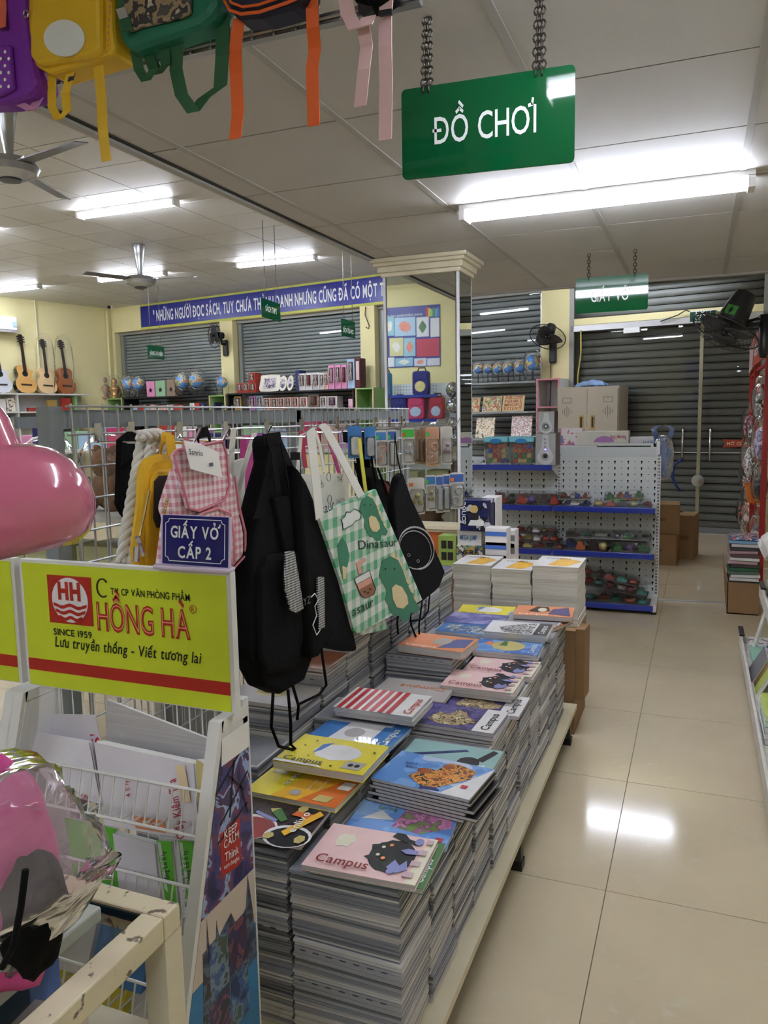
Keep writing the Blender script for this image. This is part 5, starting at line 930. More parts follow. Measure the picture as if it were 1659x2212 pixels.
def lay_book(lb, x, y, z, wx, wy, h, m, tilt=0.0, rz=0.0, group='books on the right rack', cat='book'):
    M = Matrix.Translation((x, y, z)) @ Matrix.Rotation(rz, 4, 'Z') @ Matrix.Rotation(tilt, 4, 'Y'); t = thing('display_book', lb, cat, (x, y, z), group)
    MB(M).box(-wx / 2 + 0.003, wx / 2 - 0.003, -wy / 2 + 0.003, wy / 2 - 0.003, 0.001, h - 0.001).obj('pages', 'paper_white', t); MB(M).box(-wx / 2, wx / 2, -wy / 2, wy / 2, h - 0.001, h).obj('cover', m, t); MB(M).box(-wx / 2, wx / 2, -wy / 2, wy / 2, 0, 0.001).obj('cover', m, t); return t
lay_book('floral white booklet at the far end of the right rack tray', 0.40, 5.0, 0.135, 0.2, 0.2, 0.02, ramp_mat('floral', [(230, 226, 224), (226, 220, 218), (120, 90, 100)], 40, 0.5)); lay_book('mint green folder lying in the right rack tray', 0.40, 4.72, 0.135, 0.2, 0.3, 0.03, 'mint')
for i, (lb, y, m, h) in enumerate((('grey spiral notebook leaning in the right rack tray', 4.42, 'book_gray', 0.028), ('tan spiral notebook leaning in the right rack tray', 4.34, 'book_tan', 0.02), ('lime notebook leaning in the right rack tray', 4.24, 'book_lime', 0.02), ('blue book leaning in the right rack tray', 4.52, 'book_blue', 0.03), ('pink book leaning at the right picture edge', 4.46, 'book_pink', 0.03))):
    lay_book(lb, 0.33 + (0.0 if i < 3 else 0.055), y, 0.16 + (0.03 if i >= 3 else 0), 0.2, 0.24, h, m, tilt=R(-62), rz=R(0))
for i in range(5): lay_book(('lowest', 'second', 'third', 'fourth', 'top')[i] + ' booklet of the pile near the viewer in the right rack tray', 0.39, 3.62, 0.131 + i * 0.026, 0.21, 0.29, 0.025, ('book_gray', 'paper_white', 'book_gray', 'mint', 'book_lime')[i])
mat('bundle_side', (196, 194, 194), 0.45, var=0.12, ns=4, stretch=(1, 1, 60)); k = 0
for y in (5.02, 4.78, 4.52, 4.26, 4.0):
    for j in range(3 if y > 4.9 else 4):
        z = 0.425 + j * 0.082; o = MB().box(0.40 + 0.006 * ((j * 7 + k) % 3), 0.60, y - 0.115, y + 0.115, z, z + 0.08).obj('paper_bundle', 'bundle_side'); tag(o, '%s white paper bundle in the %s stack on the right rack' % (('lowest', 'second', 'third', 'fourth')[j], ('farthest', 'second farthest', 'middle', 'second nearest', 'nearest')[(5.02, 4.78, 4.52, 4.26, 4.0).index(y)]), 'paper bundle', 'wrapped bundles on the right rack'); k += 1
for i, (y, z, a) in enumerate(((5.75, 0.62, 20), (5.6, 0.68, 30), (5.45, 0.74, 38))):
    M = Matrix.Translation((0.42, y, 0)) @ Matrix.Rotation(R(-a), 4, 'Y'); o = MB().obox((0.52, y, z + 0.02), (0.12, 0, 0.06 + 0.02 * i), (0, 0.09, 0), (-0.02, 0, 0.045)).obj('paper_roll', 'paper_white', bev=0.012); tag(o, ('farthest', 'middle', 'nearest')[i] + ' slanting white paper pack at the far end of the right rack', 'paper pack', 'slanting paper packs')
MB().box(0.48, 0.9, 5.3, 5.95, 0.58, 0.6).obj('end_shelf', 'white_worn', rr); MB().box(0.86, 0.9, 5.3, 5.95, 0, 0.58).obj('leg', 'white_worn', rr)
# ================================================================ MESH RACK WITH HANGING BAGS
MX, MY0, MY1, MZ = -1.35, 1.425, 3.69, 1.555
mat('mesh_wire', (186, 188, 186), 0.35, metal=0.5); mat('rack_gray', (134, 140, 142), 0.5, metal=0.2, var=0.08, ns=14)
ms = thing('mesh_rack', 'grey steel grid rack with hooks full of bags beside the book table', 'rack', (MX, 2.5, 0))
dy = 0.052; n = int((MY1 - MY0) / dy)
w0 = MB().cyl((MX, MY0, 0.16), (MX, MY0, MZ + 0.006), 0.0028, n=5).obj('upright_wire', 'mesh_wire', ms)
for i in range(1, n + 1): copy_part(w0, ms, (0, dy * i, 0))
h0 = MB().cyl((MX + 0.004, MY0 - 0.02, 0.18), (MX + 0.004, MY1, 0.18), 0.0028, n=5).obj('cross_wire', 'mesh_wire', ms)
zq = [MZ, MZ - 0.065] + [MZ - 0.065 - 0.076 * k for k in range(1, 18)]
for z in zq: copy_part(h0, ms, (0, 0, z - 0.18))
for y in (MY0 - 0.035, (MY0 + MY1) / 2, MY1 + 0.02): MB().box(MX - 0.05, MX - 0.012, y - 0.02, y + 0.02, 0, MZ).obj('post', 'rack_gray', ms)
MB().box(MX - 0.045, MX - 0.012, MY0 - 0.015, MY1, MZ - 0.05, MZ - 0.008).obj('top_rail', 'rack_gray', ms); MB().box(MX - 0.045, MX - 0.012, MY0, MY1, 0.1, 0.14).obj('bottom_rail', 'rack_gray', ms)
for y in (MY0 - 0.035, MY1 + 0.02): MB().box(MX - 0.25, MX + 0.0, y - 0.02, y + 0.02, 0, 0.03).obj('foot', 'rack_gray', ms)
# second grid face behind the first
MB().box(MX - 0.30, MX - 0.27, MY0 + 0.1, MY1, MZ - 0.05, MZ - 0.02).obj('top_rail', 'rack_gray', ms)
w1 = MB().cyl((MX - 0.285, MY0 + 0.1, 0.4), (MX - 0.285, MY0 + 0.1, MZ - 0.02), 0.0028, n=5).obj('upright_wire', 'mesh_wire', ms)
for i in range(1, 21): copy_part(w1, ms, (0, 0.105 * i, 0))
def hook(y, z, L=0.30, tip=0.03):
    m = MB(); m.tube([(MX, y, z + 0.02), (MX + 0.012, y, z), (MX + L - 0.02, y, z - 0.004), (MX + L, y, z + tip)], 0.0032, 6); m.box(MX + 0.002, MX + 0.008, y - 0.012, y + 0.012, z - 0.002, z + 0.045); return m.obj('hook', 'chrome', ms, smooth='a')
hooks = [(1.50, 1.47), (1.62, 1.472), (1.82, 1.47), (2.05, 1.468), (2.30, 1.474), (2.55, 1.47), (2.85, 1.476), (3.05, 1.468), (3.25, 1.472), (3.42, 1.47), (3.3, 1.18), (3.5, 1.18), (3.58, 1.475)]
for y, z in hooks: hook(y, z)
def sheet_bag(t, outline, X, th, m, name='body', puff=0.0, bev=0.0):
    """cloth panel hanging in the plane X, outline given by where its corners are seen"""
    pts = [AX(x, y, X) for x, y in outline]; pts = [V((X, p.y, p.z)) for p in pts]
    return MB().poly3([p - V((th, 0, 0)) for p in pts], (1, 0, 0), th).obj(name, m, t, bev=bev)
def strap(t, pts, X, w_=0.016, m='black_cloth', name='strap', dx=0.0):
    P = [AX(x, y, X + dx) for x, y in pts]; P = [V((X + dx, p.y, p.z)) for p in P]
    return MB().ribbon(P, V((0, w_, 0)) if abs(P[-1].y - P[0].y) < abs(P[-1].z - P[0].z) else V((0, 0, w_)), 0.0012).obj(name, m, t)
def cordl(t, pts, X, r_=0.004, m='black_cloth', name='cord'):
    return MB().tube([AX(x, y, X) for x, y in pts], r_, 6).obj(name, m, t, smooth=True)
BG = 'bags hanging on the grid rack'
# white rope-handled bag
t = thing('rope_tote', 'tote with thick braided white rope handles next to the yellow backpack', 'bag', AX(330, 1210, -1.20), BG)
mat('rope_white', (226, 224, 216), 0.8, var=0.05, ns=30)
def braid(pts, X, r_):
    m = MB(); P = [AX(x, y, X) for x, y in pts]; L = [0]
    for a, b in zip(P, P[1:]): L.append(L[-1] + (b - a).length)
    N = 60
    def at(s):
        d = s * L[-1]
        for i in range(len(P) - 1):
            if d <= L[i + 1] + 1e-9: return P[i].lerp(P[i + 1], (d - L[i]) / max(1e-9, L[i + 1] - L[i]))
        return P[-1]
    for k in range(3):
        q = []
        for i in range(N + 1):
            s = i / N; c = at(s); d = (at(min(1, s + 0.02)) - at(max(0, s - 0.02))).normalized(); u, w_ = frame_of(d); a = s * L[-1] / (r_ * 7.5) * 2 * math.pi + k * 2.094
            q.append(c + u * math.cos(a) * r_ * 0.8 + w_ * math.sin(a) * r_ * 0.8)
        m.tube(q, r_ * 0.78, 8)
    return m
braid([(318, 940), (305, 960), (290, 1050), (275, 1130), (262, 1215)], -1.20, 0.0092).obj('rope_handle', 'rope_white', t, smooth=True); braid([(340, 938), (325, 965), (310, 1060), (298, 1140), (285, 1220)], -1.18, 0.0092).obj('rope_handle', 'rope_white', t, smooth=True); braid([(300, 942), (340, 936), (360, 950), (352, 985), (345, 1040)], -1.17, 0.0088).obj('rope_handle', 'rope_white', t, smooth=True)
sheet_bag(t, [(250, 1215), (330, 1200), (330, 1420), (250, 1440)], -1.25, 0.02, mat('canvas_cream', (214, 206, 190), 0.85))
t = thing('dark_tote', 'plain black tote squeezed behind the white rope handles', 'bag', AX(270, 1110, -1.26), BG)
sheet_bag(t, [(262, 950), (285, 932), (300, 940), (300, 1150), (268, 1110), (258, 1090)], -1.27, 0.015, 'black_cloth')
# yellow backpack
mat('yellow_cloth', (226, 176, 20), 0.7, var=0.06, ns=12, bump=0.1, bs=120); mat('dark_brown', (40, 34, 26), 0.6)
t = thing('yellow_backpack', 'bright yellow backpack hanging behind the blue GIẤY VỞ sign', 'backpack', AX(340, 1215, -1.10), BG)
def bagpanel(t, outline, X, th, m, name, bev=0.012): return sheet_bag(t, outline, X, th, m, name, bev=bev)
bagpanel(t, [(300, 1214), (298, 1185), (310, 1090), (314, 1010), (326, 988), (352, 980), (430, 982), (440, 1230), (312, 1260)], -1.13, 0.03, 'yellow_cloth', 'body', 0.02)
bagpanel(t, [(318, 1220), (322, 1110), (330, 1035), (340, 1014), (420, 1010), (426, 1250), (330, 1255)], -1.12, 0.012, 'yellow_cloth', 'front_pocket')
bagpanel(t, [(333, 1120), (335, 1040), (345, 1028), (412, 1024), (414, 1140), (340, 1140)], -1.117, 0.003, 'dark_brown', 'dark_panel', 0.0)
strap(t, [(345, 985), (352, 945), (368, 945), (378, 985)], -1.14, 0.012, 'yellow_cloth', 'grab_loop'); strap(t, [(350, 940), (366, 940), (372, 984)], -1.12, 0.016, 'yellow_cloth', 'shoulder_strap')
MB().tube([AX(x, y, -1.117) for x, y in ((322, 1060), (312, 1110), (303, 1150), (300, 1170))], 0.003, 6).obj('zip', mat('zip_gold', (176, 150, 90), 0.35, metal=0.6), t)
for a, b, c in (((296, 1160), (302, 1172), 0.006), ((301, 1172), (310, 1200), 0.005), ((296, 1180), (294, 1214), 0.007)): MB().tube([AX(*a, -1.11), AX(*b, -1.11)], c, 6).obj('zip_puller', 'chrome', t)
# pink gingham backpack with blank tag
def gingham(name, c0, c1, sc, rough=0.8):
    m = mat(name, c0, rough, var=0.0); nt = m.node_tree; b = nt.nodes['Principled BSDF']; gi = nt.nodes.new('ShaderNodeNewGeometry'); sp = nt.nodes.new('ShaderNodeSeparateXYZ'); nt.links.new(gi.outputs['Position'], sp.inputs[0]); S = []; hx = nt.nodes.new('ShaderNodeMath'); hx.operation = 'ADD'; nt.links.new(sp.outputs['X'], hx.inputs[0]); nt.links.new(sp.outputs['Y'], hx.inputs[1])
    for ax in ('Y', 'Z'):
        a = nt.nodes.new('ShaderNodeMath'); a.operation = 'MULTIPLY'; a.inputs[1].default_value = sc; f = nt.nodes.new('ShaderNodeMath'); f.operation = 'FRACT'; g = nt.nodes.new('ShaderNodeMath'); g.operation = 'GREATER_THAN'; g.inputs[1].default_value = 0.5
        nt.links.new(hx.outputs[0] if ax == 'Y' else sp.outputs['Z'], a.inputs[0]); nt.links.new(a.outputs[0], f.inputs[0]); nt.links.new(f.outputs[0], g.inputs[0]); S.append(g)
    ad = nt.nodes.new('ShaderNodeMath'); ad.operation = 'ADD'; nt.links.new(S[0].outputs[0], ad.inputs[0]); nt.links.new(S[1].outputs[0], ad.inputs[1]); hf = nt.nodes.new('ShaderNodeMath'); hf.operation = 'MULTIPLY'; hf.inputs[1].default_value = 0.5; nt.links.new(ad.outputs[0], hf.inputs[0])
    mx = nt.nodes.new('ShaderNodeMix'); mx.data_type = 'RGBA'; mx.inputs['A'].default_value = lin(c1) + (1,); mx.inputs['B'].default_value = lin(c0) + (1,); nt.links.new(hf.outputs[0], mx.inputs['Factor']); nt.links.new(mx.outputs['Result'], b.inputs['Base Color']); return m
gingham('gingham_pink', (204, 130, 146), (236, 222, 224), 55); mat('pink_trim', (206, 122, 136), 0.7)
t = thing('gingham_backpack', 'pink gingham backpack with a white price tag', 'backpack', AX(440, 1220, -1.02), BG)
bagpanel(t, [(385, 1120), (376, 1100), (388, 1060), (402, 1018), (414, 1000), (480, 985), (508, 1030), (518, 1100), (530, 1150), (530, 1200), (505, 1228), (470, 1228), (400, 1240), (370, 1240)], -1.02, 0.05, 'gingham_pink', 'body', 0.018)
bagpanel(t, [(376, 985), (384, 972), (480, 952), (490, 980), (496, 1050), (486, 1080), (430, 1104), (408, 1098), (398, 1060)], -1.005, 0.012, 'gingham_pink', 'flap', 0.004)
bagpanel(t, [(430, 1130), (440, 1108), (470, 1098), (498, 1110), (506, 1160), (506, 1215), (440, 1230)], -0.995, 0.02, 'gingham_pink', 'front_pocket', 0.008)
for q, nm in (([(376, 985), (384, 972), (480, 952), (490, 980), (496, 1050), (486, 1080), (430, 1104), (408, 1098), (398, 1060), (376, 985)], 'piping'), ([(430, 1130), (440, 1108), (470, 1098), (498, 1110), (506, 1160), (506, 1215)], 'piping'), ([(508, 1030), (518, 1100), (530, 1150), (530, 1200), (505, 1228), (470, 1230)], 'piping')): MB().tube([AX(x, y, -0.993 if q[0][0] == 430 else (-1.003 if q[0][0] == 376 else -1.02)) for x, y in q], 0.003, 6).obj(nm, 'pink_trim', t, smooth=True)
strap(t, [(400, 975), (403, 945), (415, 945)], -1.05, 0.010, 'pink_trim', 'hanging_loop'); strap(t, [(430, 955), (425, 938), (448, 932), (455, 955)], -1.07, 0.012, 'black_cloth', 'grab_loop')
tg = sheet_bag(t, [(397, 951), (432, 958), (471, 976), (481, 1032), (412, 1013)], -0.985, 0.0012, 'paper_white', 'price_tag')
tm = MB(); o = AX(408, 981, -0.983); text(tm, 'Sanrio', o, AX(438, 985, -0.983) - o, V((0, 0, 1)), 0.016, 0.008, width=(AX(438, 985, -0.983) - o).length); tm.obj('tag_lettering', 'black_plastic', tg)
q = AX(452, 1000, -0.983); m = MB()
for k in range(9): m.box(-0.983, -0.9825, q.y + k * 0.0016, q.y + k * 0.0016 + (0.0006 if k % 2 else 0.001), q.z - 0.008, q.z)
stuff(m.obj('barcode', mat('ink_blue', (90, 100, 130), 0.6), tg))
m = MB()
for k in range(7): m.tube([AX(355 + 3 * math.cos(a) - k * 1.4 + 6, 1080 + k * 6 + 4 * math.sin(a), -1.0) for a in [i * math.pi / 3 for i in range(6)]], 0.0014, 4, closed=True)
m.obj('gold_chain', mat('gold', (196, 160, 80), 0.3, metal=0.8), t)
# strap bags between pink backpack and black bags
mat('canvas_white', (224, 220, 206), 0.85, var=0.04, ns=20); mat('magenta', (196, 70, 140), 0.7); mat('violet', (140, 70, 150), 0.7); mat('crimson', (176, 40, 70), 0.7)
t = thing('canvas_tote', 'cream canvas tote with crossed straps between the pink and black bags', 'bag', AX(530, 1100, -1.16), BG); strap(t, [(505, 925), (500, 980), (498, 1040)], -1.14, 0.012, 'canvas_white'); strap(t, [(550, 935), (530, 1000), (514, 1060)], -1.13, 0.012, 'canvas_white'); sheet_bag(t, [(500, 1000), (530, 990), (528, 1120), (508, 1120)], -1.18, 0.015, 'canvas_white')
t = thing('magenta_bag', 'magenta and violet bag behind the cream straps', 'bag', AX(555, 1120, -1.2), BG); sheet_bag(t, [(532, 945), (545, 940), (558, 1050), (545, 1130), (528, 1090)], -1.20, 0.02, 'magenta'); sheet_bag(t, [(548, 940), (570, 935), (576, 1040), (556, 1100)], -1.24, 0.02, 'violet'); strap(t, [(540, 1090), (530, 1120), (540, 1130)], -1.19, 0.02, 'crimson', 'red_bow')
# big black backpacks
t = thing('black_backpack', 'large black backpack with white mesh pocket nearest on the grid rack', 'backpack', AX(640, 1480, -0.98), BG)
bagpanel(t, [(540, 1230), (548, 1160), (566, 1080), (588, 1000), (584, 955), (590, 940), (610, 942), (640, 1010), (660, 1080), (672, 1160), (680, 1280), (678, 1420), (660, 1470), (610, 1500), (575, 1485), (542, 1420)], -1.00, 0.06, 'black_cloth', 'body', 0.025)
bagpanel(t, [(560, 1240), (580, 1200), (650, 1190), (660, 1380), (640, 1450), (575, 1460), (560, 1420)], -0.985, 0.03, 'black_cloth', 'front_pocket', 0.015)
bagpanel(t, [(590, 1075), (628, 1070), (640, 1190), (615, 1195), (600, 1120)], -0.99, 0.02, 'black_cloth', 'side_pocket', 0.008)
strap(t, [(572, 1020), (568, 950), (605, 945), (625, 1060)], -1.0, 0.014, dx=0.02); strap(t, [(600, 1060), (590, 980), (580, 945)], -1.0, 0.012, dx=0.03); strap(t, [(555, 1120), (575, 1050), (590, 960)], -1.0, 0.02, dx=0.012)
def net_mat():
    m = mat('net_white', (206, 206, 202), 0.7); nt = m.node_tree; b = nt.nodes['Principled BSDF']; src = b.inputs['Base Color'].links[0].from_socket; gi = nt.nodes.new('ShaderNodeNewGeometry'); mp = nt.nodes.new('ShaderNodeMapping'); mp.inputs['Rotation'].default_value = (R(45), 0, 0); mp.inputs['Scale'].default_value = (0, 210, 210); ck = nt.nodes.new('ShaderNodeTexChecker'); ck.inputs['Scale'].default_value = 1; ck.inputs['Color2'].default_value = (0.02, 0.02, 0.02, 1)
    nt.links.new(gi.outputs['Position'], mp.inputs['Vector']); nt.links.new(mp.outputs['Vector'], ck.inputs['Vector']); nt.links.new(src, ck.inputs['Color1']); nt.links.new(ck.outputs['Color'], b.inputs['Base Color'])
net_mat()
bagpanel(t, [(617, 1192), (636, 1190), (648, 1260), (656, 1315), (640, 1324), (628, 1318), (616, 1270)], -0.962, 0.004, 'net_white', 'mesh_pocket', 0.0)
bagpanel(t, [(686, 1246), (700, 1246), (702, 1355), (690, 1360), (687, 1300)], -0.962, 0.004, 'net_white', 'mesh_pocket', 0.0)
t = thing('black_drawstring_bag', 'slim black drawstring bag hanging beside the dinosaur tote', 'bag', AX(720, 1400, -0.95), BG)
bagpanel(t, [(640, 1000), (665, 1040), (690, 1100), (720, 1170), (745, 1260), (776, 1408), (752, 1408), (700, 1398), (694, 1420), (672, 1425), (664, 1300)], -0.97, 0.05, 'black_cloth', 'body', 0.015)
strap(t, [(650, 1050), (648, 985), (628, 985), (632, 1040)], -0.97, 0.01, dx=0.01); 
MB().tube([AX(x, y, -0.962) for x, y in ((672, 1290), (680, 1282), (688, 1295), (680, 1310), (684, 1330), (676, 1350), (684, 1372), (692, 1360))], 0.0016, 5).obj('white_print', 'sign_white', t)
tm = MB(); o = AX(650, 1312, -0.96); text(tm, 'SYZ', o, V((0, 1, 0)), V((0, 0, 1)), 0.03, 0.0); tm.obj('lettering', mat('print_gray', (120, 120, 122), 0.6), t)
for q in ([(590, 1495), (586, 1570), (602, 1612), (635, 1620)], [(622, 1490), (628, 1560), (628, 1608), (640, 1620)], [(632, 1480), (645, 1525), (642, 1555)], [(694, 1400), (705, 1480), (690, 1500), (648, 1520)]): cordl(t if q[0][0] > 680 else bpy.data.objects['black_backpack'], q, -0.97)
# cream tote with scribbles, behind
t = thing('scribble_tote', 'cream tote with black doodles behind the black bags', 'bag', AX(710, 1120, -1.08), BG); sheet_bag(t, [(628, 1025), (755, 1022), (752, 1090), (690, 1120), (640, 1100)], -1.10, 0.012, 'canvas_white')
tm = MB()
for x, y, s, sz in ((684, 1056, 'nch', 0.035), (728, 1042, 'THE', 0.024), (686, 1090, 'NE', 0.024), (726, 1088, 'SANTA', 0.02)): text(tm, s, AX(x, y, -1.086), AX(x + 30, y - 6, -1.086) - AX(x, y, -1.086), V((0, 0, 1)), sz, 0.0)
for x, y in ((710, 1030), (712, 1079)): c = AX(x, y, -1.087); tm.tube([V((-1.087, c.y + 0.014 * math.cos(a), c.z + 0.014 * math.sin(a))) for a in [k * math.pi / 8 for k in range(16)]], 0.001, 4, closed=True)
tm.obj('doodle_print', 'black_plastic', t); strap(t, [(642, 1030), (650, 940), (660, 935)], -1.1, 0.010, 'canvas_white'); strap(t, [(700, 1020), (690, 960), (680, 930)], -1.12, 0.010, 'canvas_white'); strap(t, [(660, 1010), (655, 970), (650, 930)], -1.14, 0.012, 'crimson', 'red_strap'); strap(t, [(735, 1030), (720, 980), (705, 935)], -1.15, 0.012, 'magenta', 'pink_strap')
# dinosaur tote
gingham('gingham_green', (96, 176, 130), (226, 228, 222), 17, 0.55)
t = thing('dinosaur_tote', 'green checked tote with cartoon dinosaurs and white straps', 'bag', AX(830, 1340, -0.98), BG); DX = -0.96
sheet_bag(t, [(688, 1112), (812, 1057), (912, 1295), (905, 1300), (772, 1368), (765, 1362), (738, 1260)], DX, 0.012, 'gingham_green', 'panel'); sheet_bag(t, [(775, 1366), (830, 1335), (840, 1358), (780, 1372)], DX - 0.014, 0.01, 'gingham_green', 'back_panel')
def W2(pts, dx=0.001): return [V((DX + dx, p.y, p.z)) for p in [AX(x, y, DX) for x, y in pts]]
def decal(pts, m, name, dx=0.001): return MB().poly3(W2(pts, dx), (1, 0, 0), 0.0004).obj(name, m, t)
mat('dino_green', (58, 128, 98), 0.55); mat('dino_belly', (226, 206, 160), 0.55); mat('dino_line', (24, 40, 34), 0.6); mat('tea_brown', (150, 100, 70), 0.55); mat('tea_pink', (214, 160, 140), 0.55)
def blob(cx, cy, pts): return [(cx + x, cy + y) for x, y in pts]
D1 = [(-18, -8), (-14, -22), (-2, -28), (10, -22), (18, -6), (24, 14), (36, 40), (44, 52), (40, 62), (30, 60), (28, 72), (18, 74), (12, 66), (2, 64), (-4, 52), (-10, 40), (-8, 26), (-14, 12), (-20, 4)]
for sc, cx, cy in ((0.95, 795, 1098), (1.38, 845, 1240)):
    q = [(cx + x * sc, cy + y * sc) for x, y in D1]; decal(q, 'dino_green', 'dinosaur', 0.0012); decal([(cx + x * sc, cy + y * sc) for x, y in [(0, 22), (6, 16), (16, 20), (24, 34), (26, 46), (18, 54), (8, 52), (2, 40)]], 'dino_belly', 'dinosaur_belly', 0.0022)
    for k in range(7):
        ang = k / 6; bx, by = cx + (2 + 34 * ang) * sc, cy + (-28 + 68 * ang ** 1.3) * sc; decal([(bx - 4 * sc, by - 1 * sc), (bx + 3 * sc, by - 8 * sc), (bx + 5 * sc, by + 5 * sc)], 'dino_belly', 'dinosaur_spike', 0.0008)
    for ex in (-10, 4): c = W2([(cx + ex * sc, cy - 8 * sc)], 0.003)[0]; MB().ball(c, 0.0022 * sc, 6).obj('dinosaur_eye', 'dino_line', t)
decal([(728, 1178), (738, 1160), (748, 1175), (754, 1200), (750, 1222), (742, 1245), (736, 1240), (730, 1200)], 'dino_green', 'dinosaur', 0.0012); decal([(738, 1222), (748, 1226), (746, 1250), (740, 1252)], 'dino_belly', 'dinosaur_belly', 0.002)
cl = [(739, 1132), (736, 1122), (744, 1116), (747, 1106), (757, 1106), (764, 1099), (773, 1103), (779, 1110), (776, 1122), (766, 1126), (760, 1134), (748, 1140), (740, 1144)]
decal(cl, 'sign_white', 'cloud'); MB().tube(W2(cl, 0.0016), 0.0016, 4, closed=True).obj('cloud_outline', 'dino_line', t)
decal([(770, 1262), (800, 1246), (810, 1272), (806, 1284), (788, 1292), (778, 1286)], 'tea_brown', 'milk_tea', 0.0012); decal([(770, 1262), (800, 1246), (803, 1258), (774, 1274)], 'tea_pink', 'milk_tea_top', 0.002); decal([(764, 1250), (796, 1232), (800, 1244), (768, 1262)], 'sign_white', 'cup_lid', 0.002); decal([(774, 1240), (768, 1216), (786, 1204), (790, 1210), (776, 1220), (782, 1238)], 'tea_pink', 'drinking_straw', 0.002)
MB().tube(W2([(764, 1250), (796, 1232), (800, 1244), (810, 1272), (806, 1284), (788, 1292), (778, 1286), (768, 1262)], 0.0024), 0.0014, 4, closed=True).obj('cup_outline', 'dino_line', t)
for x, y in ((786, 1278), (793, 1280), (798, 1272)): MB().ball(W2([(x, y)], 0.0028)[0], 0.0035, 6).obj('tapioca_pearl', 'dino_line', t)
for s, x, y, x2, y2 in (('Dinasaur', 774, 1187, 857, 1179), ('asaur', 760, 1332, 806, 1308), ('saur', 694, 1112, 722, 1098)):
    tm = MB(); o = W2([(x, y)], 0.0012)[0]; e = W2([(x2, y2)], 0.0012)[0]; text(tm, s, o, V((0, e.y - o.y, e.z - o.z)), V((0, -0.12, 1)), 0.042, 0.0, width=(e - o).length); tm.obj('lettering', 'dino_line', t)
mat('strap_white', (232, 230, 224), 0.8, var=0.03)
for q, dx in (([(688, 1118), (676, 1010), (668, 930), (680, 920)], 0.004), ([(778, 1072), (735, 990), (700, 925), (692, 918), (680, 920)], 0.004)):
    P = [V((DX + dx, p.y, p.z)) for p in [AX(x, y, DX) for x, y in q]]; MB().ribbon(P, V((0, 0.023, 0.004)), 0.0012).obj('strap', 'strap_white', t)
# yellow webbing strap, black tote with ring print
t = thing('webbing_bag', 'dark bag hung by a yellow webbing strap behind the dinosaur tote', 'bag', AX(790, 1060, -1.12), BG); strap(t, [(776, 947), (782, 1000), (790, 1062)], -1.0, 0.012, mat('webbing_yellow', (206, 200, 70), 0.7), 'strap'); sheet_bag(t, [(775, 1000), (812, 1010), (830, 1090), (800, 1100)], -1.12, 0.02, 'black_cloth')
t = thing('dark_red_bag', 'black and dark red drawstring bag left of the ring-print bag', 'bag', AX(840, 1100, -1.08), BG); sheet_bag(t, [(798, 1030), (840, 1040), (870, 1120), (850, 1180), (820, 1130)], -1.08, 0.03, 'black_cloth'); sheet_bag(t, [(828, 1035), (850, 1060), (856, 1080), (845, 1085)], -1.075, 0.01, mat('maroon', (110, 30, 30), 0.7), 'red_panel'); sheet_bag(t, [(768, 932), (805, 934), (806, 965), (800, 1010), (790, 960), (770, 955)], -1.1, 0.05, 'black_cloth', 'strap_bunch')
for q in ([(800, 960), (805, 1010), (812, 1040)], [(806, 940), (812, 1000), (830, 1050)]): cordl(t, q, -1.06)
t = thing('ring_print_bag', 'black drawstring bag with a white ring face print', 'bag', AX(910, 1290, -0.97), BG); RX = -0.98
sheet_bag(t, [(862, 1030), (872, 1020), (890, 1075), (930, 1160), (963, 1236), (950, 1270), (915, 1300), (890, 1316), (868, 1312), (856, 1150), (850, 1080)], RX, 0.03, 'black_cloth', 'body', bev=0.01)
strap(t, [(850, 1080), (852, 990), (853, 940), (858, 985), (868, 1030)], RX, 0.008, dx=0.004)
def rp(pts): return [V((RX + 0.002, p.y, p.z)) for p in [AX(x, y, RX) for x, y in pts]]
def ell(cx, cy, rx, ry, a0, a1, rot, n=24): return [(cx + rx * math.cos(R(a)) * math.cos(R(rot)) - ry * math.sin(R(a)) * math.sin(R(rot)), cy + rx * math.cos(R(a)) * math.sin(R(rot)) + ry * math.sin(R(a)) * math.cos(R(rot))) for a in [a0 + (a1 - a0) * k / n for k in range(n + 1)]]
MB().tube(rp(ell(898, 1184, 38, 46, -170, 100, -15)), 0.004, 5, flat=0.3).obj('ring_print', mat('print_silver', (176, 176, 180), 0.5), t); MB().tube(rp(ell(896, 1188, 34, 42, -175, 130, -15)), 0.0022, 5, flat=0.3).obj('ring_print', 'print_silver', t)
for x, y in ((882, 1199), (902, 1212)): MB().tube(rp(ell(x, y, 3, 3, 0, 345, 0, 10)), 0.001, 4, closed=True).obj('eye_print', 'print_silver', t)
for q in ([(885, 1310), (888, 1350), (900, 1380), (908, 1405)], [(912, 1300), (905, 1350), (906, 1380)], [(928, 1285), (925, 1320), (912, 1338), (885, 1342)], [(862, 1312), (858, 1345), (860, 1370)]): cordl(t, q, RX, 0.0035)
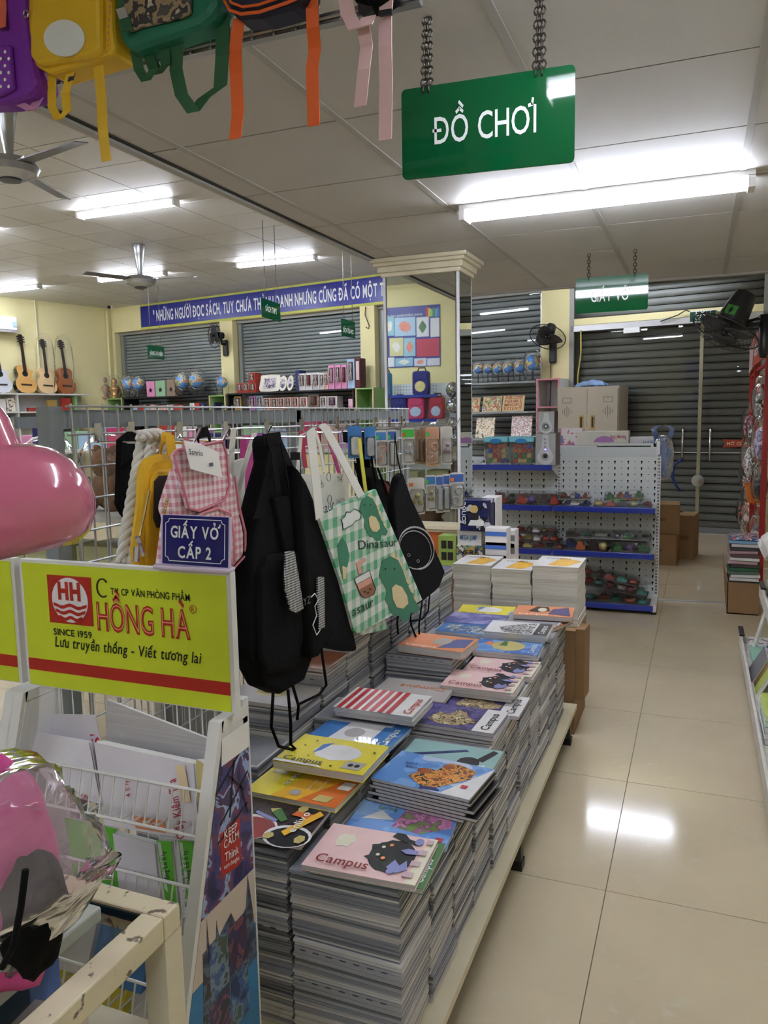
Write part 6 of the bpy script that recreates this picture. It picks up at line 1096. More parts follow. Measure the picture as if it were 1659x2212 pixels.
# blister packs of baby goods on the far hooks
mat('card_white', (228, 226, 222), 0.45); mat('card_sky', (70, 140, 210), 0.4); mat('card_peach', (226, 186, 150), 0.45); mat('peach', (230, 170, 150), 0.4); mat('lilac', (206, 176, 196), 0.4); mat('card_tan', (176, 142, 112), 0.5); mat('sticker_green', (80, 220, 90), 0.5); mat('sticker_orange', (240, 130, 60), 0.5); mat('olive', (190, 184, 120), 0.4); mat('card_blue_stripe', (70, 110, 190), 0.45); mat('ring_clear', (206, 214, 222), 0.25)
def hang_card(label, x0, x1, y0, y1, X, card, top, item, shape, stick=None, lean=0.0):
    t = thing('hanging_pack', label, 'blister pack', AX((x0 + x1) / 2, y1, X), 'baby goods packs on the grid rack hooks')
    p = AX(x0, y0, X); b = AX(x0, y1, X); h = p.z - b.z; u = V((0.8, 0.6, 0)); w_ = (x1 - x0) * (b - CAM).dot(_f) / FPX / u.dot(_r); o = V((X, b.y, b.z))
    MB().prism([(0, 0), (w_, 0), (w_, h * 0.97), (w_ * 0.8, h), (w_ * 0.2, h), (0, h * 0.97)], o, u, (0, 0, 1), 0.0015).obj('card', card, t)
    nrm = u.cross(V((0, 0, 1)))
    MB().prism([(0.002, h * 0.74), (w_ - 0.002, h * 0.74), (w_ - 0.002, h * 0.95), (0.002, h * 0.95)], o + nrm * 0.0016, u, (0, 0, 1), 0.0005).obj('printed_band', top, t)
    if shape == 'rings':
        for k in (0, 1): c = o + u * w_ * (0.62 - 0.28 * k) + V((0, 0, h * (0.5 - 0.26 * k))) + nrm * 0.012; MB().tube([c + (u * math.cos(a) + V((0, 0, 1)) * math.sin(a)) * w_ * 0.24 for a in [i * math.pi / 6 for i in range(12)]], w_ * 0.06, 6, closed=True).obj('teether_ring', item, t, smooth=True)
    elif shape == 'balls':
        for k, (a, z) in enumerate(((0.5, 0.52), (0.3, 0.36), (0.68, 0.34))): MB().ball(o + u * w_ * a + V((0, 0, h * z)) + nrm * 0.015, w_ * 0.17, 10).obj('rattle_ball', item, t, smooth=True)
    elif shape == 'long': MB().prism(rrect(w_ * 0.2, h * 0.1, w_ * 0.8, h * 0.66, w_ * 0.2), o + nrm * 0.002, u, (0, 0, 1), 0.012).obj('insert', item, t, bev=0.003)
    MB().prism(rrect(w_ * 0.08, h * 0.06, w_ * 0.92, h * 0.7, w_ * 0.15), o + nrm * 0.003, u, (0, 0, 1), 0.024).obj('blister', 'blister', t, bev=0.004)
    if stick: MB().prism([(w_ * 0.05, h * 0.76), (w_ * 0.3, h * 0.76), (w_ * 0.3, h * 0.86), (w_ * 0.05, h * 0.86)], o + nrm * 0.0024, u, (0, 0, 1), 0.0005).obj('price_sticker', stick, t)
for a in (('blue-topped blister pack nearest the yellow webbing strap', 752, 782, 920, 990, -1.10, 'card_sky', 'card_sky', 'card_white', 'long', None), ('blue-topped blister pack behind the black strap bunch', 788, 812, 922, 992, -1.08, 'card_sky', 'card_sky', 'card_white', 'long', None),
          ('white blister pack with green and orange teethers', 812, 836, 930, 1010, -1.02, 'card_white', 'card_sky', 'peach', 'rings', 'sticker_green'), ('white blister pack with blue stripe left of the bottle nipple pack', 838, 858, 928, 1012, -1.06, 'card_white', 'card_blue_stripe', 'card_white', 'long', 'sticker_green'), ('pack with a clear bottle nipple and lime label', 868, 896, 924, 1004, -1.04, 'card_white', 'sticker_green', 'ring_clear', 'balls', 'sticker_orange'),
          ('first tan blister pack of three', 894, 906, 926, 1000, -1.12, 'card_tan', 'card_tan', 'card_tan', 'long', None), ('second tan blister pack of three', 904, 916, 924, 1002, -1.10, 'card_tan', 'card_tan', 'card_tan', 'long', None), ('third tan blister pack of three', 914, 925, 924, 1003, -1.08, 'card_tan', 'card_tan', 'card_tan', 'long', None),
          ('peach blister pack with peach teethers and green sticker', 920, 949, 922, 1008, -1.05, 'card_peach', 'peach', 'peach', 'rings', 'sticker_green'), ('white blister pack with lilac rattles at the right end', 952, 978, 921, 1004, -1.02, 'card_white', 'card_white', 'lilac', 'balls', None),
          ('lower white pack with olive balls and orange sticker', 882, 918, 1032, 1112, -1.04, 'card_white', 'card_white', 'olive', 'balls', 'sticker_orange'), ('lower blue-topped pack beside the olive balls', 920, 942, 1026, 1104, -1.06, 'card_white', 'card_sky', 'olive', 'balls', 'sticker_green'), ('first lower white pack with a clear ring', 942, 958, 1026, 1108, -1.08, 'card_white', 'card_blue_stripe', 'ring_clear', 'long', None), ('second lower white pack with a clear ring', 955, 972, 1024, 1106, -1.06, 'card_white', 'card_blue_stripe', 'ring_clear', 'long', None), ('front lower white pack with two blue-white rings', 971, 1003, 1021, 1100, -1.03, 'card_white', 'card_blue_stripe', 'ring_clear', 'rings', 'sticker_orange')):
    hang_card(*a)
# bagged plush toys and boxes seen through the grid
sh = thing('back_rack', 'pale steel shelf of bagged plush toys behind the grid rack', 'shelf', (-2.3, 2.0, 0))
mat('back_shelf', (176, 174, 164), 0.5)
for z in (0.55, 0.92, 1.18): MB().box(-3.3, -1.75, 2.2, 2.7, z - 0.02, z).obj('board', 'back_shelf', sh)
for x in (-3.28, -1.77): MB().box(x - 0.02, x + 0.02, 2.2, 2.7, 0, 1.35).obj('side_panel', 'back_shelf', sh)
mat('plush_brown', (126, 92, 62), 0.95, var=0.2, ns=30, bump=0.6, bs=80); mat('box_khaki', (186, 186, 140), 0.5); mat('box_taupe', (140, 112, 104), 0.5)
def plush(label, x, y, z, r_, m):
    t = thing('plush_toy', label, 'plush toy', (x, y, z), 'bagged plush toys behind the grid'); MB().ball((x, y, z + r_ * 0.9), r_, 14, (1, 0.8, 0.95)).obj('torso', m, t, smooth=True); hd = MB().ball((x, y - r_ * 0.2, z + r_ * 2.1), r_ * 0.7, 14).obj('head', m, t, smooth=True)
    for s in (-1, 1): MB().ball((x + s * r_ * 0.5, y - r_ * 0.2, z + r_ * 2.7), r_ * 0.25, 8).obj('ear', m, hd, smooth=True); MB().ball((x + s * r_ * 0.6, y - r_ * 0.7, z + r_ * 0.3), r_ * 0.38, 10).obj('leg', m, t, smooth=True); MB().ball((x + s * r_ * 0.9, y - r_ * 0.4, z + r_ * 1.2), r_ * 0.3, 10).obj('arm', m, t, smooth=True)
    wrap_bag((x, y, z + r_ * 1.5), r_ * 1.4, r_ * 1.7, x * 9).obj('plastic_wrap', 'plastic', t, smooth=True)
plush('brown plush bear in a clear bag on the upper board behind the grid', -2.12, 2.42, 1.182, 0.085, 'plush_brown'); plush('brown plush bear in a clear bag beside the other upper bear', -2.42, 2.42, 1.182, 0.085, 'plush_brown'); plush('brown plush bear in a clear bag at the left of the middle board', -2.75, 2.4, 0.922, 0.07, 'plush_brown'); plush('brown plush bear in a clear bag on the lowest board behind the grid', -2.2, 2.4, 0.552, 0.1, 'plush_brown'); plush('pale plush in a clear bag at the far left of the upper board', -2.75, 2.42, 1.182, 0.1, 'canvas_cream'); plush('brown plush in a clear bag at the far left lower board', -2.6, 2.4, 0.552, 0.1, 'plush_brown')
for lb, x, z, w_, h, m in (('khaki toy box on the middle board behind the grid', -2.1, 0.922, 0.2, 0.13, 'box_khaki'), ('taupe toy box beside the khaki box behind the grid', -1.9, 0.922, 0.16, 0.2, 'box_taupe'), ('khaki box on the middle board near the bear', -2.4, 0.922, 0.24, 0.12, 'box_khaki')):
    tag(MB().box(x - w_ / 2, x + w_ / 2, 2.3, 2.5, z, z + h).obj('toy_box', m, bev=0.004), lb, 'box', 'toy boxes behind the grid')
# low display counters further back with pink goods
dc = thing('display_counter', 'low counter of pink stationery boxes beyond the grid rack', 'counter', (-4.6, 6.9, 0)); MB().box(-7.4, -2.4, 6.7, 7.4, 1.2, 1.225).obj('counter_top', 'shelf_white', dc)
for x in (-7.3, -5.6, -4.0, -2.5): MB().box(x - 0.02, x + 0.02, 6.72, 7.38, 0, 1.2).obj('side_panel', 'shelf_white', dc)
pal = ['box_pink', 'box_red', 'box_blush', 'box_lblue', 'box_green', 'box_navy', 'box_white', 'box_purple', 'pack_rose', 'box_lblue', 'box_dark']
nm = ['pink', 'red', 'blush', 'pale blue', 'green', 'navy', 'white', 'purple', 'rose', 'ice blue', 'dark']
x = -7.2; k = 0
while x < -2.6:
    w_ = 0.16 + 0.1 * ((k * 7) % 5) / 5; h = 0.16 + 0.14 * ((k * 3) % 4) / 4; o = MB().box(x, x + w_, 6.8, 6.98, 1.226, 1.226 + h).obj('stationery_box', pal[(k * 5) % 11], bev=0.004); tag(o, '%s stationery box %s on the counter beyond the grid' % (nm[(k * 5) % 11], 'in the left half' if k < 11 else 'in the right half'), 'box', 'stationery boxes on the counter'); x += w_ + 0.012; k += 1
# ================================================================ LOW TABLE STACKED WITH NOTEBOOKS
TZ = 0.168
tb_ = thing('low_table', 'low cream table carrying the notebook stacks along the aisle', 'table', (-0.91, 2.47, 0))
mat('table_cream', (206, 196, 166), 0.5, var=0.05); mat('leg_green', (52, 58, 52), 0.5)
MB().box(-1.33, -0.497, 1.33, 3.60, TZ - 0.022, TZ).obj('table_top', 'table_cream', tb_); MB().box(-1.31, -0.51, 1.36, 3.58, TZ - 0.05, TZ - 0.022).obj('apron', 'seam_dark', tb_)
for x in (-1.28, -0.535):
    for y in (1.45, 2.46, 3.53): MB().box(x - 0.02, x + 0.02, y - 0.02, y + 0.02, 0.03, TZ - 0.05).obj('leg', 'leg_green', tb_); MB().box(x - 0.024, x + 0.024, y - 0.024, y + 0.024, 0, 0.03).obj('foot', 'black_plastic', tb_)
mat('page_side', (172, 172, 176), 0.42, var=0.16, ns=2.0, stretch=(3, 3, 150), coat=0.25)
mat('page_side_b', (198, 194, 190), 0.42, var=0.14, ns=2.0, stretch=(3, 3, 120), coat=0.25)
mat('page_side_c', (146, 148, 154), 0.35, var=0.18, ns=2.0, stretch=(3, 3, 170), coat=0.4)
mat('edge_white', (214, 212, 208), 0.45, var=0.05, coat=0.3); mat('edge_dark', (104, 106, 110), 0.4, var=0.12, ns=3, coat=0.3); mat('edge_dash', (70, 74, 96), 0.5)
BUN = []
for v in range(8):
    r_ = random.Random(v + 3); m = MB(); n = 11 + v % 4; h = 0.072 / n; mi = []
    for k in range(n):
        a, b = r_.uniform(-0.0035, 0.0025), r_.uniform(-0.003, 0.003); m.box(-0.126 + a, 0.126 + a, -0.0895 + b, 0.0895 + b, k * h + 0.0002, (k + 1) * h - 0.0003); mi += [r_.choice([0, 0, 0, 0, 1, 1, 2, 3])] * 6
    m.box(-0.121, 0.121, -0.085, 0.085, 0, 0.072); mi += [1] * 6
    if v % 3 == 0:
        zz = 0.03 + 0.01 * (v % 4)
        for k in range(7): m.box(-0.11 + k * 0.032, -0.096 + k * 0.032, -0.0935, -0.0925, zz, zz + 0.0022); mi += [4] * 6
    me = bpy.data.meshes.new('notebook_bundle'); me.from_pydata([tuple(p) for p in m.v], [], m.f); me.update()
    for q in (('page_side', 'page_side_b', 'page_side_c')[v % 3], 'page_side_c', 'edge_white', 'edge_dark', 'edge_dash'): me.materials.append(MATS[q])
    for i_, pg_ in enumerate(me.polygons): pg_.material_index = mi[i_]
    BUN.append(me)
LABB = 'shrink-wrapped notebook bundle in the side of the low-table stacks'
def bundle(x, y, z, h=0.073, rz=0.0, v=0, sx=1.0, lab=LABB):
    o = bpy.data.objects.new('notebook_bundle', BUN[v % 8]); COL.objects.link(o); o.location = (x, y, z); o.rotation_euler = (0, 0, rz); o.scale = (sx, 1, h / 0.0735)
    tag(o, lab, 'notebooks', 'notebook bundles on the low table'); return o
ORD = ['topmost', 'second', 'third', 'fourth', 'fifth', 'sixth', 'seventh', 'eighth', 'ninth', 'tenth', 'eleventh']
def stack(x, y, ztop, seed, sx=1.0, zb=TZ + 0.001, under='the notebooks'):
    r_ = random.Random(seed); n = max(1, round((ztop - zb) / 0.074)); h = (ztop - zb) / n
    for k in range(n): bundle(x + r_.uniform(-0.006, 0.006), y + r_.uniform(-0.005, 0.005), zb + k * h, h - 0.0006, r_.uniform(-0.018, 0.018), r_.randrange(8), sx, '%s bundle from the top under %s' % (ORD[n - 1 - k], under))
    return ztop
# rows of stacks: (y centre, top) per column
RIGHT = [(1.475, 0.555), (1.665, 0.53), (1.855, 0.50), (2.045, 0.565), (2.235, 0.57), (2.425, 0.545), (2.615, 0.575), (2.805, 0.575), (2.995, 0.60), (3.185, 0.60), (3.39, 0.62)]
MID = [(1.485, 0.58), (1.68, 0.57), (1.87, 0.60), (2.115, 0.625), (2.305, 0.56), (2.495, 0.56), (2.69, 0.655), (2.885, 0.60), (3.08, 0.60), (3.27, 0.59), (3.465, 0.60)]
LEFT = [(1.60, 0.56), (1.80, 0.60), (2.0, 0.68), (2.2, 0.73), (2.4, 0.80), (2.6, 0.80), (2.8, 0.82), (3.0, 0.80), (3.2, 0.76), (3.4, 0.80)]
NR = ['the nearest pink cat notebook', 'the blossom notebook', 'the gilded palace notebook', 'the pale teal notebook', 'the front purple notebook', 'the rear purple notebook', 'the nearer small pink notebook', 'the farthest pink notebook', 'the golden sketch notebook', 'the ink forest notebook', 'the far orange notebook']
NM = ['the coloured pencil notebook', 'the orange and yellow notebook', 'the yellow Campus notebook', 'the red striped notebook', 'the grey wrapped Campus notebook', 'no loose notebook behind the grey one', 'the wrapped orange notebook', 'the aerial photo notebook', 'the violet cloud notebook', 'no loose notebook before the far yellow one', 'the far yellow notebook']
NL = ['the leftmost blue Campus notebook', 'bare film behind the leftmost blue notebook', 'the pale wrapped notebook', 'the dark wrapped notebook', 'the brown wrapped Campus notebook', 'bare film behind the brown notebook', 'the white and black wrapped notebook', 'bare film behind the white and black notebook', 'the yellow and blue notebook', 'the far purple notebook']
for i, (y, z) in enumerate(RIGHT): stack(-0.665, y, z, i + 1, under=NR[i])
for i, (y, z) in enumerate(MID): stack(-0.928, y, z, 40 + i, under=NM[i])
for i, (y, z) in enumerate(LEFT): stack(-1.185, y, z, 80 + i, 0.93, under=NL[i])
# loose notebooks on top
for nm_, c in dict(nb_pink=(236, 200, 196), nb_maroon=(140, 54, 52), nb_black=(34, 32, 36), nb_cream=(232, 226, 200), nb_step=(206, 176, 180), nb_violet=(136, 140, 190), nb_red=(190, 48, 54), nb_white=(232, 230, 228), nb_blue=(60, 122, 190), nb_sky=(126, 168, 218), nb_yellow=(226, 210, 50), nb_orange=(226, 140, 92), nb_amber=(232, 178, 52), nb_rust=(216, 110, 44), nb_purple=(84, 76, 130), nb_green=(66, 120, 60), nb_teal=(150, 188, 184), nb_navy=(40, 50, 110), nb_gray=(176, 170, 166), nb_brown=(160, 84, 44), nb_gold=(196, 180, 110), nb_dusk=(88, 96, 150)).items(): mat(nm_, c, 0.3, var=0.05, ns=20, coat=0.35)
def vgrad(name, cols, scale, stretch=(1, 1, 1), detail=4, dist=0.6): return ramp_mat(name, cols, scale, 0.28, detail=detail, coat=0.35, stretch=stretch, dist=dist)
def notebook(label, fl, fr, z, prints=(), cover='nb_white', w_=0.252, d_=0.179, th=0.012, n=1, group='notebooks on the low table', spine=None, corner=None):
    """fl, fr: where the front corners are seen; z: height of its top"""
    o = AZ(*fl, z); e = AZ(*fr, z); u = (e - o); u.z = 0; u.normalize(); v = V((-u.y, u.x, 0)); nn = V((0, 0, 1)); w_ = w_ or (e - o).length
    t = thing('notebook', label, 'notebook', o + u * w_ / 2 + v * d_ / 2 - nn * th * n, group)
    pl_ = rrect(0.0, 0.0, w_, d_, corner) if corner else [(0, 0), (w_, 0), (w_, d_), (0, d_)]
    for k in range(n):
        j = k * (0.004 if k else 0) * (1 if k % 2 else -0.6); q = o + u * j - nn * th * (k + 1)
        MB().prism([(p[0] * 0.985 + 0.002, p[1] * 0.985 + 0.001) for p in pl_], q + nn * 0.0008, u, v, th - 0.0016).obj('pages', 'page_side_b', t)
        cm = cover if k == 0 else (spine or 'page_side'); MB().prism(pl_, q + nn * (th - 0.0008), u, v, 0.0008).obj('front_cover', cm, t)
        MB().prism(pl_, q, u, v, 0.0007).obj('back_cover', spine or cm, t)
    k = 0
    for p in prints:
        k += 1; oo = o + nn * 0.00025 * k
        if p[0] == 'p': MB().prism([(x * w_, y * d_) for x, y in p[2]], oo, u, v, 0.0002).obj('cover_print', p[1], t)
        elif p[0] == 's':
            m = MB(); flat(m, stroke2([(x * w_, y * d_) for x, y in p[2]], p[3]), oo, u, v, 0.0002); m.obj('cover_line', p[1], t)
        else:
            _, m_, s, x, y, size, way, wd = p; tm = MB(); uu, vv = (u, v) if way == 'h' else ((v, -u) if way == 'v' else (-u, -v))
            text(tm, s, oo + u * x * w_ + v * y * d_, uu, vv, size, 0.012, width=wd); tm.obj('cover_lettering', m_, t)
    return t
def PJ(p):
    q = V(p) - CAM; c = q.dot(_f); return (IW / 2 + FPX * q.dot(_r) / c, IH / 2 - FPX * q.dot(_u) / c)
def el(cx, cy, rx, ry, n=16, wob=0.0): return [(cx + rx * (1 + wob * math.sin(k * 2.7)) * math.cos(2 * math.pi * k / n), cy + ry * (1 + wob * math.cos(k * 3.1)) * math.sin(2 * math.pi * k / n)) for k in range(n)]
CAT = [('p', 'nb_cream', [(0.9, 0), (1, 0), (1, 1), (0.93, 1)]), ('p', 'nb_cream', el(0.22, 0.66, 0.09, 0.15, 12, 0.18)), ('p', 'nb_black', el(0.69, 0.49, 0.20, 0.35, 26, 0.035)), ('p', 'nb_black', [(0.47, 0.66), (0.50, 0.52), (0.56, 0.72)]), ('p', 'nb_black', [(0.46, 0.38), (0.56, 0.3), (0.52, 0.46)]), ('p', 'nb_black', [(0.60, 0.9), (0.62, 1.0), (0.70, 1.0), (0.76, 0.9), (0.86, 0.86), (0.86, 0.78), (0.72, 0.82)]), ('p', 'nb_cream', el(0.58, 0.64, 0.018, 0.03, 8)), ('p', 'nb_cream', el(0.57, 0.46, 0.018, 0.03, 8)), ('p', 'nb_orange', el(0.64, 0.7, 0.02, 0.035, 8)), ('p', 'nb_orange', el(0.63, 0.4, 0.02, 0.035, 8)), ('p', 'nb_violet', [(0.74, 0.62), (0.8, 0.68), (0.9, 0.66), (0.9, 0.58), (0.8, 0.56)]), ('p', 'nb_violet', el(0.86, 0.86, 0.04, 0.08, 10)), ('p', 'nb_violet', [(0.70, 0.22), (0.74, 0.4), (0.8, 0.3), (0.84, 0.42), (0.88, 0.24), (0.8, 0.14)]), ('p', 'nb_violet', el(0.75, 0.16, 0.035, 0.06, 8)), ('p', 'nb_step', [(0.86, 0.1), (0.95, 0.1), (0.95, 0.2), (0.86, 0.2)]), ('p', 'nb_step', [(0.88, 0.34), (0.96, 0.34), (0.96, 0.44), (0.88, 0.44)]), ('p', 'nb_step', [(0.9, 0.58), (0.97, 0.58), (0.97, 0.68), (0.9, 0.68)]), ('p', 'nb_step', [(0.92, 0.82), (0.98, 0.82), (0.98, 0.92), (0.92, 0.92)]), ('t', 'nb_maroon', 'Campus', 0.09, 0.09, 0.043, 'h', 0.118)]
notebook('green Campus notebook half covered by the nearest pink cat notebook', (668, 1875), (917, 1922), 0.567, [('t', 'sign_white', 'Campus', 0.97, 0.1, 0.03, 'v', 0.09)], 'nb_green')
notebook('pink notebook with a black cat nearest the viewer', (650, 1867.5), (901.5, 1914.5), 0.58, CAT, 'nb_pink')
notebook('blue notebook with pink blossom trees behind the nearest pink notebook', (735, 1800), (970, 1835), 0.548, [('p', vgrad('blossom', [(196, 120, 170), (214, 150, 190), (150, 90, 130), (120, 150, 80)], 40), [(0.42, 0.35), (0.5, 0.95), (0.75, 0.98), (0.95, 0.75), (0.98, 0.5), (0.72, 0.25)]), ('p', 'nb_white', [(0.1, 0.45), (0.25, 0.72), (0.42, 0.5)]), ('t', 'nb_green', 'Spring', 0.2, 0.75, 0.022, 'h', 0.05), ('p', 'nb_red', [(0.88, 0.12), (0.95, 0.12), (0.95, 0.22), (0.88, 0.22)])], vgrad('sky_blue', [(100, 150, 220), (130, 170, 228), (150, 190, 236)], 6), corner=0.012)
notebook('pale teal notebook with a black brush drawing behind the palace notebook', (848, 1650), (1039, 1681), 0.587, [('p', 'nb_navy', [(0.0, 0.30), (0.02, 0.42), (0.62, 0.86), (0.66, 0.80)]), ('p', 'nb_black', el(0.72, 0.42, 0.12, 0.2, 12)), ('p', 'nb_black', [(0.78, 0.55), (0.9, 0.95), (0.96, 0.9), (0.86, 0.5)]), ('p', 'nb_white', [(0.6, 0.1), (0.95, 0.2), (0.9, 0.4), (0.62, 0.25)])], 'nb_teal', w_=0.262)
notebook('blue notebook with a gilded palace photo on a pile of dark spines', (800, 1679.5), (1006, 1726.5), 0.612, [('p', 'nb_white', [(0.72, 0), (1, 0), (1, 1), (0.93, 0.75), (0.72, 0.05)]), ('p', vgrad('palace', [(120, 60, 20), (200, 120, 40), (226, 160, 70), (60, 50, 30)], 60), [(0.30, 0.30), (0.42, 0.62), (0.50, 0.60), (0.56, 0.9), (0.66, 0.92), (0.86, 0.8), (0.86, 0.55), (0.64, 0.12), (0.5, 0.08)]), ('p', 'nb_brown', el(0.40, 0.52, 0.07, 0.09, 10)), ('p', 'nb_brown', el(0.58, 0.78, 0.06, 0.08, 10)), ('p', 'nb_navy', [(0.5, 0.08), (0.64, 0.12), (0.70, 0.05), (0.5, 0.0)]), ('t', 'nb_navy', 'BEST', 0.16, 0.62, 0.014, 'h', 0.035), ('t', 'nb_navy', 'MEMORIES', 0.2, 0.52, 0.010, 'h', 0.045), ('p', 'nb_red', [(0.84, 0.25), (0.9, 0.25), (0.9, 0.34), (0.84, 0.34)])], vgrad('cloud_sky', [(90, 140, 205), (120, 165, 220), (190, 205, 230)], 10), w_=0.268, th=0.009, n=7, spine='nb_black')
notebook('notebook with a dark photo of coloured pencils and orange enlivo lettering', PJ((-1.03, 1.395, 0.60)), (644.7, 1826), 0.60, [('p', 'nb_white', el(0.42, 0.22, 0.26, 0.30, 18)), ('p', 'nb_maroon', el(0.44, 0.2, 0.23, 0.26, 18)), ('p', 'nb_white', el(0.82, 0.14, 0.22, 0.26, 18)), ('p', 'nb_black', el(0.83, 0.12, 0.19, 0.22, 18)), ('p', 'nb_green', [(0.5, 0.62), (0.66, 0.42), (0.7, 0.5), (0.55, 0.75)]), ('p', 'nb_gold', [(0.46, 0.7), (0.5, 0.62), (0.55, 0.75)]), ('p', 'nb_violet', [(0.36, 0.54), (0.6, 0.4), (0.62, 0.46), (0.36, 0.6)]), ('p', 'nb_rust', [(0.70, 0.62), (0.92, 0.58), (0.92, 0.7), (0.72, 0.74)]), ('p', 'nb_gold', el(0.76, 0.8, 0.05, 0.09, 6)), ('p', 'nb_gold', el(0.66, 0.08, 0.05, 0.08, 6)), ('p', 'nb_gold', el(0.95, 0.1, 0.05, 0.1, 6)), ('p', 'nb_amber', [(0.74, 0.2), (0.80, 0.12), (0.99, 0.72), (0.93, 0.8)]), ('t', 'sign_white', 'enlivo', 0.86, 0.22, 0.028, 'v', 0.09)], vgrad('dark_photo', [(24, 20, 22), (40, 32, 34), (60, 44, 44), (28, 24, 30)], 20), w_=0.255)
notebook('orange and yellow notebook back cover printed with small stationery', (527, 1706.6), (724, 1746), 0.612, [('p', 'nb_rust', [(0.55, 0), (1, 0), (1, 1), (0.9, 1)]), ('p', 'nb_amber', [(0.3, 0), (0.58, 0), (0.92, 1), (0.5, 1)]), ('p', 'nb_white', [(0.06, 0.66), (0.22, 0.66), (0.24, 0.94), (0.08, 0.94)]), ('p', 'nb_white', [(0.84, 0.5), (0.97, 0.5), (0.98, 0.74), (0.86, 0.74)]), ('p', 'nb_gold', [(0.72, 0.08), (0.88, 0.08), (0.9, 0.26), (0.74, 0.26)]), ('p', 'nb_gray', el(0.5, 0.2, 0.06, 0.09, 10)), ('p', 'nb_teal', [(0.58, 0.86), (0.8, 0.9), (0.78, 1), (0.56, 1)]), ('p', 'nb_black', [(0.46, 0.86), (0.55, 0.86), (0.55, 0.98), (0.46, 0.98)]), ('t', 'sign_white', "It's Me", 0.36, 0.35, 0.022, 'v', 0.07), ('t', 'sign_white', 'your score', 0.6, 0.3, 0.010, 'v', 0.06), ('t', 'sign_white', 'your name', 0.7, 0.35, 0.010, 'v', 0.06)], 'nb_yellow', w_=0.252, d_=0.17)
notebook('yellow Campus notebook with scattered black specks left of the blue one', (588, 1642.8), (777.3, 1674), 0.65, [('p', 'nb_white', el(0.55, 0.55, 0.26, 0.26, 16, 0.05)), ('p', 'nb_blue', [(0.30, 0.42), (0.32, 0.75), (0.42, 0.84), (0.36, 0.55)]), ('p', 'nb_gray', [(0.72, 0.1), (0.92, 0.1), (0.94, 0.34), (0.74, 0.34)]), ('p', 'nb_black', el(0.8, 0.22, 0.03, 0.05, 8)), ('p', 'nb_black', el(0.87, 0.22, 0.03, 0.05, 8)), ('p', 'nb_black', el(0.15, 0.62, 0.012, 0.02, 6)), ('p', 'nb_black', el(0.22, 0.82, 0.015, 0.02, 6)), ('p', 'nb_black', el(0.92, 0.7, 0.015, 0.02, 6)), ('p', 'nb_black', el(0.62, 0.1, 0.015, 0.02, 6)), ('p', 'nb_black', el(0.3, 0.3, 0.012, 0.016, 6)), ('p', 'nb_white', [(0, 0), (0.55, 0), (0.5, 0.05), (0, 0.07)]), ('t', 'nb_black', 'Campus', 0.08, 0.08, 0.034, 'h', 0.11)], 'nb_yellow', th=0.02)
notebook('blue Campus notebook with a white panel behind the yellow one', (660, 1592), (837.6, 1623.5), 0.62, [('p', 'nb_white', [(0.24, 0.1), (0.72, 0.1), (0.72, 0.98), (0.3, 0.98)]), ('p', 'nb_gray', el(0.46, 0.45, 0.12, 0.18, 12)), ('p', 'nb_black', [(0.55, 0.2), (0.68, 0.3), (0.66, 0.34), (0.54, 0.24)]), ('t', 'sign_white', 'Campus', 0.93, 0.12, 0.036, 'v', 0.12)], 'nb_blue')
notebook('red and white striped Campus notebook', (719.4, 1525.9), (889, 1548.7), 0.66, [('p', 'nb_red', [(0.04 + k * 0.105, 0), (0.10 + k * 0.105, 0), (0.10 + k * 0.105, 1), (0.04 + k * 0.105, 1)]) for k in range(7)] + [('t', 'nb_red', 'Campus', 0.95, 0.08, 0.034, 'v', 0.12)], 'nb_white', n=2, th=0.014)
notebook('grey film-wrapped Campus notebook behind the striped one', (800, 1500), (935, 1515), 0.60, [('t', 'nb_rust', 'Campus', 0.9, 0.7, 0.04, 'r', 0.16)], 'nb_gray')
notebook('purple Campus notebook with a figure drawing in front', (890.4, 1559), (1068, 1585.8), 0.597, [('p', 'nb_white', [(0.74, 0), (1, 0), (1, 1), (0.74, 1)]), ('p', vgrad('figure_a', [(214, 200, 150), (60, 50, 50), (196, 170, 120), (150, 130, 90)], 50), [(0.12, 0.25), (0.2, 0.6), (0.34, 0.55), (0.4, 0.8), (0.5, 0.78), (0.6, 0.5), (0.72, 0.42), (0.7, 0.28), (0.5, 0.1), (0.3, 0.1)]), ('t', 'nb_black', 'Campus', 0.92, 0.1, 0.036, 'v', 0.13)], vgrad('purple_brick', [(84, 76, 130), (100, 92, 150), (70, 62, 112)], 30), n=2)
notebook('purple Campus notebook with a figure drawing lying behind its twin', (955, 1528), (1121, 1549), 0.572, [('p', 'nb_white', [(0.74, 0), (1, 0), (1, 1), (0.74, 1)]), ('p', 'figure_a', [(0.12, 0.25), (0.2, 0.6), (0.34, 0.55), (0.4, 0.8), (0.5, 0.78), (0.6, 0.5), (0.72, 0.42), (0.7, 0.28), (0.5, 0.1), (0.3, 0.1)]), ('t', 'nb_black', 'Campus', 0.92, 0.1, 0.036, 'v', 0.13)], 'purple_brick', corner=0.01)
notebook('pink cat Campus notebook on the pile behind the purple ones', (950, 1479.7), (1108, 1498), 0.61, CAT, 'nb_pink', n=3, th=0.011, corner=0.008)
notebook('pink cat Campus notebook farthest of the three', (999, 1446.6), (1145, 1462.5), 0.597, CAT, 'nb_pink', n=2, th=0.011, corner=0.008)
